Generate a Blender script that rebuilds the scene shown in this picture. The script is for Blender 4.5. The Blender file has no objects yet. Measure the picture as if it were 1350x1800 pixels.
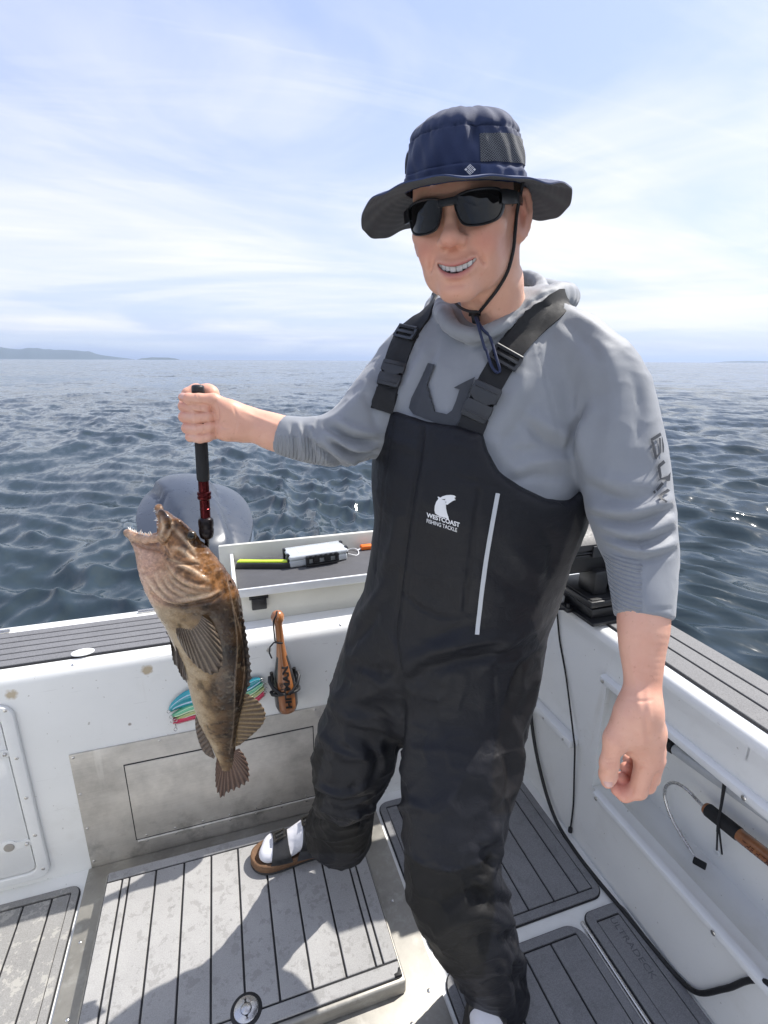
import bpy, bmesh, math, random
import numpy as np
from mathutils import Vector, Matrix
from mathutils.bvhtree import BVHTree
random.seed(5); rng = np.random.default_rng(7)
SC = bpy.context.scene
COL = SC.collection
rad = math.radians

# ------------------------------------------------------------------ camera
# world axes: X across the boat (to the right), Y aft, Z up from the cockpit sole; metres
CZ = 1.42; YAW = rad(17.85); PITCH = math.atan(266/900.0); ROLL = 0.0050
_f = Vector((math.sin(YAW)*math.cos(PITCH), math.cos(YAW)*math.cos(PITCH), -math.sin(PITCH)))
_r = Vector((math.cos(YAW), -math.sin(YAW), 0)); _u = _r.cross(_f)
CR = _r*math.cos(ROLL)+_u*math.sin(ROLL); CU = _u*math.cos(ROLL)-_r*math.sin(ROLL); CF = _f
CAM = Vector((0, 0, CZ))
cd = bpy.data.cameras.new('camera'); cam = bpy.data.objects.new('camera', cd); COL.objects.link(cam)
cd.sensor_fit = 'VERTICAL'; cd.sensor_height = 36; cd.lens = 18; cd.clip_start = 0.02; cd.clip_end = 60000
m = Matrix((CR, CU, -CF)).transposed().to_4x4(); m.translation = CAM; cam.matrix_world = m
SC.camera = cam

# ------------------------------------------------------------------ light, sky, exposure
SUN_EL = rad(52); SUN_AZ = math.atan2(.97, .24)          # azimuth from +Y towards +X
sd = Vector((math.sin(SUN_AZ)*math.cos(SUN_EL), math.cos(SUN_AZ)*math.cos(SUN_EL), math.sin(SUN_EL)))
sl = bpy.data.lights.new('sun', 'SUN'); so = bpy.data.objects.new('sun', sl); COL.objects.link(so)
sl.energy = 3.0; sl.angle = rad(0.6); sl.color = (1, .955, .89)
so.rotation_euler = sd.to_track_quat('Z', 'Y').to_euler(); so.location = (3, 3, 8)
SC.view_settings.view_transform = 'Standard'; SC.view_settings.look = 'None'
SC.view_settings.exposure = 1.1; SC.view_settings.gamma = 1
SC.view_settings.use_curve_mapping = False

def N(nt, t, **kw):
    n = nt.nodes.new(t)
    for k, v in kw.items():
        if hasattr(n, k): setattr(n, k, v)
        else: n.inputs[k.replace('_', ' ')].default_value = v
    return n
def ramp(nt, fac, stops, interp='LINEAR'):
    r = nt.nodes.new('ShaderNodeValToRGB'); r.color_ramp.interpolation = interp
    e = r.color_ramp.elements
    while len(e) < len(stops): e.new(0.5)
    for q, (p, c) in zip(e, stops):
        q.position = p; q.color = (c, c, c, 1) if isinstance(c, (int, float)) else (*c, 1)
    nt.links.new(fac, r.inputs[0]); return r
def mathn(nt, op, a, b=None, clamp=False):
    n = nt.nodes.new('ShaderNodeMath'); n.operation = op; n.use_clamp = clamp
    for i, v in enumerate((a, b)):
        if v is None: continue
        if isinstance(v, (int, float)): n.inputs[i].default_value = v
        else: nt.links.new(v, n.inputs[i])
    return n.outputs[0]
def mixc(nt, fac, a, b, mode='MIX'):
    n = nt.nodes.new('ShaderNodeMix'); n.data_type = 'RGBA'; n.blend_type = mode
    for i, v in ((0, fac), (6, a), (7, b)):
        if isinstance(v, (int, float)): n.inputs[i].default_value = v
        elif isinstance(v, tuple): n.inputs[i].default_value = (*v, 1)
        else: nt.links.new(v, n.inputs[i])
    return n.outputs[2]

W = bpy.data.worlds.new('World'); SC.world = W; W.use_nodes = True
nt = W.node_tree; nt.nodes.clear()
sky = N(nt, 'ShaderNodeTexSky', sky_type='NISHITA'); sky.sun_disc = False
sky.sun_elevation = SUN_EL; sky.sun_rotation = SUN_AZ; sky.air_density = 1.0; sky.dust_density = 1.2; sky.ozone_density = 2.2
tc = N(nt, 'ShaderNodeTexCoord'); sp = N(nt, 'ShaderNodeSeparateXYZ'); nt.links.new(tc.outputs['Generated'], sp.inputs[0])
zz = mathn(nt, 'MAXIMUM', sp.outputs[2], 0.0)
den = mathn(nt, 'ADD', zz, 0.12)
cx = mathn(nt, 'DIVIDE', sp.outputs[0], den); cy = mathn(nt, 'DIVIDE', sp.outputs[1], den)
cb = N(nt, 'ShaderNodeCombineXYZ'); nt.links.new(cx, cb.inputs[0]); nt.links.new(cy, cb.inputs[1])
mp1 = N(nt, 'ShaderNodeMapping'); mp1.inputs['Rotation'].default_value = (0, 0, rad(28)); mp1.inputs['Scale'].default_value = (.72, .95, 1)
mp1.inputs['Location'].default_value = (2.1, .6, 0)
nt.links.new(cb.outputs[0], mp1.inputs[0])
n1 = N(nt, 'ShaderNodeTexNoise'); n1.inputs['Scale'].default_value = .62; n1.inputs['Detail'].default_value = 8; n1.inputs['Roughness'].default_value = .54; n1.inputs['Distortion'].default_value = 1.1
nt.links.new(mp1.outputs[0], n1.inputs[0])
mp2 = N(nt, 'ShaderNodeMapping'); mp2.inputs['Rotation'].default_value = (0, 0, rad(38)); mp2.inputs['Scale'].default_value = (.35, 2.4, 1)
nt.links.new(cb.outputs[0], mp2.inputs[0])
n2 = N(nt, 'ShaderNodeTexNoise'); n2.inputs['Scale'].default_value = 1.3; n2.inputs['Detail'].default_value = 10; n2.inputs['Roughness'].default_value = .62; n2.inputs['Distortion'].default_value = .9
nt.links.new(mp2.outputs[0], n2.inputs[0])
veil = ramp(nt, n1.outputs[0], [(.34, 0.0), (.66, 1.0)], 'EASE')
wisp = ramp(nt, n2.outputs[0], [(.50, 0.0), (.74, 1.0)])
# the high veil thickens towards the horizon, where the eye looks through more of it
hz = ramp(nt, zz, [(0.0, .40), (.035, .55), (.09, .85), (.22, .80), (.36, .52), (.55, .28), (1.0, .40)])
cov = mathn(nt, 'MULTIPLY', veil.outputs[0], .78)
cov = mathn(nt, 'ADD', cov, mathn(nt, 'MULTIPLY', wisp.outputs[0], .32))
cov = mathn(nt, 'MULTIPLY', cov, 1.0)
cov = mathn(nt, 'ADD', mathn(nt, 'MULTIPLY', hz.outputs[0], .80), mathn(nt, 'MULTIPLY', mathn(nt, 'SUBTRACT', cov, .42), .95), clamp=True)
# thin grey-blue bands low over the sea
mp3 = N(nt, 'ShaderNodeMapping'); mp3.inputs['Scale'].default_value = (1.6, 1.6, 34)
nt.links.new(tc.outputs['Generated'], mp3.inputs[0])
n3 = N(nt, 'ShaderNodeTexNoise'); n3.inputs['Scale'].default_value = 1.1; n3.inputs['Detail'].default_value = 8; n3.inputs['Roughness'].default_value = .6
nt.links.new(mp3.outputs[0], n3.inputs[0])
band = ramp(nt, n3.outputs[0], [(.42, 0.0), (.60, 1.0)])
lowm = ramp(nt, zz, [(0.0, 1.0), (.10, .75), (.2, 0.0)])
lowb = mathn(nt, 'MULTIPLY', band.outputs[0], lowm.outputs[0])
blue = mixc(nt, .70, sky.outputs[0], (2.75, 3.25, 5.1))
cloudc = (5.2, 5.2, 5.2)
c1 = mixc(nt, cov, blue, cloudc)
c2 = mixc(nt, mathn(nt, 'MULTIPLY', lowb, .55), c1, (3.1, 3.75, 4.7))
bg = N(nt, 'ShaderNodeBackground'); bg.inputs[1].default_value = 0.10
nt.links.new(c2, bg.inputs[0])
wo = N(nt, 'ShaderNodeOutputWorld'); nt.links.new(bg.outputs[0], wo.inputs[0])
SC.cycles.max_bounces = 8; SC.cycles.volume_bounces = 0

# ------------------------------------------------------------------ geometry helpers
def ray(px, py):
    """direction through a point of the photograph, one metre deep along the lens axis"""
    return CR*((px-675)/900.0)+CU*((900-py)/900.0)+CF
FW = Vector((math.sin(YAW), math.cos(YAW), 0))
def at(px, py, f):            # the place f metres ahead of the camera
    r = ray(px, py); return CAM+r*(f/r.dot(FW))
def aty(px, py, y): r = ray(px, py); return CAM+r*(y/r.y)
def atx(px, py, x): r = ray(px, py); return CAM+r*(x/r.x)
def atz(px, py, z): r = ray(px, py); return CAM+r*((z-CZ)/r.z)

def link(name, me, mat=None, parent=None):
    o = bpy.data.objects.new(name, me); COL.objects.link(o)
    if mat is not None:
        for q in (mat if isinstance(mat, (list, tuple)) else [mat]): me.materials.append(q)
    if parent is not None: o.parent = parent
    return o
def smooth(me, ang=None):
    me.polygons.foreach_set('use_smooth', [True]*len(me.polygons))
    if ang is not None:
        try: me.set_sharp_from_angle(angle=rad(ang))
        except Exception: pass
    return me
def mesh(name, v, f, mat=None, parent=None, sm=None):
    me = bpy.data.meshes.new(name); me.from_pydata([tuple(map(float, q)) for q in v], [], [tuple(map(int, q)) for q in f]); me.update()
    if sm is not None: smooth(me, sm)
    return link(name, me, mat, parent)
def empty(name, loc=(0, 0, 0)):
    o = bpy.data.objects.new(name, None); COL.objects.link(o); o.location = loc; o.empty_display_size = .05
    return o
def tag(o, label=None, cat=None, group=None, kind=None):
    for k, v in (('label', label), ('category', cat), ('group', group), ('kind', kind)):
        if v: o[k] = v
    return o
def child(o, parent):
    """parent o without moving it (parents here have no rotation)"""
    o.parent = parent; o.matrix_parent_inverse = Matrix.Translation(-Vector(parent.location)); return o

class MB:
    """collects shapes into one mesh"""
    def __init__(s): s.bm = bmesh.new()
    def box(s, a, b, bev=0, seg=2, mat=None):
        a = Vector(a); b = Vector(b); c = (a+b)/2; d = b-a
        M = Matrix.Translation(c) @ Matrix.Diagonal((abs(d.x), abs(d.y), abs(d.z), 1))
        if mat is not None: M = mat @ M
        r = bmesh.ops.create_cube(s.bm, size=1, matrix=M)
        if bev:
            es = list({e for v in r['verts'] for e in v.link_edges})
            bmesh.ops.bevel(s.bm, geom=es, offset=bev, segments=seg, profile=.5, affect='EDGES')
        return s
    def tube(s, pts, r, n=10, cap=True, up=None):
        pts = [Vector(p) for p in pts]; k = len(pts)
        rs = r if isinstance(r, (list, tuple)) else [r]*k
        prev = None; rings = []
        for i, p in enumerate(pts):
            t = (pts[min(i+1, k-1)]-pts[max(i-1, 0)]).normalized()
            if prev is None:
                a = up or (Vector((0, 0, 1)) if abs(t.z) < .9 else Vector((1, 0, 0)))
                x = t.cross(a).normalized()
            else: x = (prev-t*prev.dot(t)).normalized()
            prev = x; y = t.cross(x)
            rings.append([s.bm.verts.new(p+x*math.cos(2*math.pi*j/n)*rs[i]+y*math.sin(2*math.pi*j/n)*rs[i]) for j in range(n)])
        for i in range(k-1):
            for j in range(n):
                s.bm.faces.new((rings[i][j], rings[i][(j+1) % n], rings[i+1][(j+1) % n], rings[i+1][j]))
        if cap: s.bm.faces.new(rings[0][::-1]); s.bm.faces.new(rings[-1])
        return s
    def lathe(s, prof, o, ax, n=24, cap=True):
        """prof: (distance along ax, radius)"""
        o = Vector(o); ax = Vector(ax).normalized()
        return s.tube([o+ax*t for t, _ in prof], [max(r, 1e-4) for _, r in prof], n, cap)
    def prism(s, poly, org, ux, uy, h, bev=0):
        """polygon in the ux/uy plane pushed h along ux x uy"""
        org, ux, uy = Vector(org), Vector(ux).normalized(), Vector(uy).normalized(); nz = ux.cross(uy)
        lo = [s.bm.verts.new(org+ux*x+uy*y) for x, y in poly]; hi = [s.bm.verts.new(org+ux*x+uy*y+nz*h) for x, y in poly]
        n = len(poly)
        fs = [s.bm.faces.new(lo[::-1]), s.bm.faces.new(hi)]
        for i in range(n): fs.append(s.bm.faces.new((lo[i], lo[(i+1) % n], hi[(i+1) % n], hi[i])))
        if bev:
            es = [e for e in fs[1].edges]
            bmesh.ops.bevel(s.bm, geom=es, offset=bev, segments=2, profile=.5, affect='EDGES')
        return s
    def grid(s, P, closed=False, thick=None):
        """P[i][j] points"""
        V = [[s.bm.verts.new(Vector(q)) for q in row] for row in P]
        for i in range(len(V)-1):
            m = len(V[0]); r = range(m if closed else m-1)
            for j in r: s.bm.faces.new((V[i][j], V[i][(j+1) % m], V[i+1][(j+1) % m], V[i+1][j]))
        return s
    def build(s, name, mat, parent=None, ang=35, sm=True):
        bmesh.ops.recalc_face_normals(s.bm, faces=s.bm.faces)
        me = bpy.data.meshes.new(name); s.bm.to_mesh(me); s.bm.free()
        if sm: smooth(me, ang)
        return link(name, me, mat, parent)
def rrect(x0, y0, x1, y1, r, n=6, corners=(1, 1, 1, 1)):
    out = []
    for (cx_, cy_, a0, on) in ((x1-r, y0+r, -90, corners[1]), (x1-r, y1-r, 0, corners[2]), (x0+r, y1-r, 90, corners[3]), (x0+r, y0+r, 180, corners[0])):
        for k in range(n+1):
            a = rad(a0+90*k/n)
            if on: out.append((cx_+r*math.cos(a), cy_+r*math.sin(a)))
            else:
                sx = 1 if cx_ > (x0+x1)/2 else -1; sy = 1 if cy_ > (y0+y1)/2 else -1
                e = 1e-3
                out.append((cx_+sx*r-sx*e*(1-max(0, sx*math.cos(a))), cy_+sy*r-sy*e*(1-max(0, sy*math.sin(a)))))
    return out
def ringprism(mb, outer, inner, z0, z1):
    n = len(outer); B = mb.bm
    vo = [[B.verts.new((x, y, z)) for x, y in outer] for z in (z0, z1)]; vi = [[B.verts.new((x, y, z)) for x, y in inner] for z in (z0, z1)]
    for i in range(n):
        j = (i+1) % n
        B.faces.new((vo[1][i], vo[1][j], vi[1][j], vi[1][i])); B.faces.new((vo[0][i], vo[0][j], vo[1][j], vo[1][i])); B.faces.new((vi[1][i], vi[1][j], vi[0][j], vi[0][i]))
    return mb

def np_mesh(name, v, f):
    me = bpy.data.meshes.new(name); v = np.asarray(v, np.float32); f = np.asarray(f, np.int32); k = f.shape[1]
    me.vertices.add(len(v)); me.vertices.foreach_set('co', v.ravel())
    me.loops.add(f.size); me.loops.foreach_set('vertex_index', f.ravel())
    me.polygons.add(len(f)); me.polygons.foreach_set('loop_start', np.arange(0, f.size, k, dtype=np.int32))
    try: me.polygons.foreach_set('loop_total', np.full(len(f), k, np.int32))
    except Exception: pass
    me.polygons.foreach_set('use_smooth', np.ones(len(f), bool)); me.update(calc_edges=True); me.validate()
    return me
# ------------------------------------------------------------------ materials
def newmat(name):
    m = bpy.data.materials.new(name); m.use_nodes = True; nt = m.node_tree
    b = nt.nodes['Principled BSDF']; return m, nt, b
def noise(nt, scale, detail=4, rough=.5, vec=None, stretch=None, dist=0):
    n = N(nt, 'ShaderNodeTexNoise'); n.inputs['Scale'].default_value = scale; n.inputs['Detail'].default_value = detail; n.inputs['Roughness'].default_value = rough; n.inputs['Distortion'].default_value = dist
    if vec is None:
        t = N(nt, 'ShaderNodeTexCoord'); vec = t.outputs['Object']
    if stretch:
        mp = N(nt, 'ShaderNodeMapping'); mp.inputs['Scale'].default_value = stretch; nt.links.new(vec, mp.inputs[0]); vec = mp.outputs[0]
    nt.links.new(vec, n.inputs[0]); return n.outputs[0]
def bump(nt, b, h, strength=.3, dist=.002, normal=None):
    n = N(nt, 'ShaderNodeBump'); n.inputs['Strength'].default_value = strength; n.inputs['Distance'].default_value = dist
    nt.links.new(h, n.inputs['Height'])
    if normal is not None: nt.links.new(normal, n.inputs['Normal'])
    if b is not None: nt.links.new(n.outputs[0], b.inputs['Normal'])
    return n.outputs[0]
def plain(name, col, rough=.5, metal=0, var=.12, scale=18, bmp=.15, bscale=220, coat=0, spec=.5, bdist=.001):
    m, nt, b = newmat(name)
    v = noise(nt, scale, 5, .6); v2 = noise(nt, scale*6.3, 3, .6)
    f = mathn(nt, 'ADD', mathn(nt, 'MULTIPLY', v, .7), mathn(nt, 'MULTIPLY', v2, .3))
    r = ramp(nt, f, [(.25, tuple(c*(1-var) for c in col)), (.75, tuple(min(1, c*(1+var)) for c in col))])
    nt.links.new(r.outputs[0], b.inputs['Base Color'])
    rr = ramp(nt, v2, [(.2, max(0, rough-.07)), (.8, min(1, rough+.09))]); nt.links.new(rr.outputs[0], b.inputs['Roughness'])
    b.inputs['Metallic'].default_value = metal; b.inputs['Coat Weight'].default_value = coat; b.inputs['Coat Roughness'].default_value = .08
    b.inputs['Specular IOR Level'].default_value = spec
    if bmp: bump(nt, b, noise(nt, bscale, 3, .6), bmp, bdist)
    return m
# ================================================================== sea, hills
def vnoise2(x, y, s=0):
    """cheap smooth value noise on numpy arrays"""
    xi = np.floor(x).astype(np.int64); yi = np.floor(y).astype(np.int64); fx = x-xi; fy = y-yi
    fx = fx*fx*(3-2*fx); fy = fy*fy*(3-2*fy)
    def h(a, b):
        n = (a*374761393+b*668265263+s*974634) & 0x7fffffff
        n = ((n ^ (n >> 13))*1274126177) & 0x7fffffff
        return ((n ^ (n >> 16)) & 0xffff)/65535.0
    a = h(xi, yi)*(1-fx)+h(xi+1, yi)*fx; b = h(xi, yi+1)*(1-fx)+h(xi+1, yi+1)*fx
    return a*(1-fy)+b*fy
WATER_Z = -0.42
def make_sea():
    na = 1300
    th = np.concatenate([np.linspace(-62, 98, 1100), np.linspace(98, 298, na-1100+1)[1:-1]])  # finer where there is more to see
    th = np.radians(th); na = len(th)
    r = [1.15]
    while r[-1] < 45: r.append(r[-1]*1.0105)
    while r[-1] < 30000: r.append(r[-1]*1.04)
    r = np.array(r)
    X = r[:, None]*np.sin(th)[None]; Y = r[:, None]*np.cos(th)[None]
    sp_ = np.maximum(r*.0105, r*rad(.146))[:, None]
    sp_ = np.where(r[:, None] > 45, r[:, None]*.04, sp_)
    Z = np.zeros_like(X); DX = np.zeros_like(X); DY = np.zeros_like(X)
    g = np.random.default_rng(11)
    wind = rad(205)
    lams = np.geomspace(.22, 6.5, 76)
    wx = X+1.2*(vnoise2(X*.22, Y*.22, 3)-.5)*2; wy = Y+1.2*(vnoise2(X*.22+9, Y*.22, 4)-.5)*2
    for L in lams:
        a = wind+g.normal(0, .62); k = 2*math.pi/L
        amp = .0098*L**0.50*(0.7+.6*g.random())
        amp *= 1.2 if L < .8 else (.80 if L < 1.5 else .46)
        att = np.clip(L/(sp_*3.2)-.6, 0, 1)
        ph = k*(wx*math.cos(a)+wy*math.sin(a))+g.random()*6.28
        s = np.sin(ph); Z += amp*att*(s+.22*np.cos(2*ph)*0.9)
        q = amp*att*np.cos(ph)*.75; DX += q*math.cos(a); DY += q*math.sin(a)
    gust = .62+.75*vnoise2(X*.11+40, Y*.11, 8)
    Z *= gust
    v = np.stack([X+DX, Y+DY, WATER_Z+Z], -1).reshape(-1, 3)
    nr = len(r); i = np.arange(nr-1)[:, None]; j = np.arange(na)[None]; j2 = (j+1) % na
    f = np.stack([i*na+j, i*na+j2, (i+1)*na+j2, (i+1)*na+j], -1).reshape(-1, 4)
    return np_mesh('sea', v, f)
m, nt, b = newmat('sea_water')
b.inputs['Base Color'].default_value = (.010, .028, .038, 1); b.inputs['Roughness'].default_value = .10; b.inputs['IOR'].default_value = 1.333
tcw = N(nt, 'ShaderNodeNewGeometry'); pos = tcw.outputs['Position']
va = noise(nt, .12, 3, .5, pos)
cw = ramp(nt, va, [(.3, (.024, .038, .047)), (.7, (.036, .053, .063))]); nt.links.new(cw.outputs[0], b.inputs['Base Color'])
def slope(scale, k, det, st, dist=.4):
    n = N(nt, 'ShaderNodeTexNoise'); n.inputs['Scale'].default_value = scale; n.inputs['Detail'].default_value = det; n.inputs['Roughness'].default_value = .62; n.inputs['Distortion'].default_value = dist
    mp = N(nt, 'ShaderNodeMapping'); mp.inputs['Scale'].default_value = st; mp.inputs['Rotation'].default_value = (0, 0, rad(25)); nt.links.new(pos, mp.inputs[0]); nt.links.new(mp.outputs[0], n.inputs[0])
    a = N(nt, 'ShaderNodeVectorMath', operation='SUBTRACT'); nt.links.new(n.outputs['Color'], a.inputs[0]); a.inputs[1].default_value = (.5, .5, .5)
    b_ = N(nt, 'ShaderNodeVectorMath', operation='MULTIPLY'); nt.links.new(a.outputs[0], b_.inputs[0]); b_.inputs[1].default_value = (k, k, 0); return b_.outputs[0]
def vadd(a, b_): n = N(nt, 'ShaderNodeVectorMath', operation='ADD'); nt.links.new(a, n.inputs[0]); nt.links.new(b_, n.inputs[1]); return n.outputs[0]
# wavelets too small for the mesh: they tilt the surface normal, near and far alike
sl_ = vadd(vadd(slope(.16, .62, 6, (1, .55, 1)), slope(1.3, .70, 5, (1, .42, 1))), slope(7, .52, 4, (1, .5, 1)))
nrm = N(nt, 'ShaderNodeVectorMath', operation='NORMALIZE'); nt.links.new(vadd(tcw.outputs['Normal'], sl_), nrm.inputs[0]); nt.links.new(nrm.outputs[0], b.inputs['Normal'])
sea = link('sea', make_sea(), m); tag(sea, 'dark blue choppy sea reaching the horizon', kind='structure')

# far hills on the horizon, real land a few kilometres out
m_hill = plain('hill_forest', (.045, .065, .05), .9, var=.35, scale=.004, bmp=0)
def hills(name, label, prof, dist, deep):
    """prof: (pixel column, pixels above the horizon) of the skyline, at one distance"""
    rows = []; xs = np.linspace(prof[0][0], prof[-1][0], 90)
    hs = np.interp(xs, [p[0] for p in prof], [p[1] for p in prof])
    hs = hs*(1+.10*(vnoise2(xs*.11, xs*0, 5)-.5))
    P = []
    for k, (dn, hf) in enumerate(((0, 0), (.25, .45), (.6, .82), (1.0, 1.0), (1.6, .7), (2.2, 0))):
        row = []
        for x, h in zip(xs, hs):
            d = Vector(((x-675)/900.0*CR+CF)); d = Vector((d.x, d.y, 0)).normalized()
            dd = dist+dn*deep
            wob = 1 if k in (0, 3) else .85+.3*vnoise2(np.array([x*.2+k*7]), np.array([k*3.3]), 2)[0]
            pt = d*dd; hh = h*dist/938.0*1.02*hf*wob*(1+((x-675)/938)**2)**.5
            row.append((pt.x, pt.y, WATER_Z-.5+max(0, hh)))
        P.append(row)
    o = MB().grid(P).build(name, m_hill, ang=80); tag(o, label, kind='structure'); return o
hills('hills', 'long low blue hills on the far horizon at left', [(-160, 3), (-60, 13), (0, 15.5), (20, 17), (45, 15.5), (85, 12), (105, 15), (140, 13), (170, 13), (200, 11), (220, 6), (250, 3), (268, 1), (272, 0)], 5200, 500)
hills('hills', 'small flat blue islet right of the left hills', [(274, 0), (282, 2.2), (300, 3.6), (325, 3.6), (338, 2), (346, 0)], 4300, 200)
hills('hills', 'faint blue strip of land at the right end of the horizon', [(1205, 0), (1225, 1.6), (1260, 2.6), (1300, 2.2), (1350, 3.0), (1430, 4), (1500, 0)], 5200, 400)

# the air over the sea: far land fades to blue
hz_ = MB().box((-31000, -31000, WATER_Z-1.5), (31000, 31000, 125)).build('haze', None); hz_.data.materials.clear()
mh = bpy.data.materials.new('sea_air'); mh.use_nodes = True; nh = mh.node_tree; nh.nodes.clear()
pv = nh.nodes.new('ShaderNodeVolumePrincipled'); pv.inputs['Color'].default_value = (.60, .73, .95, 1); pv.inputs['Density'].default_value = .00016; pv.inputs['Anisotropy'].default_value = .2
ho = nh.nodes.new('ShaderNodeOutputMaterial'); nh.links.new(pv.outputs[0], ho.inputs['Volume']); hz_.data.materials.append(mh); tag(hz_, 'thin blue sea haze', kind='stuff')
# ================================================================== the boat
boat = tag(empty('fishing_boat'), 'white open fishing boat cockpit with grey faux teak decking around the angler', 'boat')
def gelcoat(name, stains=()):
    m, nt, b = newmat(name)
    v = noise(nt, 3, 5, .6); v2 = noise(nt, 60, 4, .6)
    r = ramp(nt, v, [(.3, (.755, .76, .735)), (.7, (.82, .825, .80))]); col = r.outputs[0]
    sp_ = ramp(nt, noise(nt, 90, 2, .5), [(.735, 0.0), (.76, 1.0)]); col = mixc(nt, mathn(nt, 'MULTIPLY', sp_.outputs[0], .5), col, (.25, .22, .17))
    dirt = ramp(nt, noise(nt, 7, 8, .68), [(.55, 0.0), (.78, 1.0)]); col = mixc(nt, mathn(nt, 'MULTIPLY', dirt.outputs[0], .22), col, (.45, .42, .35))
    scf = ramp(nt, noise(nt, 14, 5, .6, stretch=(1, 1, .12), dist=.3), [(.66, 0.0), (.74, 1.0)]); col = mixc(nt, mathn(nt, 'MULTIPLY', scf.outputs[0], .22), col, (.50, .46, .37))
    scr = ramp(nt, noise(nt, 55, 3, .5, stretch=(.12, 1, 1.6), dist=1.2), [(.71, 0.0), (.73, 1.0)]); col = mixc(nt, mathn(nt, 'MULTIPLY', scr.outputs[0], .30), col, (.42, .41, .39))
    t = N(nt, 'ShaderNodeTexCoord'); wob = N(nt, 'ShaderNodeTexNoise'); wob.inputs['Scale'].default_value = 70; nt.links.new(t.outputs['Object'], wob.inputs[0])
    for (p, rr, c, k) in stains:
        d = N(nt, 'ShaderNodeVectorMath', operation='DISTANCE'); nt.links.new(t.outputs['Object'], d.inputs[0]); d.inputs[1].default_value = p
        q = mathn(nt, 'ADD', d.outputs['Value'], mathn(nt, 'MULTIPLY', mathn(nt, 'SUBTRACT', wob.outputs[0], .5), rr*1.6))
        s = ramp(nt, mathn(nt, 'DIVIDE', q, rr), [(.45, 1.0), (1.0, 0.0)]); col = mixc(nt, mathn(nt, 'MULTIPLY', s.outputs[0], k), col, c)
    nt.links.new(col, b.inputs['Base Color']); b.inputs['Roughness'].default_value = .38
    b.inputs['Coat Weight'].default_value = .25; b.inputs['Coat Roughness'].default_value = .18
    bump(nt, b, v2, .06, .001)
    return m
m_gel = gelcoat('gelcoat')
m_gelT = gelcoat('gelcoat_stained', [((-.554, 1.337, .609), .016, (.42, .33, .2), .85), ((-.237, 1.337, .618), .017, (.42, .33, .2), .9),
                                     ((.085, 1.337, .62), .009, (.3, .27, .22), .8), ((-.30, 1.337, .46), .005, (.2, .16, .12), .8), ((-.42, 1.337, .34), .004, (.2, .16, .12), .8)])
def m_alu(name, base=(.58, .55, .495), streak=False, salt=.5):
    m, nt, b = newmat(name)
    br = noise(nt, 40, 4, .6, stretch=(.15, .15, 6)); bl = noise(nt, 5, 8, .68); bl2 = noise(nt, 22, 6, .7)
    c = ramp(nt, bl, [(.28, tuple(q*.62 for q in base)), (.5, base), (.72, tuple(min(1, q*1.3) for q in base))]).outputs[0]
    c = mixc(nt, .12, c, ramp(nt, br, [(.3, .3), (.7, .75)]).outputs[0])
    sm_ = ramp(nt, bl2, [(.52, 0.0), (.70, 1.0)]).outputs[0]
    lift = sm_
    if streak:
        t = N(nt, 'ShaderNodeTexCoord'); s = N(nt, 'ShaderNodeSeparateXYZ'); nt.links.new(t.outputs['Object'], s.inputs[0])
        low = ramp(nt, s.outputs[2], [(.03, 1.0), (.20, .12)]).outputs[0]
        lift = mathn(nt, 'MULTIPLY', sm_, mathn(nt, 'ADD', mathn(nt, 'MULTIPLY', low, 1.0), .12))
        st = ramp(nt, noise(nt, 22, 4, .6, stretch=(1, 1, .07)), [(.61, 0.0), (.68, 1.0)]).outputs[0]
        c = mixc(nt, mathn(nt, 'MULTIPLY', st, .6), c, (.68, .66, .61))
        dk = ramp(nt, noise(nt, 9, 7, .7), [(.5, 0.0), (.7, 1.0)]).outputs[0]
        c = mixc(nt, mathn(nt, 'MULTIPLY', mathn(nt, 'MULTIPLY', dk, mathn(nt, 'ADD', mathn(nt, 'MULTIPLY', low, .8), .2)), .85), c, (.2, .19, .165))
    c = mixc(nt, mathn(nt, 'MULTIPLY', lift, salt), c, (.66, .65, .61))
    nt.links.new(c, b.inputs['Base Color'])
    b.inputs['Metallic'].default_value = .55
    nt.links.new(ramp(nt, bl2, [(.3, .36), (.7, .62)]).outputs[0], b.inputs['Roughness'])
    bump(nt, b, bl2, .1, .001)
    return m
m_al = m_alu('brushed_aluminium', streak=True); m_alf = m_alu('floor_aluminium', (.30, .285, .25), salt=.35)
m_rub = plain('black_rubber', (.012, .012, .013), .55, var=.3, bmp=.1)
m_blk = plain('black_plastic', (.014, .0145, .016), .38, var=.25, bmp=.08, bscale=500)
m_ss = plain('stainless_steel', (.62, .61, .59), .26, 1, var=.1, bmp=.03)
m_caulk = plain('black_caulk', (.012, .012, .014), .6, var=.2, bmp=.1)
m_wht = plain('white_trim', (.74, .75, .74), .32, var=.04, bmp=.04, coat=.3)
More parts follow.
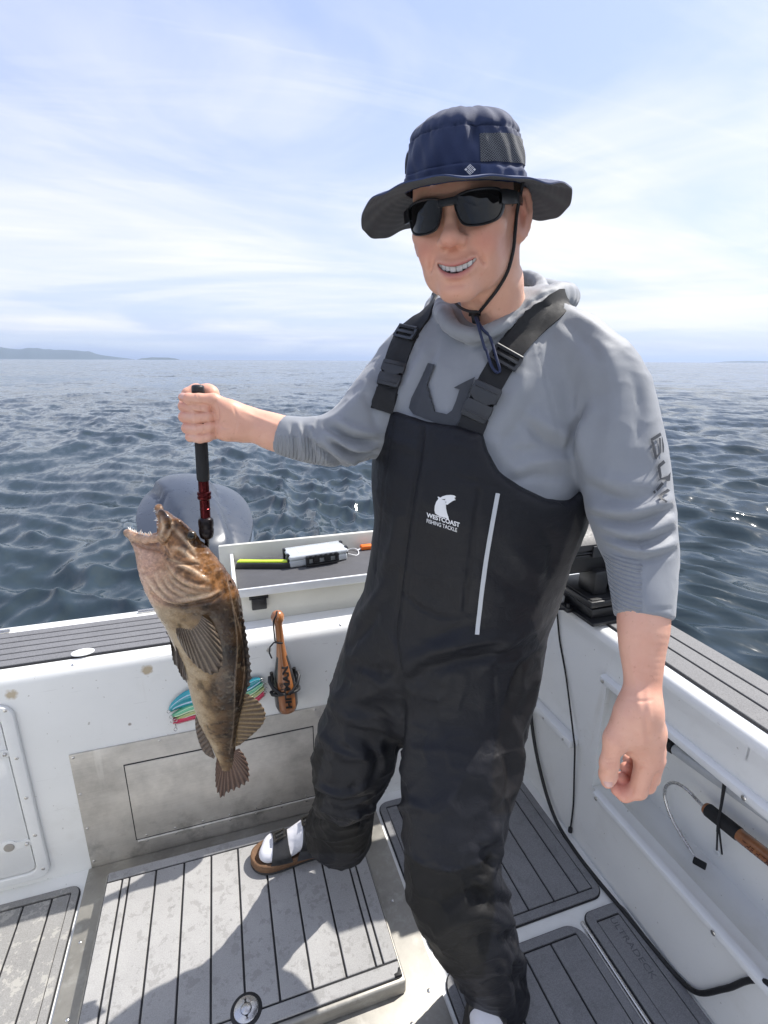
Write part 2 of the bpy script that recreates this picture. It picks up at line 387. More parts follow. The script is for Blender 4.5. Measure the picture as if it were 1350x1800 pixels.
def foam(name, col, dirt, dcol, wet=.0):
    m, nt, b = newmat(name)
    g = noise(nt, 420, 2, .6); v = noise(nt, 6, 6, .65); d1 = noise(nt, 22, 8, .70, dist=.25); d2 = noise(nt, 58, 5, .62, dist=.3)
    c = ramp(nt, v, [(.3, tuple(q*.85 for q in col)), (.7, tuple(q*1.12 for q in col))]).outputs[0]
    c = mixc(nt, .16, c, ramp(nt, g, [(.3, .05), (.7, .6)]).outputs[0])
    k = mathn(nt, 'ADD', mathn(nt, 'MULTIPLY', d1, .55), mathn(nt, 'MULTIPLY', d2, .45))
    s = ramp(nt, k, [(.535, 0.0), (.565, 1.0)]).outputs[0]
    c = mixc(nt, mathn(nt, 'MULTIPLY', s, dirt), c, dcol)
    sp2 = ramp(nt, noise(nt, 34, 2, .5), [(.71, 0.0), (.735, 1.0)]).outputs[0]
    c = mixc(nt, mathn(nt, 'MULTIPLY', sp2, dirt*.9), c, tuple(q*.6 for q in dcol))
    nt.links.new(c, b.inputs['Base Color']); b.inputs['Roughness'].default_value = .72
    bump(nt, b, g, .25, .0006)
    return m
m_fp = foam('foam_deck_light', (.34, .335, .325), .42, (.20, .195, .185))
m_fl = foam('foam_deck_salty', (.225, .221, .212), .75, (.38, .37, .34))
m_fr = foam('foam_deck_grey', (.165, .167, .175), .30, (.11, .112, .118))
m_teak = foam('foam_deck_gunwale', (.135, .135, .142), .25, (.19, .19, .19))
m_teakR = foam('foam_deck_side', (.150, .148, .146), .3, (.21, .205, .20))

def profile_x(name, prof, x0, x1, mat, n=8, ang=40):
    mb = MB(); xs = np.linspace(x0, x1, n)
    mb.grid([[(x, y, z) for y, z in prof] for x in xs]); return mb.build(name, mat, boat, ang)
# cockpit sole
o = MB().box((-1.16, -1.2, -.03), (.96, 1.345, 0)).build('sole', m_gel, boat)
# transom: vertical wall with a rolled top edge
profile_x('transom_wall', [(1.337, -.01), (1.337, .628), (1.3385, .642), (1.344, .653), (1.354, .661), (1.367, .665), (1.605, .665), (1.622, .66), (1.63, .645), (1.635, .60), (1.66, -.7)], -1.2, 1.17, m_gelT)
# stowage hatch at left in the transom
def screw(loc, nrm, r=.0042, parent=boat):
    global _scr
    try: me = _scr
    except NameError:
        mb = MB(); mb.lathe([(0, 1), (.25, 1), (.45, .75), (.5, .3), (.5, 0)], (0, 0, 0), (0, 0, 1), 10); q = mb.build('screw', m_ss); me = _scr = q.data; bpy.data.objects.remove(q)
    o = bpy.data.objects.new('screw', me); COL.objects.link(o); o.parent = parent
    o.matrix_local = Matrix.Translation(loc) @ Vector(nrm).to_track_quat('Z', 'Y').to_matrix().to_4x4() @ Matrix.Diagonal((r, r, r, 1))
    return o
def ring_on_transom(outer, inner, y0, y1, name, mat, parent, bev=.003):
    mb = MB(); n = len(outer); B = mb.bm
    A = [[B.verts.new((x, y, z)) for x, z in outer] for y in (y0, y1)]; I = [[B.verts.new((x, y, z)) for x, z in inner] for y in (y0, y1)]
    ed = []
    for i in range(n):
        j = (i+1) % n
        f = B.faces.new((A[1][i], A[1][j], I[1][j], I[1][i])); B.faces.new((A[0][i], A[0][j], A[1][j], A[1][i])); B.faces.new((I[1][i], I[1][j], I[0][j], I[0][i]))
        ed += [e for e in f.edges if e.verts[0] in A[1] and e.verts[1] in A[1] or e.verts[0] in I[1] and e.verts[1] in I[1]]
    bmesh.ops.bevel(B, geom=list(set(ed)), offset=bev, segments=3, profile=.5, affect='EDGES')
    return mb.build(name, mat, parent, 50)
hatch = ring_on_transom(rrect(-1.03, .022, -.553, .588, .035), rrect(-1.00, .048, -.583, .560, .022), 1.336, 1.325, 'hatch_frame', m_wht, boat, .004)
MB().prism(rrect(-.996, .052, -.587, .556, .018), (0, 1.336, 0), (1, 0, 0), (0, 0, 1), .006, .003).build('hatch_door', m_wht, hatch)
for x, z in ((-.5675, .575), (-.5675, .43), (-.5675, .302), (-.5675, .175), (-.5675, .055), (-.70, .574), (-.70, .036), (-.85, .574), (-.85, .036)): screw((x, 1.3255, z), (0, -1, 0), .005)
for z in (.152, .447):
    mb = MB(); x0 = -.633
    prof = [(x0+.021*math.cos(a), z+.021*math.sin(a)) for a in np.linspace(.5, 2*math.pi-.5, 18)]+[(x0+.045, z-.012), (x0+.052, z-.006), (x0+.054, z), (x0+.052, z+.006), (x0+.045, z+.012)]
    L = mb.prism(prof, (0, 1.3305, 0), (1, 0, 0), (0, 0, 1), .003, .001).build('hatch_latch', m_wht, hatch)
    MB().lathe([(0, .0125), (.002, .0125), (.0035, .010), (.002, .008), (.002, 0)], (x0, 1.3275, z), (0, -1, 0), 18).build('pull_cup', plain('grey_cup', (.33, .31, .28), .4), hatch)
    MB().lathe([(0, .005), (.004, .005), (.006, .003), (.006, 0)], (x0+.042, 1.3275, z), (0, -1, 0), 12).build('key_cylinder', m_ss, hatch)
# aluminium kick panel on the transom with a flush door
kick = MB().box((-.455, 1.332, 0.0005), (.425, 1.3365, .402), .001).build('kick_panel', m_al, boat)
door = MB().box((-.327, 1.3285, .072), (.20, 1.3315, .334), .0012).build('kick_door', m_al, boat)
MB().box((-.330, 1.331, .068), (.203, 1.3318, .337)).build('door_gap', m_rub, door)
mb = MB(); mb.tube([(-.325, 1.3285, .066), (.198, 1.3285, .066)], .0032, 8); mb.box((-.325, 1.330, .052), (.198, 1.3315, .064)); hng = mb.build('piano_hinge', m_al, boat)
for x in np.linspace(-.30, .17, 7): screw((x, 1.330, .058), (0, -1, 0), .0036)
for x in np.linspace(-.30, .17, 7): screw((x, 1.3285, .080), (0, -1, 0), .0034)
for x, z in ((-.446, .392), (-.446, .27), (-.446, .15), (-.446, .03), (-.23, .393), (0, .394), (.21, .394), (.415, .394)): screw((x, 1.332, z), (0, -1, 0), .0042)
# faux-teak strip along the transom top, one object per plank
teak = MB().box((-1.15, 1.372, .6652), (-.015, 1.566, .668)).build('transom_decking', m_caulk, boat)
ys = np.linspace(1.374, 1.564, 7)
for a, b_ in zip(ys[:-1], ys[1:]): MB().box((-1.148, a+.0022, .667), (-.017, b_-.0022, .672), .0012, 1).build('plank', m_teak, teak)
MB().prism([(-.393+.028*math.cos(t), 1.386+.019*math.sin(t)) for t in np.linspace(0, 2*math.pi, 28)[:-1]], (0, 0, .672), (1, 0, 0), (0, 1, 0), .0015).build('drain_plate', m_wht, boat)
screw((-.411, 1.352, .659), (0, -.5, 1), .0035); screw((.30, 1.352, .659), (0, -.5, 1), .004)
mb = MB(); mb.box((-.285, 1.592, .665), (-.235, 1.607, .6705), .002); mb.tube([(-.285, 1.60, .672), (-.235, 1.60, .672)], .003, 8); mb.build('hinge', m_ss, boat)
mb = MB(); mb.box((-.66, 1.575, .665), (-.62, 1.59, .6705), .002); mb.tube([(-.66, 1.583, .672), (-.62, 1.583, .672)], .003, 8); mb.build('hinge', m_ss, boat)

# raised hatch in the sole: aluminium frame, tray with lip, foam planks
MB().box((-.462, .25, 0.0), (.388, 1.331, .008), .002).build('hatch_surround', m_alf, boat)
for x, y in ((.36, .757), (.345, .98), (.35, 1.2), (-.43, .95), (-.44, 1.12), (.30, .71), (.15, .69)): screw((x, y, .008), (0, 0, 1), .0042)
mb = MB(); mb.box((-.398, .768, .008), (.308, 1.262, .050), .006, 3); cover = mb.build('deck_hatch', m_alf, boat)
pad = MB().prism(rrect(-.392, .777, .302, 1.256, .008), (0, 0, .0503), (1, 0, 0), (0, 1, 0), .003).build('deck_pad', m_caulk, boat)
def planks(parent, mat, z, h, rects, bev=.0012):
    for (x0, y0, x1, y1) in rects: MB().box((x0, y0, z), (x1, y1, z+h), bev, 1).build('plank', mat, parent)
g = .0024
gx = [-.352, -.334, -.266, -.193, -.121, -.048, .026, .099, .177, .248, .266]
X0, X1, Y0, Y1 = -.390, .300, .779, 1.254
R_ = [(X0, Y1-.026, X1, Y1), (X0, Y0, X1, Y0+.030)]                     # aft and forward borders
yb0, yb1 = Y0+.030+2*g, Y1-.026-2*g
R_ += [(X0, yb0, gx[0]-g, yb1), (gx[-1]+g, yb0, X1, yb1)]
for a, b_ in zip(gx[:-1], gx[1:]): R_.append((a+g, yb0, b_-g, yb1))
planks(pad, m_fp, .0522, .0052, R_)
mb = MB(); mb.lathe([(0, .034), (.0072, .034), (.0085, .031), (.0085, .0)], (-.047, .818, .0505), (0, 0, 1), 30); lt = mb.build('hatch_latch', m_rub, boat)
MB().lathe([(0, .026), (.0018, .026), (.0028, .0245), (.0028, .012), (.0018, .011), (.0018, 0)], (-.047, .818, .059), (0, 0, 1), 30).build('latch_plate', m_ss, lt)
MB().lathe([(0, .011), (.0015, .011), (.003, .007), (.003, 0)], (-.047, .818, .0606), (0, 0, 1), 18).build('latch_key', m_ss, lt)
MB().prism([(.283, .779), (.301, .779), (.301, .795), (.296, .795), (.292, .785), (.283, .785)], (0, 0, .0505), (1, 0, 0), (0, 1, 0), .008, .001).build('corner_bumper', m_rub, boat)
# foam pads on the sole either side
def floor_pad(x0, y0, x1, y1, r, bw, cuts, mat, axis='x', skip=None, name='deck_pad'):
    base = MB().prism(rrect(x0, y0, x1, y1, r), (0, 0, .0004), (1, 0, 0), (0, 1, 0), .0030).build(name, m_caulk, boat)
    e = .0035
    o_, i_ = rrect(x0+e, y0+e, x1-e, y1-e, r-e), rrect(x0+bw, y0+bw, x1-bw, y1-bw, .003)
    mb = MB(); ringprism(mb, o_, i_, .0025, .0078); mb.build('border', mat, base, 30)
    c = [x0+bw]+list(cuts)+[x1-bw]
    planks(base, mat, .0025, .0053, [(a+g, y0+bw+2*g, b_-g, y1-bw-2*g) for a, b_ in zip(c[:-1], c[1:])])
    return base
floor_pad(-1.12, -.3, -.470, 1.292, .03, .022, (-.96, -.89, -.82, -.75, -.676, -.606, -.538), m_fl)
floor_pad(.398, .819, .915, 1.300, .035, .024, (.461, .532, .606, .687, .767, .845), m_fr)
floor_pad(.400, .20, .795, .785, .045, .024, (.470, .541, .614, .692), m_fr)
padC = floor_pad(.812, .20, .940, .797, .028, .028, (), m_fr)
def text_mesh(s, size, ext=.0006, bold=0, font_scale=(1, 1)):
    c = bpy.data.curves.new('text', 'FONT'); c.body = s; c.size = size; c.extrude = ext; c.offset = bold; c.align_x = 'CENTER'; c.align_y = 'CENTER'
    o = bpy.data.objects.new('text', c); COL.objects.link(o); dg = bpy.context.evaluated_depsgraph_get()
    me = bpy.data.meshes.new_from_object(o.evaluated_get(dg)); bpy.data.objects.remove(o)
    return me
me = text_mesh('ULTRADECK', .036, .0005); o = link('lettering', me, plain('debossed_foam', (.095, .097, .103), .8), padC)
o.matrix_local = Matrix.Translation((.884, .690, .0075)) @ Matrix.Rotation(rad(-90), 4, 'Z') @ Matrix.Diagonal((.72, .62, 1, 1))
MB().box((.7985, .20, 0.0), (.8085, .78, .010), .004).build('trim_strip', m_ss, boat)

# right-hand side: wall with a long rod pocket, covering board on top
mb = MB()
mb.box((.945, -1.0, .604), (1.0, .955, .69)); mb.box((.945, -1.0, -.01), (.985, .955, .240)); mb.box((.945, .955, -.01), (1.0, 1.3365, .69))
mb.box((1.092, -1.0, .10), (1.115, .985, .69)); mb.box((1.0, .957, .10), (1.092, .985, .69)); mb.box((1.0, -1.0, .66), (1.092, .957, .69))
mb.build('side_wall', m_gel, boat)
MB().grid([[(.984, y, .238), (1.02, y, .214), (1.06, y, .205), (1.0925, y, .215)] for y in np.linspace(-1.0, .958, 6)]).build('pocket_floor', m_gel, boat)
pf = [(.945, .66), (.945, .690), (.9465, .700), (.951, .709), (.959, .714), (.969, .715), (1.15, .715), (1.162, .711), (1.168, .70), (1.17, .66), (1.20, -.7)]
MB().grid([[(x, y, z) for x, z in pf] for y in np.linspace(-1.0, 1.36, 10)]).build('gunwale', m_gel, boat, 40)
def lip(z, y1, name):
    mb = MB(); P = []
    sec = [(.946, z-.012), (.934, z-.012), (.928, z-.008), (.926, z), (.928, z+.008), (.934, z+.012), (.946, z+.012)]
    for y in np.linspace(-1.0, y1, 8): P.append([(x, y, q) for x, q in sec])
    mb.grid(P); mb.bm.faces.new([v for v in mb.bm.verts][-7:]); return mb.build(name, m_wht, boat, 40)
lip(.597, .966, 'pocket_lip'); lip(.240, .930, 'pocket_lip')
for y, z in ((.953, .597), (.552, .597), (.915, .240), (.545, .240)): screw((.9262, y, z), (-1, 0, 0), .0058)
gd = MB().box((.985, -.98, .7152), (1.152, 1.10, .718)).build('gunwale_decking', m_caulk, boat)
for a, b_ in ((.988, 1.043), (1.049, 1.096), (1.102, 1.150)): MB().box((a, -.98, .717), (b_, 1.098, .722), .0012, 1).build('plank', m_teakR, gd)
mb = MB(); mb.box((.912, 1.03, .314), (.946, 1.30, .342), .006); mb.build('step_ledge', m_wht, boat)
for y in (1.06, 1.16): screw((.9118, y, .327), (-1, 0, 0), .004)
# left side, outside the picture but part of the boat
mb = MB(); mb.box((-1.20, -1.0, -.01), (-1.155, 1.3365, .69)); mb.box((-1.40, -1.0, .69), (-1.14, 1.36, .715), .01); mb.build('side_wall', m_gel, boat)
MB().grid([[(-1.40, y, .70), (-1.43, y, -.7)] for y in (-1.0, 1.6)]).build('hull_side', m_gel, boat)
# ================================================================== implicit surfaces (numpy) for the person and the fish
A3 = lambda *p: np.array(p, np.float32)
def smin(a, b, k):
    h = np.clip(.5+.5*(b-a)/k, 0, 1); return b*(1-h)+a*h-k*h*(1-h)
def smax(a, b, k): return -smin(-a, -b, k)
def cap(P, a, b, r1, r2=None):
    r2 = r1 if r2 is None else r2; a = np.asarray(a, np.float32); ab = np.asarray(b, np.float32)-a
    q = P-a; t = np.clip(q@ab/max(1e-9, float(ab@ab)), 0, 1)
    return np.linalg.norm(q-t[:, None]*ab, axis=1)-(r1+(r2-r1)*t)
def chain(P, pts, rs, k=.004):
    d = None
    for i in range(len(pts)-1):
        e = cap(P, pts[i], pts[i+1], rs[i], rs[i+1]); d = e if d is None else smin(d, e, k)
    return d
def ell(P, c, r, M=None):
    q = P-np.asarray(c, np.float32)
    if M is not None: q = q@np.asarray(M, np.float32)          # columns of M are the local axes
    r = np.asarray(r, np.float32); k0 = np.linalg.norm(q/r, axis=1); k1 = np.linalg.norm(q/(r*r), axis=1)
    return k0*(k0-1)/np.maximum(k1, 1e-6)
def rows_resample(rows, n=4):
    R = [np.concatenate([np.asarray(c, float), [a, b]]) for c, a, b in rows]; out = []
    for i in range(len(R)-1):
        p0 = R[max(i-1, 0)]; p1 = R[i]; p2 = R[i+1]; p3 = R[min(i+2, len(R)-1)]
        for k in range(n):
            t = k/n; out.append(.5*((2*p1)+(-p0+p2)*t+(2*p0-5*p1+4*p2-p3)*t*t+(-p0+3*p1-3*p2+p3)*t**3))
    out.append(R[-1]); return out
def stack(P, rows, Wd, n=4, flat=(False, False)):
    """generalised cylinder: elliptical sections (centre, half width along Wd, half depth) joined along a curve"""
    R = rows_resample(rows, n); best = None; Wd = np.asarray(Wd, float)
    m = len(R)-1
    for i in range(m):
        c0, c1 = R[i][:3], R[i+1][:3]; ab = c1-c0; L2 = float(ab@ab); T = ab/math.sqrt(L2)
        w = Wd-T*(Wd@T); w /= np.linalg.norm(w); nn = np.cross(T, w)
        q = P-c0.astype(np.float32); t = np.clip((q@ab.astype(np.float32))/L2, 0, 1)
        q = q-t[:, None]*ab.astype(np.float32)
        a = R[i][3]+(R[i+1][3]-R[i][3])*t; b = R[i][4]+(R[i+1][4]-R[i][4])*t
        u = q@w.astype(np.float32); v = q@nn.astype(np.float32); l = q@T.astype(np.float32); e = np.minimum(a, b)
        k0 = np.sqrt((u/a)**2+(v/b)**2+(l/e)**2); k1 = np.sqrt((u/a**2)**2+(v/b**2)**2+(l/e**2)**2)
        d = k0*(k0-1)/np.maximum(k1, 1e-6)
        d = np.where(k0 < .15, -e*(1-k0), d)
        best = d if best is None else np.minimum(best, d)
    return best
def surface(fn, lo, hi, h):
    """mesh the zero set of fn: coarse pass, narrow band, naive surface nets"""
    lo = np.asarray(lo, float); hi = np.asarray(hi, float); q = 4
    n = (np.ceil((hi-lo)/(h*q)).astype(int)+1)
    ax = [lo[i]+np.arange(n[i])*h*q for i in range(3)]
    G = np.stack(np.meshgrid(*ax, indexing='ij'), -1).reshape(-1, 3).astype(np.float32)
    D = np.concatenate([fn(c) for c in np.array_split(G, max(1, len(G)//400000))]).reshape(n)
    near = np.abs(D) < h*q*1.35
    # a coarse cell is active when any corner is near the surface
    act = np.zeros(n-1, bool)
    for dx in (0, 1):
        for dy in (0, 1):
            for dz in (0, 1): act |= near[dx:n[0]-1+dx, dy:n[1]-1+dy, dz:n[2]-1+dz]
    N_ = (n-1)*q+1
    V = np.repeat(np.repeat(np.repeat(D[:-1, :-1, :-1], q, 0), q, 1), q, 2)
    V = np.pad(V, ((0, 1),)*3, mode='edge').astype(np.float32)
    V = np.where(V > 0, 1, -1).astype(np.float32)
    M = np.zeros(N_, bool)
    ai = np.argwhere(act)
    blk = np.stack(np.meshgrid(*[np.arange(q+1)]*3, indexing='ij'), -1).reshape(-1, 3)
    idx = (ai[:, None, :]*q+blk[None]).reshape(-1, 3)
    M[idx[:, 0], idx[:, 1], idx[:, 2]] = True
    I = np.argwhere(M); Pf = (lo+I*h).astype(np.float32)
    V[M] = np.concatenate([fn(c) for c in np.array_split(Pf, max(1, len(Pf)//300000))])
    S = V < 0
    c = [S[dx:N_[0]-1+dx, dy:N_[1]-1+dy, dz:N_[2]-1+dz] for dx in (0, 1) for dy in (0, 1) for dz in (0, 1)]
    sm_ = np.sum(c, axis=0, dtype=np.int8); cell = (sm_ > 0) & (sm_ < 8)
    ci = np.argwhere(cell); vid = -np.ones(cell.shape, np.int64); vid[cell] = np.arange(len(ci))
    off = np.array([(0, 0, 0), (0, 0, 1), (0, 1, 0), (0, 1, 1), (1, 0, 0), (1, 0, 1), (1, 1, 0), (1, 1, 1)])
    vals = np.stack([V[ci[:, 0]+o[0], ci[:, 1]+o[1], ci[:, 2]+o[2]] for o in off], 1)
    acc = np.zeros((len(ci), 3)); cnt = np.zeros(len(ci))
    for a in range(8):
        for b in range(a+1, 8):
            if np.abs(off[a]-off[b]).sum() != 1: continue
            s = (vals[:, a] < 0) != (vals[:, b] < 0)
            t = np.where(s, vals[:, a]/np.where(s, vals[:, a]-vals[:, b], 1), 0)
            acc += np.where(s[:, None], off[a]+t[:, None]*(off[b]-off[a]), 0); cnt += s
    vert = lo+(ci+acc/np.maximum(cnt, 1)[:, None])*h
    F = []
    for a in range(3):
        b, c2 = (a+1) % 3, (a+2) % 3
        s0 = [slice(None)]*3; s1 = [slice(None)]*3; s0[a] = slice(0, -1); s1[a] = slice(1, None)
        e = np.argwhere(S[tuple(s0)] != S[tuple(s1)])
        ok = (e[:, b] > 0) & (e[:, c2] > 0) & (e[:, b] < N_[b]-1) & (e[:, c2] < N_[c2]-1); e = e[ok]
        if not len(e): continue
        inside = S[e[:, 0], e[:, 1], e[:, 2]]
        def vv(db, dc):
            k = e.copy(); k[:, b] += db; k[:, c2] += dc; return vid[k[:, 0], k[:, 1], k[:, 2]]
        qd = np.stack([vv(-1, -1), vv(0, -1), vv(0, 0), vv(-1, 0)], 1)
        qd[~inside] = qd[~inside][:, ::-1]; F.append(qd)
    F = np.concatenate(F); F = F[(F >= 0).all(1)]
    return vert, F
def relax(v, f, it=2, lam=.5):
    n = len(v); e = np.concatenate([f[:, [0, 1]], f[:, [1, 2]], f[:, [2, 3]], f[:, [3, 0]]])
    for _ in range(it):
        s = np.zeros_like(v); c = np.zeros(n)
        for k in range(3):
            s[:, k] = np.bincount(e[:, 0], v[e[:, 1], k], n)+np.bincount(e[:, 1], v[e[:, 0], k], n)
        c = np.bincount(e[:, 0], minlength=n)+np.bincount(e[:, 1], minlength=n)
        v = v+(s/np.maximum(c, 1)[:, None]-v)*lam
    return v
def normals(v, f):
    a = v[f[:, 2]]-v[f[:, 0]]; b = v[f[:, 3]]-v[f[:, 1]]; fn = np.cross(a, b); n = np.zeros_like(v)
    for k in range(4):
        for j in range(3): n[:, j] += np.bincount(f[:, k], fn[:, j], len(v))
    return n/np.maximum(np.linalg.norm(n, axis=1), 1e-12)[:, None]
def dpoly(P, pts):
    """distance to a 3D polyline and the position along it (0..1)"""
    pts = np.asarray(pts, float); best = np.full(len(P), 1e9); par = np.zeros(len(P)); L = 0
    sg = np.linalg.norm(np.diff(pts, axis=0), axis=1); tot = sg.sum()
    for i in range(len(pts)-1):
        ab = pts[i+1]-pts[i]; t = np.clip((P-pts[i])@ab/max(1e-12, ab@ab), 0, 1)
        d = np.linalg.norm(P-pts[i]-t[:, None]*ab, axis=1); m = d < best
        best[m] = d[m]; par[m] = (L+t[m]*sg[i])/tot; L += sg[i]
    return best, par
def fold(v, n, pts, w, h, taper=True, sharp=False):
    """raise (h>0) or sink (h<0) a soft ridge along a polyline on the surface"""
    pts = np.asarray(pts, float)
    lo = pts.min(0)-3*w; hi = pts.max(0)+3*w; s = ((v > lo) & (v < hi)).all(1)
    if not s.any(): return v
    d, t = dpoly(v[s], pts); e = np.exp(-(d/w)**2) if not sharp else np.clip(1-d/w, 0, 1)
    if taper: e = e*np.sin(np.pi*np.clip(t*.92+.04, 0, 1))**.6
    v = v.copy(); v[s] += n[s]*(h*e)[:, None]; return v
def spline(pts, n=6):
    pts = [np.asarray(p, float) for p in pts]; out = []
    for i in range(len(pts)-1):
        p0 = pts[max(i-1, 0)]; p1 = pts[i]; p2 = pts[i+1]; p3 = pts[min(i+2, len(pts)-1)]
        for k in range(n):
            t = k/n; out.append(.5*((2*p1)+(-p0+p2)*t+(2*p0-5*p1+4*p2-p3)*t*t+(-p0+3*p1-3*p2+p3)*t**3))
    out.append(pts[-1]); return out
def bvh_of(v, f): return BVHTree.FromPolygons([tuple(q) for q in v], [tuple(int(x) for x in q) for q in f])
def hit(bv, px, py):
    r = ray(px, py).normalized(); loc, n, i, d = bv.ray_cast(CAM, r)
    if loc is None:
        loc, n, i, d = bv.find_nearest(CAM+r*1.0)
    return np.array(loc), np.array(n)
def hits(bv, pts, sub=5): return np.array([hit(bv, p[0], p[1])[0] for p in spline(pts, sub)])
def attr(me, name, vals):
    a = me.attributes.new(name, 'FLOAT_COLOR', 'POINT'); vals = np.asarray(vals, np.float32)
    if vals.ndim == 1: vals = np.repeat(vals[:, None], 3, 1)
    a.data.foreach_set('color', np.concatenate([vals, np.ones((len(vals), 1), np.float32)], 1).ravel())
def noise3(P, s, seed=0):
    """smooth 3-D value noise, 0..1"""
    q = P*s; i = np.floor(q).astype(np.int64); f = q-i; f = f*f*(3-2*f)
    def h(a, b, c):
        n = (a*374761393+b*668265263+c*2147483647+seed*974634) & 0x7fffffff
        n = ((n ^ (n >> 13))*1274126177) & 0x7fffffff
        return ((n ^ (n >> 16)) & 0xffff)/65535.0
    r = 0
    for dx in (0, 1):
        for dy in (0, 1):
            for dz in (0, 1):
                w = (f[:, 0] if dx else 1-f[:, 0])*(f[:, 1] if dy else 1-f[:, 1])*(f[:, 2] if dz else 1-f[:, 2])
                r = r+w*h(i[:, 0]+dx, i[:, 1]+dy, i[:, 2]+dz)
    return r
def fbm3(P, s, o=4, seed=0): return sum(noise3(P, s*2**k, seed+k)*.5**k for k in range(o))/sum(.5**k for k in range(o))
def Bp(px, py, f, hw, ratio=.8):
    """section centred on a point of the photograph, f metres ahead, hw pixels half wide there"""
    p = at(px, py, f); d = (p-CAM).dot(CF); a = hw*d/900.0
    return (np.array(p), a, a*ratio)
def poly_sd(u, w, poly):
    """signed distance to a 2-D polygon (negative inside)"""
    p = np.asarray(poly, float); d = np.full(len(u), 1e9); s = np.ones(len(u)); n = len(p)
    for i in range(n):
        a = p[i]; b = p[i-1]; e = b-a; wx = u-a[0]; wy = w-a[1]
        t = np.clip((wx*e[0]+wy*e[1])/max(1e-12, e@e), 0, 1)
        d = np.minimum(d, (wx-e[0]*t)**2+(wy-e[1]*t)**2)
        c1 = w >= a[1]; c2 = w < b[1]; c3 = e[0]*wy > e[1]*wx
        fl = (c1 & c2 & c3) | (~c1 & ~c2 & ~c3); s = np.where(fl, -s, s)
    return s*np.sqrt(d)
# ================================================================== the angler
S_DIR = np.array([.787, -.616, 0.]); N_DIR = np.array([-.616, -.787, 0.])     # shoulder line (to his left), chest direction
CRH = np.array([math.cos(YAW), -math.sin(YAW), 0.])
ac = .968
torso_rows = [Bp(x, y, f, hw/ac, r) for x, y, f, hw, r in (
    (846, 585, .99, 88, .62), (846, 625, .985, 135, .62), (845, 680, .975, 160, .66), (842, 740, .97, 170, .70), (840, 800, .965, 172, .74), (833, 870, .96, 170, .76),
    (826, 940, .965, 150, .74), (815, 1010, .97, 138, .72), (798, 1075, .975, 130, .70), (782, 1130, .98, 126, .68), (774, 1180, .985, 112, .64))]
bib_rows = [Bp(x, y, f, hw/ac, r) for x, y, f, hw, r in (
    (846, 640, .975, 150, .68), (845, 690, .970, 172, .70), (843, 740, .965, 177, .74), (842, 800, .96, 182, .78), (840, 860, .955, 184, .80),
    (828, 930, .957, 169, .82), (815, 1000, .963, 162, .82), (798, 1070, .968, 157, .82), (782, 1130, .972, 158, .80), (774, 1190, .975, 148, .76), (772, 1230, .98, 126, .70))]
legR_rows = [Bp(x, y, f, hw, r) for x, y, f, hw, r in (
    (690, 1120, 1.0, 76, 1.0), (664, 1190, .995, 74, 1.02), (642, 1250, .98, 69, 1.04), (627, 1305, .965, 72, 1.0), (617, 1350, .96, 66, 1.0), (606, 1390, .985, 50, 1.1),
    (605, 1420, 1.02, 50, 1.05), (598, 1450, 1.06, 56, 1.05), (586, 1478, 1.085, 60, 1.05))]
legL_rows = [Bp(x, y, f, hw, r) for x, y, f, hw, r in (
    (842, 1120, .96, 98, .86), (822, 1200, .93, 106, .82), (814, 1270, .885, 107, .80), (808, 1340, .835, 103, .80), (800, 1420, .785, 92, .82), (793, 1500, .742, 85, .84),
    (800, 1565, .722, 84, .84), (822, 1620, .735, 76, .86), (850, 1680, .775, 62, .92), (873, 1740, .815, 52, 1.0), (888, 1800, .85, 48, 1.05), (896, 1850, .87, 48, 1.05))]
armL_rows = [Bp(x, y, f, hw, r) for x, y, f, hw, r in (
    (1004, 624, .925, 59, 1.0), (1048, 652, .895, 66, .95), (1077, 705, .87, 68, .92), (1086, 775, .845, 75, .88), (1100, 845, .82, 74, .86), (1112, 915, .795, 69, .88),
    (1124, 965, .77, 62, .86), (1128, 1010, .745, 56, .86), (1131, 1050, .722, 52, .86), (1132, 1095, .70, 49, .86))]
armR_rows = [Bp(x, y, f, hw, r) for x, y, f, hw, r in (
    (740, 628, 1.02, 54, .95), (708, 664, 1.01, 57, .95), (674, 709, .985, 61, .9), (634, 752, .955, 57, .92), (590, 772, .94, 47, .98), (545, 773, .94, 39, 1.0), (505, 766, .944, 34.5, 1.0), (485, 762, .946, 33.5, 1.0))]
W_armR = np.array(CU) if False else np.array(CU)          # the raised forearm lies across the view: its width is measured upwards

trap = [np.array(at(x, y, f)) for x, y, f in ((716, 634, 1.02), (780, 588, 1.01), (850, 550, 1.0), (932, 560, .97), (1016, 604, .93))]
collar = [np.array(at(x, y, f)) for x, y, f in ((782, 556, .93), (800, 580, .895), (840, 590, .88), (888, 570, .89), (925, 535, .93), (952, 508, .99), (930, 488, 1.06), (865, 492, 1.09), (800, 515, 1.06), (774, 537, .99), (782, 556, .93))]
hood = [np.array(at(x, y, f)) for x, y, f in ((905, 572, .90), (948, 532, .93), (985, 520, .985), (985, 525, 1.06), (900, 520, 1.12), (800, 530, 1.10), (760, 550, 1.03))]
def shirt_torso(P):
    d = stack(P, torso_rows, S_DIR)
    d = smin(d, chain(P, trap, (.046, .047, .048, .047, .047), .01), .04)
    return d
cuffL = np.array(at(1132, 1087, .705)); axL = armL_rows[-1][0]-armL_rows[-2][0]; axL /= np.linalg.norm(axL)
cuffR = np.array(at(492, 765, .945)); axR = np.array(at(485, 762, .946))-np.array(at(545, 773, .94)); axR = axR/np.linalg.norm(axR); axR = axR+np.array(CU)*.12; axR /= np.linalg.norm(axR)
def arm_l(P): return stack(P, armL_rows, CRH)
def arm_r(P): return stack(P, armR_rows, W_armR)
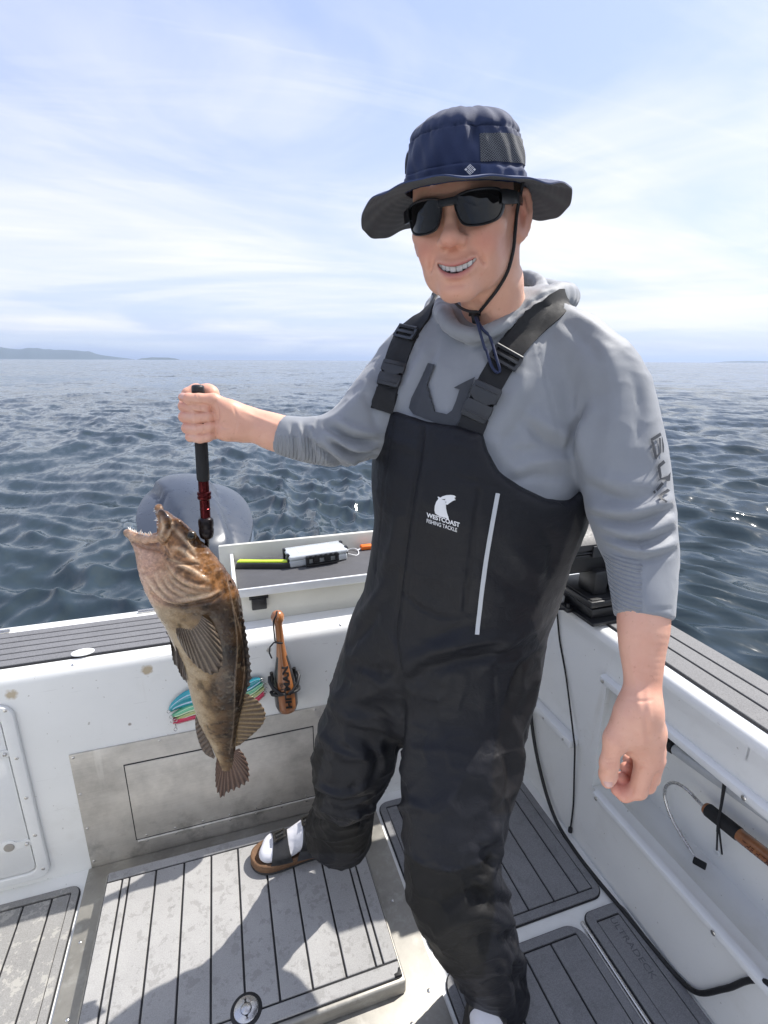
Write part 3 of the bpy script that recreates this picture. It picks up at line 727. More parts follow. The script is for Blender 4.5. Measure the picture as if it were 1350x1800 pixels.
def shirt(P):
    d = shirt_torso(P)
    aL = smax(arm_l(P), (P-cuffL.astype(np.float32))@axL.astype(np.float32), .004)
    aR = smax(arm_r(P), (P-cuffR.astype(np.float32))@axR.astype(np.float32), .004)
    d = smin(d, aL, .022); d = smin(d, aR, .03)
    d = smin(d, chain(P, spline(collar, 3), [.0125]*31, .004), .006)
    d = smin(d, chain(P, spline(hood, 3), [.016, .0165, .017, .0175, .018, .019, .020, .022, .025, .028, .032, .036, .038, .036, .034, .030, .026, .022, .018], .01), .006)
    return d
v, f = surface(shirt, (-.25, .45, .55), (1.0, 1.35, 1.72), .0045); v = relax(v, f, 3)
shirt_v, shirt_f = v, f
# ---- bib overalls
def bib_body(P):
    d = stack(P, bib_rows, S_DIR)
    d = smin(d, stack(P, legR_rows, CRH), .035); d = smin(d, stack(P, legL_rows, CRH), .045)
    return d
T0 = np.array(at(845, 800, .965))
def tor_uw(P): return (P-T0.astype(np.float32))@S_DIR.astype(np.float32), (P-T0.astype(np.float32))[:, 2], (P-T0.astype(np.float32))@N_DIR.astype(np.float32)
vb, fb = surface(lambda P: stack(P, bib_rows, S_DIR), (-.1, .5, .7), (1.1, 1.5, 1.6), .012); bv_bib0 = bvh_of(vb, fb)
top_px = [(655, 640), (662, 705), (700, 730), (745, 745), (800, 752), (845, 765), (852, 800), (870, 835), (905, 862), (960, 884), (1000, 888), (1024, 868), (1040, 845)]
top3 = [hit(bv_bib0, x, y)[0] for x, y in top_px[1:-1]]
uw = [((p-T0)@S_DIR, p[2]-T0[2]) for p in top3]
front_poly = [(-.5, uw[0][1]+.02)]+uw+[(.5, uw[-1][1]+.03), (.5, -2), (-.5, -2)]
back_poly = [(-.5, uw[0][1]+.0), (-.14, uw[0][1]-.05), (-.09, .16), (.09, .16), (.14, uw[-1][1]+.03), (.5, uw[-1][1]+.03), (.5, -2), (-.5, -2)]
hemR = np.array(at(586, 1446, 1.09)); hxR = np.array([-.1, .35, -1.]); hxR /= np.linalg.norm(hxR)
def bib(P):
    d = bib_body(P); u, w, nn = tor_uw(P)
    hi_ = w > -.35
    s = np.full(len(P), -1.0)
    if hi_.any():
        a = poly_sd(u[hi_], w[hi_], front_poly); b = poly_sd(u[hi_], w[hi_], back_poly)
        s[hi_] = np.where(nn[hi_] > 0, a, b)
    d = smax(d, s, .006)
    d = smax(d, np.where(P[:, 1] > .93, (P-hemR.astype(np.float32))@hxR.astype(np.float32), .012-P[:, 2]), .006)
    return d
v, f = surface(bib, (-.1, .35, -.06), (1.05, 1.45, 1.5), .0052); bib_v, bib_f = relax(v, f, 1), f
person = tag(empty('person', (.45, .9, 0)), 'smiling man in dark bib overalls and blue hat holding a fish', 'person')
# ------------------------------------------------------------------ head, face
HS = 1.01                                     # head scale
HC = np.array(at(820, 383, .885))
def rotm(ax, a):
    return np.array(Matrix.Rotation(a, 3, ax))
HYAW, HPITCH, HROLL = rad(-39), rad(9), rad(-4.5)
# columns = head axes in the world: X to his left, -Y out of the face, Z up
HM = np.array(Matrix.Rotation(HYAW, 3, 'Z') @ Matrix.Rotation(HPITCH, 3, 'X') @ Matrix.Rotation(HROLL, 3, 'Y'))
def h2w(p): return HC+(np.asarray(p, float)*HS)@HM.T
def w2h(p): return ((np.asarray(p, float)-HC)@HM)/HS
neck_pts = [w2h(at(862, 500, .915)), w2h(at(868, 550, .945)), w2h(at(868, 610, .975))]
def sym(p): return [(s*p[0], p[1], p[2]) for s in (-1, 1)]
ARCH = lambda x: -.0965+13.0*x*x              # depth of the dental arch at x
def mouth_c(x): return -.0715+.0095*(x/.026)**2
MX = .002                                    # the smile pulls a little to his left
def face(P):
    x, y, z = P[:, 0], P[:, 1], P[:, 2]; ax = np.abs(x); Q = np.stack([ax, y, z], 1)
    d = ell(P, (0, .012, .036), (.0755, .0955, .086))
    d = smin(d, ell(P, (0, -.030, -.026), (.0610, .0600, .080)), .025)               # face mass
    d = smin(d, ell(P, (0, -.030, .030), (.066, .064, .05)), .02)                      # forehead
    d = smin(d, chain(Q, [(.063, .012, -.030), (.0555, .000, -.058), (.0310, -.050, -.0825), (.012, -.076, -.0970)], [.018, .0175, .0160, .0160], .01), .026)   # jaw
    d = smin(d, ell(P, (0, -.0815, -.0960), (.0235, .0190, .0165)), .016)           # chin
    d = smin(d, ell(Q, (.0450, -.060, -.020), (.0235, .024, .018)), .02)               # cheekbone
    d = smin(d, ell(Q, (.0375, -.0745, -.0430), (.0185, .0140, .0185)), .016)         # smiling cheek
    d = smin(d, chain(Q, [(.0, -.0875, .020), (.022, -.087, .021), (.044, -.073, .014)], [.010, .0105, .009], .005), .014)   # brow
    d = smax(d, -ell(Q, (.0325, -.0975, -.0015), (.0185, .0150, .0125)), .014)         # eye socket
    d = smin(d, ell(Q, (.0325, -.0715, -.0015), (.0140, .0130, .0125)), .004)
    d = smin(d, ell(P, (0, -.0735, -.0660), (.034, .0245, .024)), .018)              # muzzle
    d = smin(d, chain(P, [(0, -.0875, .012), (0, -.0960, -.010), (0, -.1070, -.0285)], [.0085, .0088, .0105], .004), .010)  # nose bridge
    d = smin(d, ell(P, (0, -.1100, -.0320), (.0130, .0120, .0110)), .008)             # tip
    d = smin(d, ell(Q, (.0142, -.0985, -.0360), (.0085, .0115, .0082)), .007)         # wings
    d = smax(d, -ell(Q, (.0066, -.1040, -.0442), (.0040, .0062, .0045)), .003)
    d = smin(d, ell(Q, (.0335, -.0500, -.0600), (.0200, .0240, .0270)), .024)
    # smile lines
    d = smax(d, -chain(Q, [(.0215, -.0975, -.0370), (.0330, -.0900, -.0530), (.0385, -.0800, -.0660)], [.0016, .0020, .0014], .002)-.0002, .010)
    # lips
    xs = (x-MX); m_ = np.abs(xs)/.0285
    zc = mouth_c(xs); hh = (.0044)*np.sqrt(np.clip(1-m_**2, 0, 1))
    lipU = [(t+MX, ARCH(t)-.0030+.004*(abs(t)/.028)**2, mouth_c(t)+(.0044)*math.sqrt(max(0, 1-(t/.0285)**2))+.0030) for t in np.linspace(-.0285, .0285, 9)]
    lipL = [(t+MX, ARCH(t)-.0022+.004*(abs(t)/.028)**2, mouth_c(t)-(.0044)*math.sqrt(max(0, 1-(t/.0285)**2))-.0042) for t in np.linspace(-.0275, .0275, 9)]
    d = smin(d, chain(P, lipU, [.0020, .0034, .0040, .0042, .0040, .0042, .0040, .0034, .0020], .003), .0055)
    d = smin(d, chain(P, lipL, [.0020, .0046, .0060, .0067, .0069, .0067, .0060, .0046, .0020], .003), .0055)
    d = smax(d, -ell(P, (MX*.5, -.1040, -.0895), (.020, .0075, .0035)), .008)          # dip under the lip
    op = np.maximum(np.abs(z-zc)-hh, (y+.062)); op = np.maximum(op, (m_-1)*.0285)
    d = smax(d, -op, .0022)
    # ears
    for s in (-1, 1):
        R = np.array(Matrix.Rotation(-s*rad(30), 3, 'Z') @ Matrix.Rotation(rad(-10), 3, 'X'))
        c = np.array([s*.0800, .010, -.008])
        q = (P-c.astype(np.float32))@R.astype(np.float32)*.93
        e = ell(q, (0, 0, 0), (.0075, .0185, .0315))
        e = smax(e, -ell(q, (s*.0070, -.001, .003), (.0065, .0115, .0205)), .004)
        th = np.linspace(-.5, math.pi+.9, 13)
        e = smin(e, chain(q, [(s*.0035, .0165*math.sin(t)-.001, .0295*math.cos(t)) for t in th], [.0032]*13, .002), .003)
        e = smin(e, ell(q, (s*.0015, -.004, -.0265), (.0050, .0085, .0085)), .005)
        e = smin(e, ell(q, (s*.002, -.0135, -.004), (.004, .004, .006)), .004)
        e = smin(e, chain(q, [(s*.003, -.002, .016), (s*.003, .007, .0), (s*.003, .003, -.016)], [.003]*3, .002), .003)
        d = smin(d, e*1.07, .006)
    # neck
    d = smin(d, chain(P, [(0, .022, -.050)]+[tuple(q) for q in neck_pts], [.052, .0500, .0525, .066], .01), .022)
    d = smin(d, chain(P, [(.058, .022, -.050), tuple(neck_pts[0]+np.array([.026, -.026, 0])), tuple(neck_pts[1]+np.array([.008, -.044, -.01]))], [.010, .011, .010], .01), .018)
    return d
hv, hf = surface(face, (-.105, -.135, -.235), (.11, .125, .13), .0021)
hv = relax(hv, hf, 2, .4)
# skin tints that belong to the skin: lips, flushed cheeks and nose, the inside of the mouth
def blob(P, c, r): return np.exp(-(((P-np.array(c))/np.array(r))**2).sum(1))
xs = hv[:, 0]-MX; mm_ = np.abs(xs)/.0285; zc = mouth_c(xs); hh = (.0044)*np.sqrt(np.clip(1-mm_**2, 0, 1))
inm = ((np.abs(hv[:, 2]-zc) < hh+.0012) & (hv[:, 1] < -.055) & (mm_ < 1) & (hv[:, 1] > ARCH(xs)-.0018)).astype(float)
ed = np.abs(hv[:, 2]-zc)-hh
up = (hv[:, 2] > zc)
lipw = np.where(up, .0058, .0098)*np.sqrt(np.clip(1.02-mm_**2, 0, 1))
lip_m = np.clip(1.3-ed/np.maximum(lipw, 1e-4)*1.1, 0, 1)*(mm_ < 1)*(hv[:, 1] < -.07)*np.clip((1-mm_)*6, 0, 1)
red = np.clip(.75*blob(hv, (.044, -.075, -.040), (.022, .05, .020))+.75*blob(hv, (-.044, -.075, -.040), (.022, .05, .020))+.6*blob(hv, (0, -.112, -.038), (.014, .02, .012))+.8*blob(hv, (.08, .012, -.012), (.014, .03, .035))+.8*blob(hv, (-.08, .012, -.012), (.014, .03, .035))+.25*blob(hv, (0, -.09, -.10), (.02, .03, .014)), 0, 1)
spots = np.zeros(len(hv))
for p, r, k in (((.048, -.066, -.050), .0016, .9), ((.058, -.05, -.036), .0014, .8), ((.036, -.083, -.082), .0016, .7), ((.052, -.057, -.064), .0045, .55), ((.060, -.040, -.028), .0013, .9), ((-.03, -.09, -.066), .0013, .7), ((.058, -.047, -.058), .0035, .4)):
    dd = np.linalg.norm(hv-np.array(p), axis=1); spots = np.maximum(spots, k*np.exp(-(dd/(r*1.5))**2))
skin_tint = np.stack([np.clip(np.maximum(lip_m, 0), 0, 1), np.clip(red+spots*.8, 0, 1), inm], 1)
def skin_material():
    m, nt, b = newmat('skin')
    a = N(nt, 'ShaderNodeAttribute', attribute_name='tint'); s = N(nt, 'ShaderNodeSeparateColor'); nt.links.new(a.outputs['Color'], s.inputs[0])
    v = noise(nt, 16, 6, .62); v2 = noise(nt, 130, 3, .6); v3 = noise(nt, 900, 2, .5)
    c = ramp(nt, v, [(.28, (.70, .365, .255)), (.72, (.80, .475, .345))]).outputs[0]
    fr = ramp(nt, v2, [(.62, 0.0), (.74, 1.0)]).outputs[0]; c = mixc(nt, mathn(nt, 'MULTIPLY', fr, .36), c, (.48, .22, .14))
    c = mixc(nt, mathn(nt, 'MULTIPLY', s.outputs[1], .62), c, (.66, .19, .14))
    c = mixc(nt, mathn(nt, 'MULTIPLY', s.outputs[0], .95), c, (.52, .185, .165))
    c = mixc(nt, s.outputs[2], c, (.10, .022, .02))
    nt.links.new(c, b.inputs['Base Color']); b.inputs['Roughness'].default_value = .46; b.inputs['Specular IOR Level'].default_value = .42
    b.inputs['Subsurface Weight'].default_value = .12; b.inputs['Subsurface Radius'].default_value = (.012, .005, .003); b.inputs['Subsurface Scale'].default_value = .5
    nb = bump(nt, None, noise(nt, 300, 4, .65), .22, .0009); nb = bump(nt, None, v2, .14, .0014, nb); bump(nt, b, v3, .30, .0005, nb)
    return m
m_skin = skin_material()
head_w = h2w(hv)
# ---- teeth
def teeth():
    mb = MB()
    for sg in (-1, 1):
        x = 0.0002
        for w, hgt in ((.0084, .0094), (.0068, .0084), (.0074, .0090), (.0066, .0076)):
            c = x+w/2; x += w-.0003; xc = sg*c
            y = ARCH(xc)+.0040; sl = math.atan(26*xc)
            top = mouth_c(xc)+(.0044)*math.sqrt(max(0, 1-(xc/.0285)**2))+.002
            M = Matrix.Translation((xc+MX, y, top-hgt/2)) @ Matrix.Rotation(sl, 4, 'Z')
            n0 = len(mb.bm.verts)
            r = bmesh.ops.create_cube(mb.bm, size=1, matrix=M @ Matrix.Diagonal((w, .006, hgt, 1)))
            es = list({e for v_ in r['verts'] for e in v_.link_edges})
            bmesh.ops.bevel(mb.bm, geom=es, offset=.0012, segments=3, profile=.5, affect='EDGES')
    for v_ in mb.bm.verts: v_.co = Vector(h2w(v_.co))
    return mb
m_tooth = plain('tooth_enamel', (.90, .88, .83), .22, var=.04, bmp=0, coat=.4)
# ---- eyeballs behind the dark glasses and short hair under the hat
def hairf(P):
    d = ell(P, (0, .018, .036), (.0795, .0995, .090))
    cut = smax(-(P[:, 1]+.035-.4*(P[:, 2]-.02)), -(P[:, 2]+.052), .01)
    return smax(d, cut, .004)+.0015*(noise3(P, 420, 3)-.5)
# ------------------------------------------------------------------ sun hat (crown, brim, vents, cord) and sunglasses
HATR = np.array(Matrix.Rotation(rad(4.5), 3, 'Y') @ Matrix.Rotation(rad(-.5), 3, 'X')); HATC = np.array([0, -.02, .04])
def c2w(p): return h2w((np.asarray(p, float)-HATC)@HATR.T+HATC)           # the hat sits a little off the line of the face
def HB0(ph):                                   # base ellipse of the crown, ph=0 in front, growing to his left
    return np.array([.0845*np.sin(ph), -.0970*np.cos(ph)-.002])
HZ0 = .034
def tilt(p):                                   # the hat sits tipped a little back on the head
    q = np.array(p, float); q[..., 2] = q[..., 2]+(.0)*q[..., 1]; return q
def crown_pt(ph, t, off=0.0):
    """t 0..1 from brim to the middle of the top"""
    if t < .70:
        k = t/.70; s = 1.0-.095*k*k+.030*math.sin(math.pi*k)*.5; z = HZ0+.064*k
    else:
        k = (t-.70)/.30; a = k*math.pi/2; s = .905*max(1e-6, math.cos(a))**.92; z = HZ0+.064+.034*math.sin(a)
    x, y = HB0(ph)
    # soft cloth: panels, gathers and the pinch above his left temple
    w = (.0020*math.sin(5*ph+3*t)+.0013*math.sin(11*ph-7*t+1)+.0009*math.sin(23*ph+13*t))*(1 if t < .7 else .7)
    pin = math.exp(-((ph-.42-.25*(t-.6))/.10)**2)*math.exp(-((t-.60)/.17)**2)
    w += -.011*pin+.006*math.exp(-((ph-.25)/.13)**2)*math.exp(-((t-.62)/.2)**2)
    gth = .0012*math.sin(70*ph+4*math.sin(9*ph))*math.exp(-((t-.69)/.05)**2)
    seam = -.0016*math.exp(-((t-.70)/.010)**2)-.0013*math.exp(-((t-.215)/.008)**2)
    band = .0012*(t < .21)
    rr = math.hypot(x, y); f_ = 1+(w*min(1, s*1.2)+gth+seam+band+off)/rr
    return (x*s*f_, y*s*f_+.012*(t > .7)*0, z+w*.5*(t > .7)+off*(.7 if t > .8 else 0))
def build_crown():
    nph, ntt = 180, 64
    P = [[c2w(crown_pt(2*math.pi*i/nph, t)) for i in range(nph)] for t in np.linspace(0, 1, ntt)]
    mb = MB(); mb.grid(P, closed=True); return mb
def drop(ph):
    """how far the rim hangs below the crown base"""
    s2 = math.sin(ph)**2; c = math.cos(ph); d = .006+.006*math.sin(3*ph+.6)*s2
    if math.sin(ph) > 0:                       # his left: flat in front, hanging towards the back
        return d+.013*s2**1.3+.050*max(0.0, -c)**1.1*(.35+.65*s2)
    return d+.040*s2**1.15+(.012*c*c if c < 0 else 0)
BW = .075
def brim_pt(ph, s):
    x, y = HB0(ph); r = math.hypot(x, y); ux, uy = x/r, y/r
    w = BW*(1+.06*math.cos(2*ph))*(1-.02*math.sin(ph)**2)
    ww = .0014*math.sin(9*ph+2)*s*s+.0010*math.sin(17*ph)*s
    st = .00035*math.sin(s*2*math.pi*9)                      # rows of stitching
    return (x+ux*w*s, y+uy*w*s, HZ0+.002-drop(ph)*s**1.7+ww+st)
def build_brim():
    nph, ns = 180, 46; mb = MB(); B = mb.bm
    top = [[c2w(np.array(brim_pt(2*math.pi*i/nph, s))+np.array([0, 0, .0009])) for i in range(nph)] for s in np.linspace(-.06, 1, ns)]
    bot = [[c2w(np.array(brim_pt(2*math.pi*i/nph, s))-np.array([0, 0, .0009])) for i in range(nph)] for s in np.linspace(-.06, 1, ns)]
    return top, bot
def cloth(name, col, rough=.8, wv=900, sheen=.2, var=.12):
    m, nt, b = newmat(name)
    v = noise(nt, 22, 6, .65); t = N(nt, 'ShaderNodeTexCoord')
    w1 = N(nt, 'ShaderNodeTexWave'); w1.inputs['Scale'].default_value = wv; w1.bands_direction = 'X'; w2 = N(nt, 'ShaderNodeTexWave'); w2.inputs['Scale'].default_value = wv; w2.bands_direction = 'Z'
    for w in (w1, w2): nt.links.new(t.outputs['Object'], w.inputs[0])
    wev = mathn(nt, 'MULTIPLY', w1.outputs['Fac'], w2.outputs['Fac'])
    c = ramp(nt, v, [(.25, tuple(q*(1-var) for q in col)), (.75, tuple(q*(1+var) for q in col))]).outputs[0]
    c = mixc(nt, .06, c, ramp(nt, noise(nt, 1500, 2, .6), [(.3, 0.0), (.7, .25)]).outputs[0])
    nt.links.new(c, b.inputs['Base Color']); b.inputs['Roughness'].default_value = rough; b.inputs['Sheen Weight'].default_value = sheen; b.inputs['Sheen Roughness'].default_value = .4
    nb = bump(nt, None, v, .25, .003); bump(nt, b, mathn(nt, 'ADD', wev, noise(nt, 500, 3, .6)), .18, .0004, nb)
    return m
m_navy = cloth('navy_cotton', (.013, .026, .082)); m_under = cloth('brim_lining', (.050, .052, .058), .85); m_navyl = cloth('pale_navy_cotton', (.026, .046, .125))  # the last is a paler navy, for brim top and band flap
m_cord = plain('black_cord', (.012, .012, .014), .7, bmp=.3, bscale=1500); m_navycord = plain('navy_cord', (.018, .028, .075), .7, bmp=.3, bscale=1500)
m_white_print = plain('white_print', (.80, .80, .80), .5, var=.03, bmp=0)
def vent_material():
    m, nt, b = newmat('grey_mesh_cloth'); t = N(nt, 'ShaderNodeUVMap')
    v = N(nt, 'ShaderNodeTexVoronoi'); v.inputs['Scale'].default_value = 1; v.inputs['Randomness'].default_value = .12
    mp = N(nt, 'ShaderNodeMapping'); mp.inputs['Scale'].default_value = (40, 16, 1); mp.inputs['Rotation'].default_value = (0, 0, rad(40)); nt.links.new(t.outputs[0], mp.inputs[0]); nt.links.new(mp.outputs[0], v.inputs[0])
    c = ramp(nt, v.outputs['Distance'], [(.30, (.010, .012, .016)), (.48, (.16, .165, .175))]).outputs[0]
    nt.links.new(c, b.inputs['Base Color']); b.inputs['Roughness'].default_value = .8; bump(nt, b, v.outputs['Distance'], .4, .0015); return m
m_vent = vent_material()
hat = tag(empty('sun_hat_placeholder'), None); bpy.data.objects.remove(hat)
crown = child(build_crown().build('sun_hat', m_navy, None, 60), person)
top, bot = build_brim(); mb = MB(); mb.grid(top, closed=True)
B = mb.bm; mb.grid(bot, closed=True)
mb.grid([top[-1], bot[-1]], closed=True)
bm_ = mb.bm; bmesh.ops.remove_doubles(bm_, verts=bm_.verts, dist=1e-6)
nt_ = (len(top)-1)*len(top[0])
bm_.faces.ensure_lookup_table()
for i, fc in enumerate(bm_.faces): fc.material_index = 0 if i < nt_ else (1 if i < 2*nt_ else 0)
br = mb.build('brim', [m_navyl, m_under], None, 70); br.parent = crown
def sub(o, parent): o.parent = parent; return o       # the parts are built in world coordinates under a part that stands at the origin
def vent(ph0, ph1, t0, t1):
    nu, nv = 40, 14; bm = bmesh.new(); uv = bm.loops.layers.uv.new('UVMap')
    V = [[bm.verts.new(c2w(crown_pt(ph0+(ph1-ph0)*i/nu, t0+(t1-t0)*j/nv+.03*(i/nu), .0012))) for i in range(nu+1)] for j in range(nv+1)]
    for j in range(nv):
        for i in range(nu):
            f_ = bm.faces.new((V[j][i], V[j][i+1], V[j+1][i+1], V[j+1][i])); f_.smooth = True
            for lp, (a, b_) in zip(f_.loops, ((i, j), (i+1, j), (i+1, j+1), (i, j+1))): lp[uv].uv = (a/nu, b_/nv)
    bmesh.ops.recalc_face_normals(bm, faces=bm.faces); me = bpy.data.meshes.new('vent_mesh'); bm.to_mesh(me); bm.free(); return link('vent_mesh', me, m_vent)
sub(vent(.50, 1.75, .235, .59), crown); sub(vent(-1.50, -1.20, .27, .58), crown)
# raised flap of the band left of its seam, and the little white woven diamond on it
def crown_strip(ph0, ph1, t0, t1, off, name, mat, nu=30, nv=6):
    mb = MB(); mb.grid([[c2w(crown_pt(ph0+(ph1-ph0)*i/nu, t0+(t1-t0)*j/nv, off*(1 if 0 < i < nu and 0 < j < nv else .1))) for i in range(nu+1)] for j in range(nv+1)])
    return sub(mb.build(name, mat, None, 60), crown)
crown_strip(.50, 2.2, .015, .20, .0022, 'band_flap', m_navyl)
def crown_quad(ph, t, pts, off, mb):
    """small flat shape laid on the crown; pts in metres right/up around (ph, t)"""
    vs = []
    for a, b_ in pts: vs.append(mb.bm.verts.new(c2w(crown_pt(ph+a/.100, t+b_/.128, off))))
    mb.bm.faces.new(vs)
mb = MB(); ca, sa = math.cos(rad(45)), math.sin(rad(45)); u_ = .0044; gp = .0010
bars = []
def bar(x0, y0, x1, y1): bars.append([(x0+gp/2, y0+gp/2), (x1-gp/2, y0+gp/2), (x1-gp/2, y1-gp/2), (x0+gp/2, y1-gp/2)])
for (x0, y0, x1, y1) in ((-1.5, .5, -.5, 1.5), (-.5, .5, 1.5, 1.0), (-.5, 1.0, 1.5, 1.5), (-1.5, -1.5, -1.0, .5), (-1.0, -1.5, -.5, .5), (-.5, -.5, .5, .0), (-.5, 0, .5, .5), (.5, -.5, 1.0, .5), (1.0, -.5, 1.5, .5), (-.5, -1.0, .5, -.5), (-.5, -1.5, .5, -1.0), (.5, -1.5, 1.5, -.5)): bar(x0*u_, y0*u_, x1*u_, y1*u_)
for q in bars: crown_quad(.34, .135, [((x*ca-y*sa)*1.0, (x*sa+y*ca)) for x, y in q], .0020, mb)
sub(mb.build('woven_emblem', m_white_print, None, 60), crown)

# ---- sunglasses
m_frame = plain('matte_black_frame', (.010, .011, .014), .34, var=.2, bmp=.05)
m_lens, ntl, bl = newmat('dark_lens'); bl.inputs['Base Color'].default_value = (.006, .006, .007, 1); bl.inputs['Roughness'].default_value = .04; bl.inputs['Coat Weight'].default_value = 0; bl.inputs['Coat Roughness'].default_value = .02; bl.inputs['IOR'].default_value = 1.45
GZ = .0015
def gl(x, z, o=0.0):                           # wrap-round front surface of the glasses
    ax_ = abs(x); return (x, -.1092-o+7.2*ax_*ax_+20*max(0, ax_-.05)**2, z+GZ)
def lens_out(s, grow=0.0):
    pts = [(.0088, .0125), (.020, .0165), (.035, .0185), (.050, .0185), (.0625, .0165), (.0665, .008), (.0655, -.006), (.0590, -.0165), (.045, -.0205), (.029, -.0205), (.0185, -.0165), (.0120, -.004)]
    c = np.array([.037, -.0005]); out = []
    for p in spline([np.array(q) for q in pts+pts[:1]], 4)[:-1]:
        d = p-c; out.append((s*(c[0]+d[0]*(1+grow)), c[1]+d[1]*(1+grow*1.6)))
    return out
glasses = None
fr = MB()
for s in (-1, 1):
    o_, i_ = lens_out(s, .075), lens_out(s, -.02); n_ = len(o_); mid = lens_out(s, .035)
    ringP = [[h2w(gl(x, z, -.0022)) for x, z in o_], [h2w(gl(x, z, .0010)) for x, z in o_], [h2w(gl(x, z, .0022)) for x, z in mid], [h2w(gl(x, z, .0008)) for x, z in i_], [h2w(gl(x, z, -.0022)) for x, z in i_]]
    fr.grid(ringP, closed=True)
# bridge and end pieces
fr.grid([[h2w(gl(x, z, o)) for x in np.linspace(-.0135, .0135, 9)] for z, o in ((.0145, -.002), (.0150, .0016), (.0105, .0026), (.0058, .0016), (.0055, -.002))])
for s in (-1, 1):
    pts = [gl(s*.0630, .0090, .0006), gl(s*.0690, .0085, -.003)]
    pts = [np.array(p) for p in pts]+[np.array((s*.0800, -.052, .0085)), np.array((s*.0820, -.025, .0095)), np.array((s*.0815, .0, .0095)), np.array((s*.079, .022, .002))]
    hs_ = [.0085, .0090, .0075, .0055, .0045, .0035]; th_ = [.0030, .0034, .0026, .0020, .0018, .0016]
    P = []
    for k, p in enumerate(spline(pts, 4)):
        kk = k/4; h_ = np.interp(kk, range(6), hs_); w_ = np.interp(kk, range(6), th_)
        P.append([h2w(p+np.array(q)) for q in ((-w_, 0, -h_), (w_, 0, -h_), (w_*1.3, 0, 0), (w_, 0, h_), (-w_, 0, h_))])
    fr.grid(P, closed=True); 
glasses = child(fr.build('sunglasses', m_frame, None, 50), person)
for s in (-1, 1):
    o_ = lens_out(s, .02); mb = MB(); cx_ = (s*.037, -.0005)
    P = [[h2w(gl(cx_[0]+(x-cx_[0])*k, cx_[1]+(z-cx_[1])*k, .0004)) for x, z in o_] for k in (1, .8, .6, .4, .2, .001)]
    mb.grid(P, closed=True); mb.bm.faces.new([mb.bm.verts[i] for i in range(0)]) if False else None
    sub(mb.build('lens', m_lens, None, 80), glasses)
# ------------------------------------------------------------------ hands, and the body they belong to
R_ORG = np.array(at(365, 728, .955)); DR = float((Vector(R_ORG)-CAM).dot(CF)); PR = DR/900
def hr(px, py, w=0.0):                         # right fist: photograph column and row, w metres nearer the lens
    return np.array(CAM+ray(px, py)*(DR-w))
GRIP_R = .0128
def hand_r(P):
    # palm behind and to the right of the grip
    d = chain(P, [hr(428, 745, -.004), hr(405, 737, -.006), hr(385, 730, -.012)], [.0285, .0290, .0270], .01)
    d = smin(d, chain(P, [hr(366, 690, -.020), hr(370, 730, -.020), hr(376, 760, -.016)], [.0155, .0175, .0135], .01), .014)
    d = smin(d, chain(P, [hr(425, 735, .008), hr(402, 722, .016), hr(388, 712, .020)], [.020, .0185, .0145], .01), .014)      # ball of the thumb
    d = smin(d, chain(P, [hr(422, 757, .006), hr(398, 758, .008), hr(384, 760, .006)], [.019, .0165, .0115], .01), .012)       # heel of the hand
    d = smin(d, chain(P, [hr(372, 692, -.014), hr(345, 687, -.030), hr(330, 692, -.022)], [.0135, .0125, .0115], .006), .010)
    fingers = (
        ([hr(362, 694, -.022), hr(327, 700, -.022), hr(323, 714, .004), hr(343, 719, .0215), hr(362, 719, .021), hr(367, 718.5, .017)], [.0125, .0118, .0112, .0104, .0096, .0088]),
        ([hr(366, 722, -.026), hr(328, 724, -.024), hr(324, 733, .004), hr(345, 736, .0235), hr(366, 734, .0225), hr(372, 733, .018)], [.0128, .0120, .0116, .0108, .0100, .0092]),
        ([hr(368, 744, -.024), hr(332, 746, -.022), hr(329, 753, .004), hr(348, 756, .0230), hr(368, 752, .0225), hr(375, 750, .018)], [.0122, .0116, .0112, .0106, .0098, .0090]),
        ([hr(368, 762, -.020), hr(338, 763, -.018), hr(335, 768, .004), hr(351, 771, .0205), hr(366, 769, .0205), hr(371, 767, .016)], [.0112, .0106, .0102, .0095, .0088, .0082]))
    fd = None
    for pts, rs in fingers:
        e = chain(P, pts, [q*.885 for q in rs], .003); fd = e if fd is None else smin(fd, e, .0005)
    d = smin(d, fd, .0020)
    th = chain(P, [hr(392, 712, .018), hr(376, 703, .024), hr(350, 701.5, .028), hr(332, 701, .0270), hr(321, 698.5, .0245)], [.0135, .0118, .0098, .0100, .0078], .004)
    d = smin(d, th, .0016)
    # wrist and forearm
    d = smin(d, stack(P, [Bp(418, 742, .955, 27, 1.0), Bp(438, 746, .952, 28, .80), Bp(455, 750, .950, 30, .84), Bp(480, 759, .948, 33, .95), Bp(510, 767, .946, 33, .95), Bp(545, 773, .942, 33, .95)], W_armR), .016)
    return d
nail_r = ([hr(315.5, 697, .0285), hr(322, 696.5, .0335)], )
L_F0 = .665
def hl(px, py, w=0.0):
    p = at(px, py, L_F0-.02); d0 = (p-CAM).dot(CF); return np.array(CAM+ray(px, py)*(d0-w))
armskin = [Bp(x, y, f, hw, r) for x, y, f, hw, r in ((1131, 1040, .726, 43, .86), (1131, 1095, .700, 44, .86), (1129, 1140, .684, 39, .84), (1130, 1185, .667, 33, .80), (1128, 1225, .655, 31.5, .76), (1122, 1250, .648, 35, .66))]
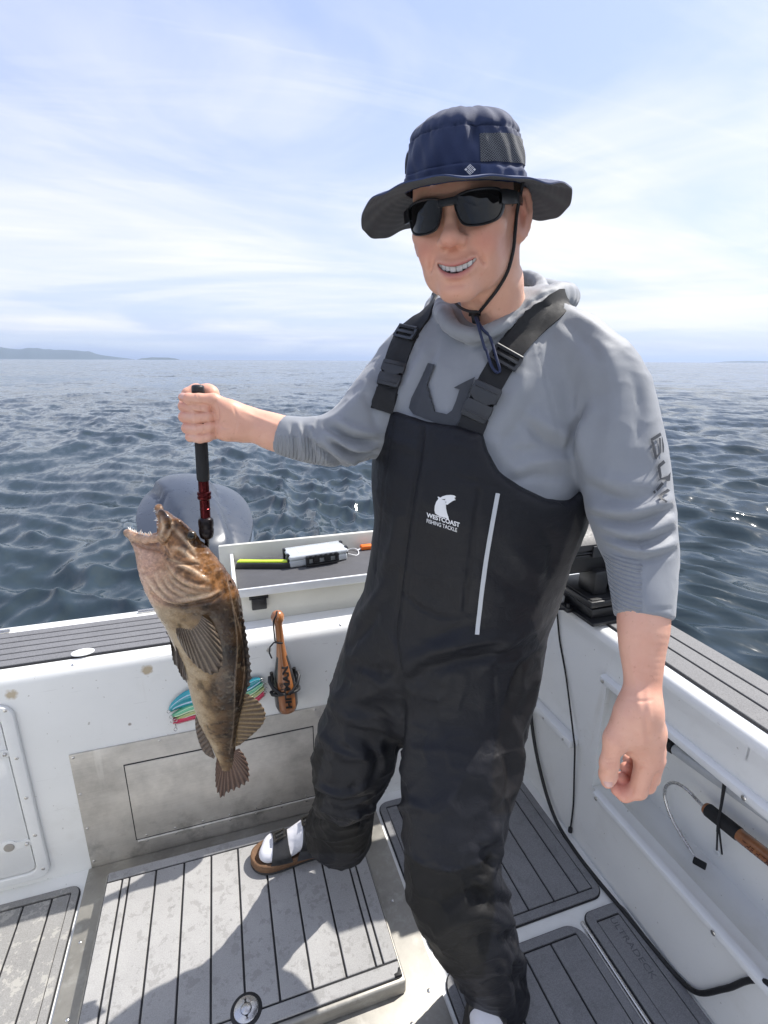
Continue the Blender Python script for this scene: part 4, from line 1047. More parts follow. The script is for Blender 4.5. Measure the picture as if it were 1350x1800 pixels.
def hand_l(P):
    d = stack(P, armskin, CRH)
    d = smin(d, chain(P, [hl(1128, 1240), hl(1134, 1285, -.004), hl(1140, 1330, -.006)], [.0255, .0275, .0230], .01), .018)
    d = smin(d, chain(P, [hl(1122, 1250, .002), hl(1108, 1285, .004), hl(1112, 1312, .000)], [.0260, .0250, .0155], .01), .016)
    d = smin(d, chain(P, [hl(1136, 1275, -.02), hl(1150, 1318, -.030)], [.020, .0170], .01), .016)
    fg = (([hl(1132, 1300, .004), hl(1134, 1342, .008), hl(1122, 1389, .008), hl(1098, 1396, .003), hl(1085, 1388, -.004)], [.0165, .0150, .0132, .0115, .0098]),
          ([hl(1142, 1300, -.012), hl(1149, 1340, -.012), hl(1137, 1380, -.014), hl(1104, 1382, -.016), hl(1092, 1368, -.018)], [.0160, .0145, .0125, .0110, .0096]),
          ([hl(1146, 1300, -.030), hl(1154, 1334, -.032), hl(1146, 1368, -.034), hl(1112, 1366, -.034), hl(1100, 1350, -.032)], [.0150, .0132, .0118, .0105, .0092]),
          ([hl(1146, 1295, -.045), hl(1153, 1324, -.048), hl(1147, 1352, -.050), hl(1117, 1350, -.048), hl(1104, 1335, -.044)], [.0135, .0118, .0105, .0095, .0085]))
    fd = None
    for pts, rs in fg:
        e = chain(P, pts, rs, .004); fd = e if fd is None else smin(fd, e, .0025)
    d = smin(d, fd, .006)
    th = chain(P, [hl(1106, 1262, .006), hl(1083, 1300, .014), hl(1071, 1342, .020), hl(1069, 1362, .018), hl(1068, 1374, .014)], [.0235, .0172, .0128, .0122, .0098], .008)
    d = smin(d, th, .007)
    d = smax(d, -chain(P, [hl(1096, 1332, .03), hl(1092, 1352, .012)], [.0035, .005], .004), .006)
    return d
rv, rf = surface(hand_r, np.minimum(hr(300, 690, .06), hr(300, 690, -.06)).min()*0+np.array([-.16, .80, 1.16]), (.26, 1.08, 1.45), .0019)
lv, lf = surface(hand_l, (.50, .42, .52), (.88, .92, 1.08), .0021)
rv = relax(rv, rf, 1, .3); lv = relax(lv, lf, 1, .3)
# hidden trunk and legs that carry the clothes: slightly inside them, so that the body is one whole figure
def core(P):
    rows = [(c, a*.80, b*.80) for c, a, b in torso_rows]
    d = stack(P, rows, S_DIR, 2)
    for rws, k in ((legR_rows[:-2], .72), (legL_rows[:-3], .72)): d = smin(d, stack(P, [(c, a*k, b*k) for c, a, b in rws], CRH, 2), .03)
    d = smin(d, stack(P, [(c, a*.74, b*.74) for c, a, b in armL_rows], CRH, 2), .02); d = smin(d, stack(P, [(c, a*.74, b*.74) for c, a, b in armR_rows], W_armR, 2), .02)
    for foot in feet_sdf: d = smin(d, foot(P), .02)
    return d
feet_sdf = []
FOOT_R = dict(o=np.array([.262, 1.150, .0575]), ax=np.array([-1, .055, 0.]))
FOOT_L = dict(o=np.array([.520, .735, .0085]), ax=np.array([-.62, -.78, 0.]))
def foot_frame(F):
    a = F['ax']/np.linalg.norm(F['ax']); z = np.array([0, 0, 1.]); s = np.cross(z, a); return F['o'], a, s, z
def foot_fn(F, grow=0.0):
    o, a, s, z = foot_frame(F)
    def fn(P):
        q = P-o.astype(np.float32); L = np.stack([q@a.astype(np.float32), q@s.astype(np.float32), q[:, 2]], 1)
        d = chain(L, [(.035, 0, .062), (.035, 0, .075), (.05, 0, .13)], [.036, .036, .040], .01)
        d = smin(d, chain(L, [(.05, 0, .085), (.12, 0, .062), (.185, 0, .046)], [.037, .035, .0235], .01), .02)
        d = smin(d, ell(L, (.19, 0, .040), (.048, .044, .020)), .02)
        d = smin(d, ell(L, (.225, .012, .038), (.026, .026, .018)), .012)
        d = smin(d, ell(L, (.215, -.018, .036), (.026, .022, .0165)), .012)
        return smax(d, -(L[:, 2]-.021), .004)-grow
    return fn
feet_sdf = [foot_fn(FOOT_R, -.003), foot_fn(FOOT_L, -.003)]
cv, cf = surface(core, (-.1, .35, .0), (1.0, 1.4, 1.6), .012)
V_ = np.concatenate([head_w, rv, lv, cv]); o1 = len(head_w); o2 = o1+len(rv); o3 = o2+len(lv)
F_ = np.concatenate([hf, rf+o1, lf+o2, cf+o3])
def creases(v, f, bv_, lst):
    n = normals(v, f)
    for pts, w, h in lst: v = fold(v, n, hits(bv_, pts, 4), w, h)
    return v
lv = creases(lv, lf, bvh_of(lv, lf), [([(1061, 1338), (1070, 1342), (1080, 1338)], .0016, -.0016), ([(1062, 1345), (1070, 1348), (1079, 1345)], .0014, -.0014), ([(1063, 1331), (1072, 1334), (1082, 1330)], .0014, -.0010), ([(1085, 1372), (1090, 1385), (1092, 1396)], .0016, -.0018), ([(1112, 1382), (1112, 1392), (1110, 1402)], .0016, -.0014),
    ([(1122, 1350), (1130, 1347), (1142, 1352)], .0020, -.0012), ([(1124, 1343), (1132, 1339), (1144, 1345)], .0018, -.0010), ([(1105, 1228), (1125, 1233), (1148, 1230)], .0022, -.0012), ([(1120, 1200), (1124, 1250), (1132, 1310)], .0045, .0018), ([(1138, 1215), (1142, 1260), (1148, 1300)], .0040, .0014), ([(1108, 1140), (1113, 1180), (1120, 1215)], .0040, .0012)])
rv = creases(rv, rf, bvh_of(rv, rf), [([(352, 708), (353, 718), (352, 726)], .0014, -.0014), ([(354, 729), (355, 737), (353, 744)], .0014, -.0014), ([(357, 748), (358, 755), (356, 762)], .0014, -.0014), ([(358, 765), (359, 770), (357, 774)], .0014, -.0012), ([(347, 694), (349, 700), (348, 707)], .0014, -.0014), ([(341, 694), (343, 700), (342, 707)], .0014, -.0010),
    ([(378, 706), (384, 722), (382, 745)], .0026, -.0026), ([(384, 745), (395, 752), (404, 752)], .0018, -.0014), ([(410, 715), (416, 735), (412, 765)], .0020, -.0012), ([(425, 722), (455, 735), (490, 748)], .0040, .0014), ([(330, 716), (345, 724.5), (364, 726)], .0013, -.0022), ([(331, 740), (348, 746.5), (366, 745)], .0013, -.0022), ([(335, 758), (350, 764), (366, 762)], .0013, -.0020), ([(328, 706), (345, 709.5), (366, 711)], .0013, -.0020)])
V_[o1:o2] = rv; V_[o2:o3] = lv
me = np_mesh('body', V_, F_)
knk = np.zeros((len(V_), 3)); knk[:o1] = skin_tint
kr = np.clip(sum(blob(rv, tuple(p), (.012,)*3) for p in (hr(324, 716, .004), hr(325, 734, .004), hr(330, 753, .004), hr(336, 769, .004), hr(322, 698, .03)))*.4, 0, 1)
knk[o1:o2, 1] = kr+.08
kl = np.clip(sum(blob(lv, tuple(p), (.014,)*3) for p in (hl(1085, 1388), hl(1100, 1393), hl(1092, 1370, -.015), hl(1102, 1345, -.03), hl(1068, 1368, .01), hl(1140, 1345), hl(1105, 1370, -.02)))*.55, 0, 1); knk[o2:o3, 1] = kl+.10
attr(me, 'tint', knk)
body = child(link('body', me, m_skin), person)
child(teeth().build('teeth', m_tooth, None, 60), person)
hv2, hf2 = surface(hairf, (-.1, -.12, -.07), (.1, .14, .14), .004)
m_hair = plain('short_brown_hair', (.10, .062, .036), .6, var=.4, scale=300, bmp=.5, bscale=900)
child(link('hair', np_mesh('hair', h2w(hv2), hf2), m_hair), person)
# fingernails
m_nail = plain('fingernail', (.66, .40, .34), .25, var=.05, bmp=0, coat=.3)
def nail(c, t, n, w, l):
    c = np.array(c); t = np.array(t, float); t /= np.linalg.norm(t); n = np.array(n, float); n -= t*(n@t); n /= np.linalg.norm(n); s = np.cross(n, t)
    P = [[c+t*l*(j-.5)*(1-.0*abs(i))+s*w*i*.5*(1-.25*(abs(j-.5)*2)**3)-n*(.0016*i*i+.0006*(2*abs(j-.5))**2) for i in np.linspace(-1, 1, 9)] for j in np.linspace(0, 1, 8)]
    return child(MB().grid(P).build('nail', m_nail, None, 80), body)
bvh_h = {'r': bvh_of(rv, rf), 'l': bvh_of(lv, lf)}
def nail_at(px, py, side, tpx, tpy, w, l):
    p, n_ = hit(bvh_h[side], px, py); q = np.array(CAM+ray(px+tpx, py+tpy)*((Vector(p)-CAM).dot(CF)))
    nail(p+n_*.0006, q-p, n_, w, l)
nail_at(322, 695.5, 'r', -6, -1.5, .0115, .0125)
nail_at(1068.5, 1376, 'l', 1, 8, .0125, .013)
# ------------------------------------------------------------------ cloth: folds, seams, prints, straps
def pix(v):
    """photograph coordinates of points (used to find which cloth panel a point belongs to)"""
    q = v-np.array(CAM); d = q@np.array(CF); return 675+900*(q@np.array(CR))/d, 900-900*(q@np.array(CU))/d
def facing(v, n): return (n*(np.array(CAM)-v)).sum(1) > 0
def folds(v, f, lst):
    for rep in range(1):
        bv = bvh_of(v, f); n = normals(v, f)
        for pts, w, h in lst: v = fold(v, n, hits(bv, pts, 5), w, h)
    return v
def crumple(v, f, amp, sc, seed, aniso=(1, 1, 1), mask=None):
    """sharp irregular creases"""
    n = normals(v, f); q = v*np.array(aniso); q = q+.035*(np.stack([fbm3(q, sc*.7, 2, seed+k) for k in (1, 2, 3)], 1)-.5)
    a = (1-np.abs(2*noise3(q, sc, seed)-1))**5+.6*(1-np.abs(2*noise3(q, sc*1.9, seed+4)-1))**5-.35
    return v+n*(amp*a*(1 if mask is None else mask))[:, None]
def slack(v, f, amp, sc, seed, aniso=(1, 1, 1)):
    n = normals(v, f); a = fbm3(v*np.array(aniso), sc, 3, seed)-.5
    r = 1-np.abs(fbm3(v*np.array(aniso), sc*.8, 2, seed+9)-.5)*5          # ridged: long soft creases
    return v+n*(amp*(a*1.2+.55*np.clip(r, -.4, 1)))[:, None]
shirt_v = slack(shirt_v, shirt_f, .0030, 8, 3, (1, 1, .6))
px, py = pix(shirt_v); cm = np.where(px > 1000, np.clip((1066-py)/40, 0, 1), 1)*np.where(px < 640, np.clip((px-505)/40, 0, 1), 1)
shirt_v = crumple(shirt_v, shirt_f, .0020, 15, 21, (1, 1, .7), cm)
shirt_v = folds(shirt_v, shirt_f, [
    ([(925, 742), (955, 772), (998, 795)], .009, -.010), ([(925, 725), (965, 752), (1005, 770)], .013, .008), ([(1024, 718), (1010, 758), (1000, 795)], .007, -.013), ([(1040, 715), (1026, 762), (1018, 810)], .013, .007),
    ([(895, 828), (945, 812), (1000, 806)], .010, .006), ([(890, 850), (940, 838), (1000, 836)], .008, -.005), ([(900, 790), (950, 792), (990, 800)], .010, -.005),
    ([(1035, 890), (1105, 900), (1180, 878)], .010, .012), ([(1040, 906), (1110, 918), (1182, 896)], .006, -.009), ([(1052, 922), (1120, 938), (1185, 912)], .009, .010),
    ([(1060, 938), (1125, 956), (1186, 934)], .005, -.008), ([(1066, 948), (1130, 970), (1188, 952)], .008, .012), ([(1068, 960), (1130, 983), (1186, 968)], .005, -.006),
    ([(1030, 850), (1070, 872), (1120, 884)], .009, -.008), ([(1035, 835), (1090, 850), (1150, 850)], .012, .006), ([(1015, 690), (1020, 760), (1032, 840)], .010, .006), ([(1060, 600), (1080, 680), (1075, 780)], .014, .005), ([(1110, 640), (1125, 720), (1120, 800)], .012, -.005),
    ([(573, 748), (616, 772), (662, 778)], .007, -0.0144), ([(590, 738), (625, 758), (668, 762)], .008, 0.0128), ([(580, 776), (622, 800), (660, 794)], .006, -0.0144), ([(575, 763), (618, 787), (660, 788)], .007, 0.0128),
    ([(552, 778), (575, 800), (600, 822)], .005, -0.0112), ([(562, 770), (590, 793), (625, 815)], .006, 0.0112), ([(534, 752), (545, 785), (558, 815)], .005, -0.0080), ([(545, 750), (560, 780), (578, 812)], .005, 0.0096),
    ([(512, 745), (518, 775), (522, 806)], .004, -0.0064), ([(524, 742), (532, 775), (538, 808)], .004, 0.0064), ([(640, 690), (655, 720), (664, 760)], .010, -.006), ([(648, 650), (640, 690), (600, 735)], .014, .006),
    ([(756, 600), (725, 660), (700, 712)], .012, .006), ([(770, 610), (745, 660), (722, 715)], .008, -.004), ([(830, 600), (850, 640), (855, 690)], .012, .004), ([(925, 650), (905, 700), (870, 760)], .016, .007), ([(945, 700), (915, 740), (880, 790)], .010, -.004),
    ([(870, 770), (885, 800), (920, 840)], .010, .004), ([(1000, 545), (1040, 570), (1080, 600)], .010, .005), ([(985, 560), (1020, 590), (1060, 640)], .010, -.004),
    ([(812, 592), (850, 606), (905, 582)], .007, -.006), ([(905, 575), (945, 545), (985, 530)], .006, -.006), ([(898, 562), (935, 530), (975, 512)], .004, -.005)])
bv0 = bvh_of(shirt_v, shirt_f); n0 = normals(shirt_v, shirt_f)
for pts in ([(942, 595), (955, 650), (966, 690), (977, 735), (986, 785)], [(735, 590), (705, 640), (690, 690)], [(1128, 958), (1126, 1000), (1128, 1084)], [(1080, 1078), (1130, 1073), (1180, 1070)], [(560, 727), (548, 770), (535, 800)]):
    shirt_v = fold(shirt_v, n0, hits(bv0, pts, 6), .0022, -.0022, False)
# knitted rib panels on the forearms, marked for the cloth's relief
px, py = pix(shirt_v); n0 = normals(shirt_v, shirt_f); fch = facing(shirt_v, n0)
def zone2(poly, soft=2): return np.clip(.5-poly_sd(px, py, poly)/soft, 0, 1)
ribL = zone2([(1040, 972), (1127, 985), (1127, 1074), (1070, 1074)])*fch; ribR = zone2([(488, 766), (552, 769), (570, 800), (590, 830), (480, 830)])*fch
m_hood = cloth('hoodie_knit', (.275, .290, .312), .62, 1500, .35, .05)
nt = m_hood.node_tree; b = nt.nodes['Principled BSDF']; a = N(nt, 'ShaderNodeAttribute', attribute_name='tint'); s_ = N(nt, 'ShaderNodeSeparateColor'); nt.links.new(a.outputs['Color'], s_.inputs[0])
prev_n = b.inputs['Normal'].links[0].from_socket; t_ = N(nt, 'ShaderNodeTexCoord')
for ch_, dr_, sc_, in ((0, 'Z', 54), (1, 'X', 50)):
    w_ = N(nt, 'ShaderNodeTexWave'); w_.bands_direction = dr_; w_.inputs['Scale'].default_value = sc_; w_.inputs['Distortion'].default_value = .6; w_.inputs['Detail'].default_value = 2; w_.inputs['Detail Scale'].default_value = 1.2; nt.links.new(t_.outputs['Object'], w_.inputs[0])
    prev_n = bump(nt, None, mathn(nt, 'MULTIPLY', w_.outputs['Fac'], s_.outputs[ch_]), .9, .0022, prev_n)
nt.links.new(prev_n, b.inputs['Normal'])
me = np_mesh('hoodie', shirt_v, shirt_f); attr(me, 'tint', np.stack([ribL, ribR, ribL*0], 1)); hoodie = child(link('hoodie', me, m_hood), person)
bv_shirt = bvh_of(shirt_v, shirt_f)

bib_v = slack(bib_v, bib_f, .0050, 7, 17, (1, 1, .8))
px, py = pix(bib_v)
bib_v = crumple(bib_v, bib_f, .0052, 13, 33, (1, 1, .9), np.clip((py-1040)/200, .30, 1))
bib_v = folds(bib_v, bib_f, [
    ([(706, 1190), (740, 1152), (820, 1128), (900, 1118)], .014, .013), ([(715, 1205), (760, 1178), (840, 1160), (930, 1140)], .012, -.010), ([(690, 1200), (650, 1220), (600, 1235)], .014, .008), ([(695, 1175), (660, 1180), (615, 1165)], .012, -.007),
    ([(706, 1195), (704, 1260), (702, 1330)], .012, -.012), ([(955, 1095), (905, 1120), (850, 1180)], .014, .010), ([(945, 1150), (915, 1180), (890, 1250)], .012, -.010), ([(948, 1180), (930, 1240), (905, 1300)], .016, .010),
    ([(880, 1300), (900, 1360), (890, 1430)], .016, -.011), ([(900, 1270), (915, 1330), (905, 1400)], .012, .010), ([(860, 1440), (875, 1480), (870, 1540)], .012, .012), ([(845, 1490), (868, 1520), (892, 1530)], .010, -.012), ([(820, 1500), (850, 1480), (885, 1440)], .012, .010),
    ([(845, 1545), (870, 1560), (900, 1580)], .010, .011), ([(760, 1600), (830, 1570), (890, 1590)], .014, -.010), ([(770, 1640), (840, 1605), (905, 1625)], .012, .012), ([(800, 1672), (860, 1645), (915, 1655)], .010, -.011),
    ([(825, 1700), (875, 1675), (925, 1695)], .010, .012), ([(845, 1735), (890, 1715), (930, 1735)], .010, -.010), ([(890, 1620), (905, 1690), (915, 1780)], .010, -.012), ([(870, 1600), (888, 1680), (895, 1760)], .010, .009),
    ([(552, 1372), (595, 1395), (650, 1382)], .009, .013), ([(548, 1390), (600, 1412), (655, 1398)], .007, -.012), ([(552, 1412), (605, 1430), (660, 1418)], .009, .012), ([(545, 1435), (600, 1455), (655, 1440)], .008, -.010), ([(535, 1458), (585, 1475), (640, 1462)], .008, .009),
    ([(640, 1300), (665, 1340), (650, 1385)], .012, -.010), ([(575, 1230), (620, 1265), (690, 1280)], .016, .007), ([(560, 1290), (610, 1330), (680, 1325)], .012, .006),
    ([(672, 760), (700, 775), (740, 790)], .010, .004), ([(770, 790), (800, 780), (850, 800)], .012, .004), ([(700, 900), (690, 960), (670, 1010)], .014, .006), ([(680, 1020), (655, 1060), (625, 1090)], .014, .008), ([(960, 930), (975, 970), (965, 1020)], .014, -.008),
    ([(665, 1080), (640, 1110), (612, 1140)], .010, -.007), ([(870, 1010), (915, 1040), (955, 1050)], .012, -.006), ([(900, 960), (930, 1000), (960, 1010)], .014, .006), ([(760, 1120), (790, 1110), (850, 1090)], .010, -.005)])
bv0 = bvh_of(bib_v, bib_f); n0 = normals(bib_v, bib_f)
for pts, w, h in (([(743, 752), (738, 800), (726, 870), (713, 960), (701, 1060), (696, 1120), (706, 1185)], .0030, -.0050), ([(753, 756), (748, 800), (736, 870), (723, 960), (711, 1060), (706, 1120)], .004, .0022), ([(690, 745), (678, 830), (668, 930), (660, 1010)], .0024, -.0022),
                  ([(842, 862), (832, 940), (822, 1020), (815, 1075)], .0028, -.0042), ([(709, 1042), (735, 1066), (767, 1081), (800, 1084), (843, 1078)], .0028, -.0042), ([(793, 838), (830, 845), (869, 855), (905, 872)], .0022, -.0020), ([(700, 742), (745, 757), (800, 764), (848, 776)], .0018, -.0016),
                  ([(868, 1190), (872, 1260), (868, 1340), (861, 1430)], .0024, -.0026), ([(708, 1495), (745, 1522), (790, 1532), (840, 1518), (862, 1495)], .0026, .0022), ([(545, 1308), (590, 1322), (640, 1335), (690, 1335)], .0026, .0022), ([(858, 900), (905, 905), (965, 905)], .0018, -.0014), ([(960, 930), (990, 915), (1010, 890)], .0018, -.0014)):
    bib_v = fold(bib_v, n0, hits(bv0, pts, 6), w, h, False)
px, py = pix(bib_v); fc = facing(bib_v, normals(bib_v, bib_f))
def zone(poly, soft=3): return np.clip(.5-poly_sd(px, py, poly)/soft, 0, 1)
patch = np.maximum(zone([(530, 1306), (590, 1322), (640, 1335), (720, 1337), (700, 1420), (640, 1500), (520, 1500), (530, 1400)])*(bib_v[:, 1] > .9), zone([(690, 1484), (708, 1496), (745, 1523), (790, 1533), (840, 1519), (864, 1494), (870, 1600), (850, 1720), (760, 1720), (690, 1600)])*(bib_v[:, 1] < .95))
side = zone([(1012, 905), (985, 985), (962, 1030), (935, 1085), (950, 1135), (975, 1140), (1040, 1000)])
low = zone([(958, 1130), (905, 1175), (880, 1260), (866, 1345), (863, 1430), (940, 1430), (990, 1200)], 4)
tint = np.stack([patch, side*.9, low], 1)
m_bib, nt, b = newmat('overall_nylon')
a = N(nt, 'ShaderNodeAttribute', attribute_name='tint'); s = N(nt, 'ShaderNodeSeparateColor'); nt.links.new(a.outputs['Color'], s.inputs[0])
va = noise(nt, 11, 6, .65); wv = noise(nt, 1100, 2, .5); cr = noise(nt, 60, 5, .7)
c = ramp(nt, va, [(.3, (.0070, .0075, .0105)), (.7, (.0105, .0112, .0150))]).outputs[0]
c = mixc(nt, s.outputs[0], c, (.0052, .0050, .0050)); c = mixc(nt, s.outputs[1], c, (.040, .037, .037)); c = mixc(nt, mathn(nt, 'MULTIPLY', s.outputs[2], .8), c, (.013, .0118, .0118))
du = ramp(nt, cr, [(.55, 0.0), (.8, 1.0)]).outputs[0]; c = mixc(nt, mathn(nt, 'MULTIPLY', du, .10), c, (.05, .05, .05))
nt.links.new(c, b.inputs['Base Color'])
r0 = mathn(nt, 'ADD', ramp(nt, va, [(.3, .42), (.7, .58)]).outputs[0], mathn(nt, 'MULTIPLY', s.outputs[0], .12)); nt.links.new(r0, b.inputs['Roughness'])
b.inputs['Sheen Weight'].default_value = 0; b.inputs['Specular IOR Level'].default_value = .30
nb = bump(nt, None, noise(nt, 24, 5, .6, dist=1.2), .35, .006); nb = bump(nt, None, cr, .30, .0022, nb); bump(nt, b, wv, .14, .0004, nb)
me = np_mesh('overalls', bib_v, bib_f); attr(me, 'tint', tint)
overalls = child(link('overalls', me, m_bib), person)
bv_bib = bvh_of(bib_v, bib_f)

def decal(name, polys, bv, mat, parent, off=.0012):
    """flat print: polygons in photograph coordinates, wrapped on the cloth they are printed on"""
    bm = bmesh.new()
    for poly in polys:
        vs = [bm.verts.new((x, -y, 0)) for x, y in poly]; bm.faces.new(vs)
    bmesh.ops.triangulate(bm, faces=bm.faces)
    for _ in range(3):
        es = [e for e in bm.edges if e.calc_length() > 3]
        if es: bmesh.ops.subdivide_edges(bm, edges=es, cuts=1); bmesh.ops.triangulate(bm, faces=bm.faces)
    for v_ in bm.verts:
        p, n_ = hit(bv, v_.co.x, -v_.co.y); v_.co = p+n_*off
    me = bpy.data.meshes.new(name); bm.to_mesh(me); bm.free(); smooth(me); o = link(name, me, mat); o.parent = parent; o.matrix_parent_inverse = Matrix.Identity(4); return o
def decal_mesh(name, me, fn, bv, mat, parent, off=.0012):
    """letters: a text mesh whose x,y go through fn to photograph coordinates"""
    bm = bmesh.new(); bm.from_mesh(me)
    bmesh.ops.delete(bm, geom=[f_ for f_ in bm.faces if abs(f_.normal.z) < .5 or f_.calc_center_median().z < 0], context='FACES')
    bmesh.ops.delete(bm, geom=[v_ for v_ in bm.verts if not v_.link_faces], context='VERTS')
    for v_ in bm.verts:
        p, n_ = hit(bv, *fn(v_.co.x, v_.co.y)); v_.co = p+n_*off
    m2 = bpy.data.meshes.new(name); bm.to_mesh(m2); bm.free(); o = link(name, m2, mat); o.parent = parent; return o
def band(name, cl, hw, bv, mat, parent, off=.0018, th=.0022, extra=None, sub=5, nc=5):
    """webbing: a strip following a centre line (photograph coordinates, half width in pixels) over a surface"""
    P = []; C_ = spline([np.array(p, float) for p in cl], sub); Wd = np.interp(np.linspace(0, 1, len(C_)), np.linspace(0, 1, len(hw)), hw) if hasattr(hw, '__len__') else [hw]*len(C_)
    for i, c in enumerate(C_):
        t = C_[min(i+1, len(C_)-1)]-C_[max(i-1, 0)]; t /= np.linalg.norm(t); s = np.array([-t[1], t[0]])
        row = []
        for k in np.linspace(-1, 1, nc):
            p, n_ = hit(bv, *(c+s*k*Wd[i])); row.append((p, n_))
        P.append(row)
    if extra: P = P+extra(P)
    for _ in range(2):                                   # webbing bridges small creases
        Q = [[(sum(P[min(max(i+k, 0), len(P)-1)][j][0] for k in (-1, 0, 1))/3, P[i][j][1]) for j in range(nc)] for i in range(len(P))]; P = Q
    top = [[p+n_*(off+th) for p, n_ in r] for r in P]; bot = [[p+n_*(off-.006) for p, n_ in r] for r in P]
    mb = MB(); mb.grid(top); mb.grid(bot); mb.grid([[r[0] for r in top], [r[0] for r in bot]]); mb.grid([[r[-1] for r in top], [r[-1] for r in bot]]); mb.grid([top[0], bot[0]]); mb.grid([top[-1], bot[-1]])
    bmesh.ops.remove_doubles(mb.bm, verts=mb.bm.verts, dist=1e-6)
    o = mb.build(name, mat, None, 50); o.parent = parent; return o
m_web = plain('black_webbing', (.0115, .0118, .013), .72, var=.2, bmp=.4, bscale=900)
m_bkl = plain('buckle_plastic', (.030, .032, .036), .36, var=.15, bmp=.04)
m_slate = plain('slate_print', (.040, .044, .052), .6, var=.08, bmp=.1, bscale=900)
m_refl = plain('reflective_tape', (.50, .52, .54), .38, var=.06, bmp=.1, bscale=900)
def over(P):
    """carry the strap on over the shoulder and down the back"""
    out = []; last = P[-1]; prev = P[-4]
    c0 = last[2][0]; d = (c0-prev[2][0]); d /= np.linalg.norm(d); s = last[4][0]-last[0][0]; w = np.linalg.norm(s)/2; s = s/(2*w)
    bk = -N_DIR
    for k in range(1, 12):
        a = min(1, k/4.); dr = d*(1-a)+bk*a+np.array([0, 0, -.9])*max(0, k-3)/6; dr /= np.linalg.norm(dr); c0 = c0+dr*.016
        row = []
        for j in np.linspace(-1, 1, 5):
            loc, n_, i_, dd = bv_shirt.find_nearest(Vector(c0+s*w*j)); row.append((np.array(loc), np.array(n_)))
        c0 = row[2][0]; out.append(row)
    return out
strapR = band('strap', [(674, 716), (681, 686), (692, 650), (704, 615), (718, 585), (735, 561), (748, 550)], [18, 18.5, 18.5, 18.5, 18, 16, 14], bv_shirt, m_web, overalls, extra=over)
strapL = band('strap', [(827, 762), (836, 732), (850, 700), (866, 668), (888, 630), (915, 592), (945, 562), (972, 543)], [22, 22, 22, 22, 23, 24, 24, 22], bv_shirt, m_web, overalls, extra=over)
def frame_at(bv, a, b_):
    p, n_ = hit(bv, *a); q, _ = hit(bv, *b_); t = q-p; t -= n_*(t@n_); t /= np.linalg.norm(t); s = np.cross(t, n_)
    M = Matrix(((s[0], t[0], n_[0], p[0]), (s[1], t[1], n_[1], p[1]), (s[2], t[2], n_[2], p[2]), (0, 0, 0, 1))); return M
def put(o, M, parent): o.data.transform(M); o.parent = parent; return o
def slider(M, w, l):
    mb = MB(); o_, i_ = rrect(-w, -l, w, l, .004), rrect(-w+.005, -l+.0045, w-.005, l-.0045, .002)
    ringprism(mb, o_, i_, .004, .0085); mb.box((-w+.003, -.0028, .005), (w-.003, .0028, .0095), .0012); mb.tube([(-w+.002, l-.001, .0085), (w-.002, l-.001, .0085)], .0022, 8)
    return put(mb.build('slider_buckle', m_bkl, None, 40), M, overalls)
def clip(M, w, l):
    mb = MB()
    mb.prism([(-w, l*.20), (-w, l*.9), (-w*.9, l), (w*.9, l), (w, l*.9), (w, l*.20), (w*.80, l*.10), (w*.62, l*.14), (w*.55, -.05*l), (-w*.55, -.05*l), (-w*.62, l*.14), (-w*.8, l*.10)], (0, 0, .004), (1, 0, 0), (0, 1, 0), .0075, .0018)
    mb.prism([(-w*.95, -l*.02), (-w*.80, .02*l), (-w*.7, -.10*l), (w*.7, -.10*l), (w*.80, .02*l), (w*.95, -l*.02), (w, -l*.35), (w*.92, -l*.95), (w*.8, -l), (-w*.8, -l), (-w*.92, -l*.95), (-w, -l*.35)], (0, 0, .0035), (1, 0, 0), (0, 1, 0), .0078, .0018)
    mb.box((-w*.85, -l*.74, .0105), (w*.85, -l*.66, .0128), .0008); mb.box((-w*.85, l*.66, .0108), (w*.85, l*.72, .0128), .0008)
    return put(mb.build('clip_buckle', m_bkl, None, 40), M, overalls)
slider(frame_at(bv_shirt, (716, 588), (726, 572)), .0245, .0125); slider(frame_at(bv_shirt, (888, 632), (902, 612)), .0255, .0135)
clip(frame_at(bv_shirt, (689, 660), (694, 645)), .0215, .024); clip(frame_at(bv_shirt, (846, 708), (853, 694)), .0235, .030)
band('strap_tab', [(670, 724), (676, 704), (681, 686)], 20, bv_shirt, m_web, overalls, off=.0045); band('strap_tab', [(824, 766), (831, 748), (838, 730)], 23, bv_shirt, m_web, overalls, off=.0045)
band('reflective_stripe', [(875.5, 864), (868, 905), (860, 950), (852, 1000), (845, 1055), (838, 1121)], 3.7, bv_bib, m_refl, overalls, off=.0010, th=.0016)
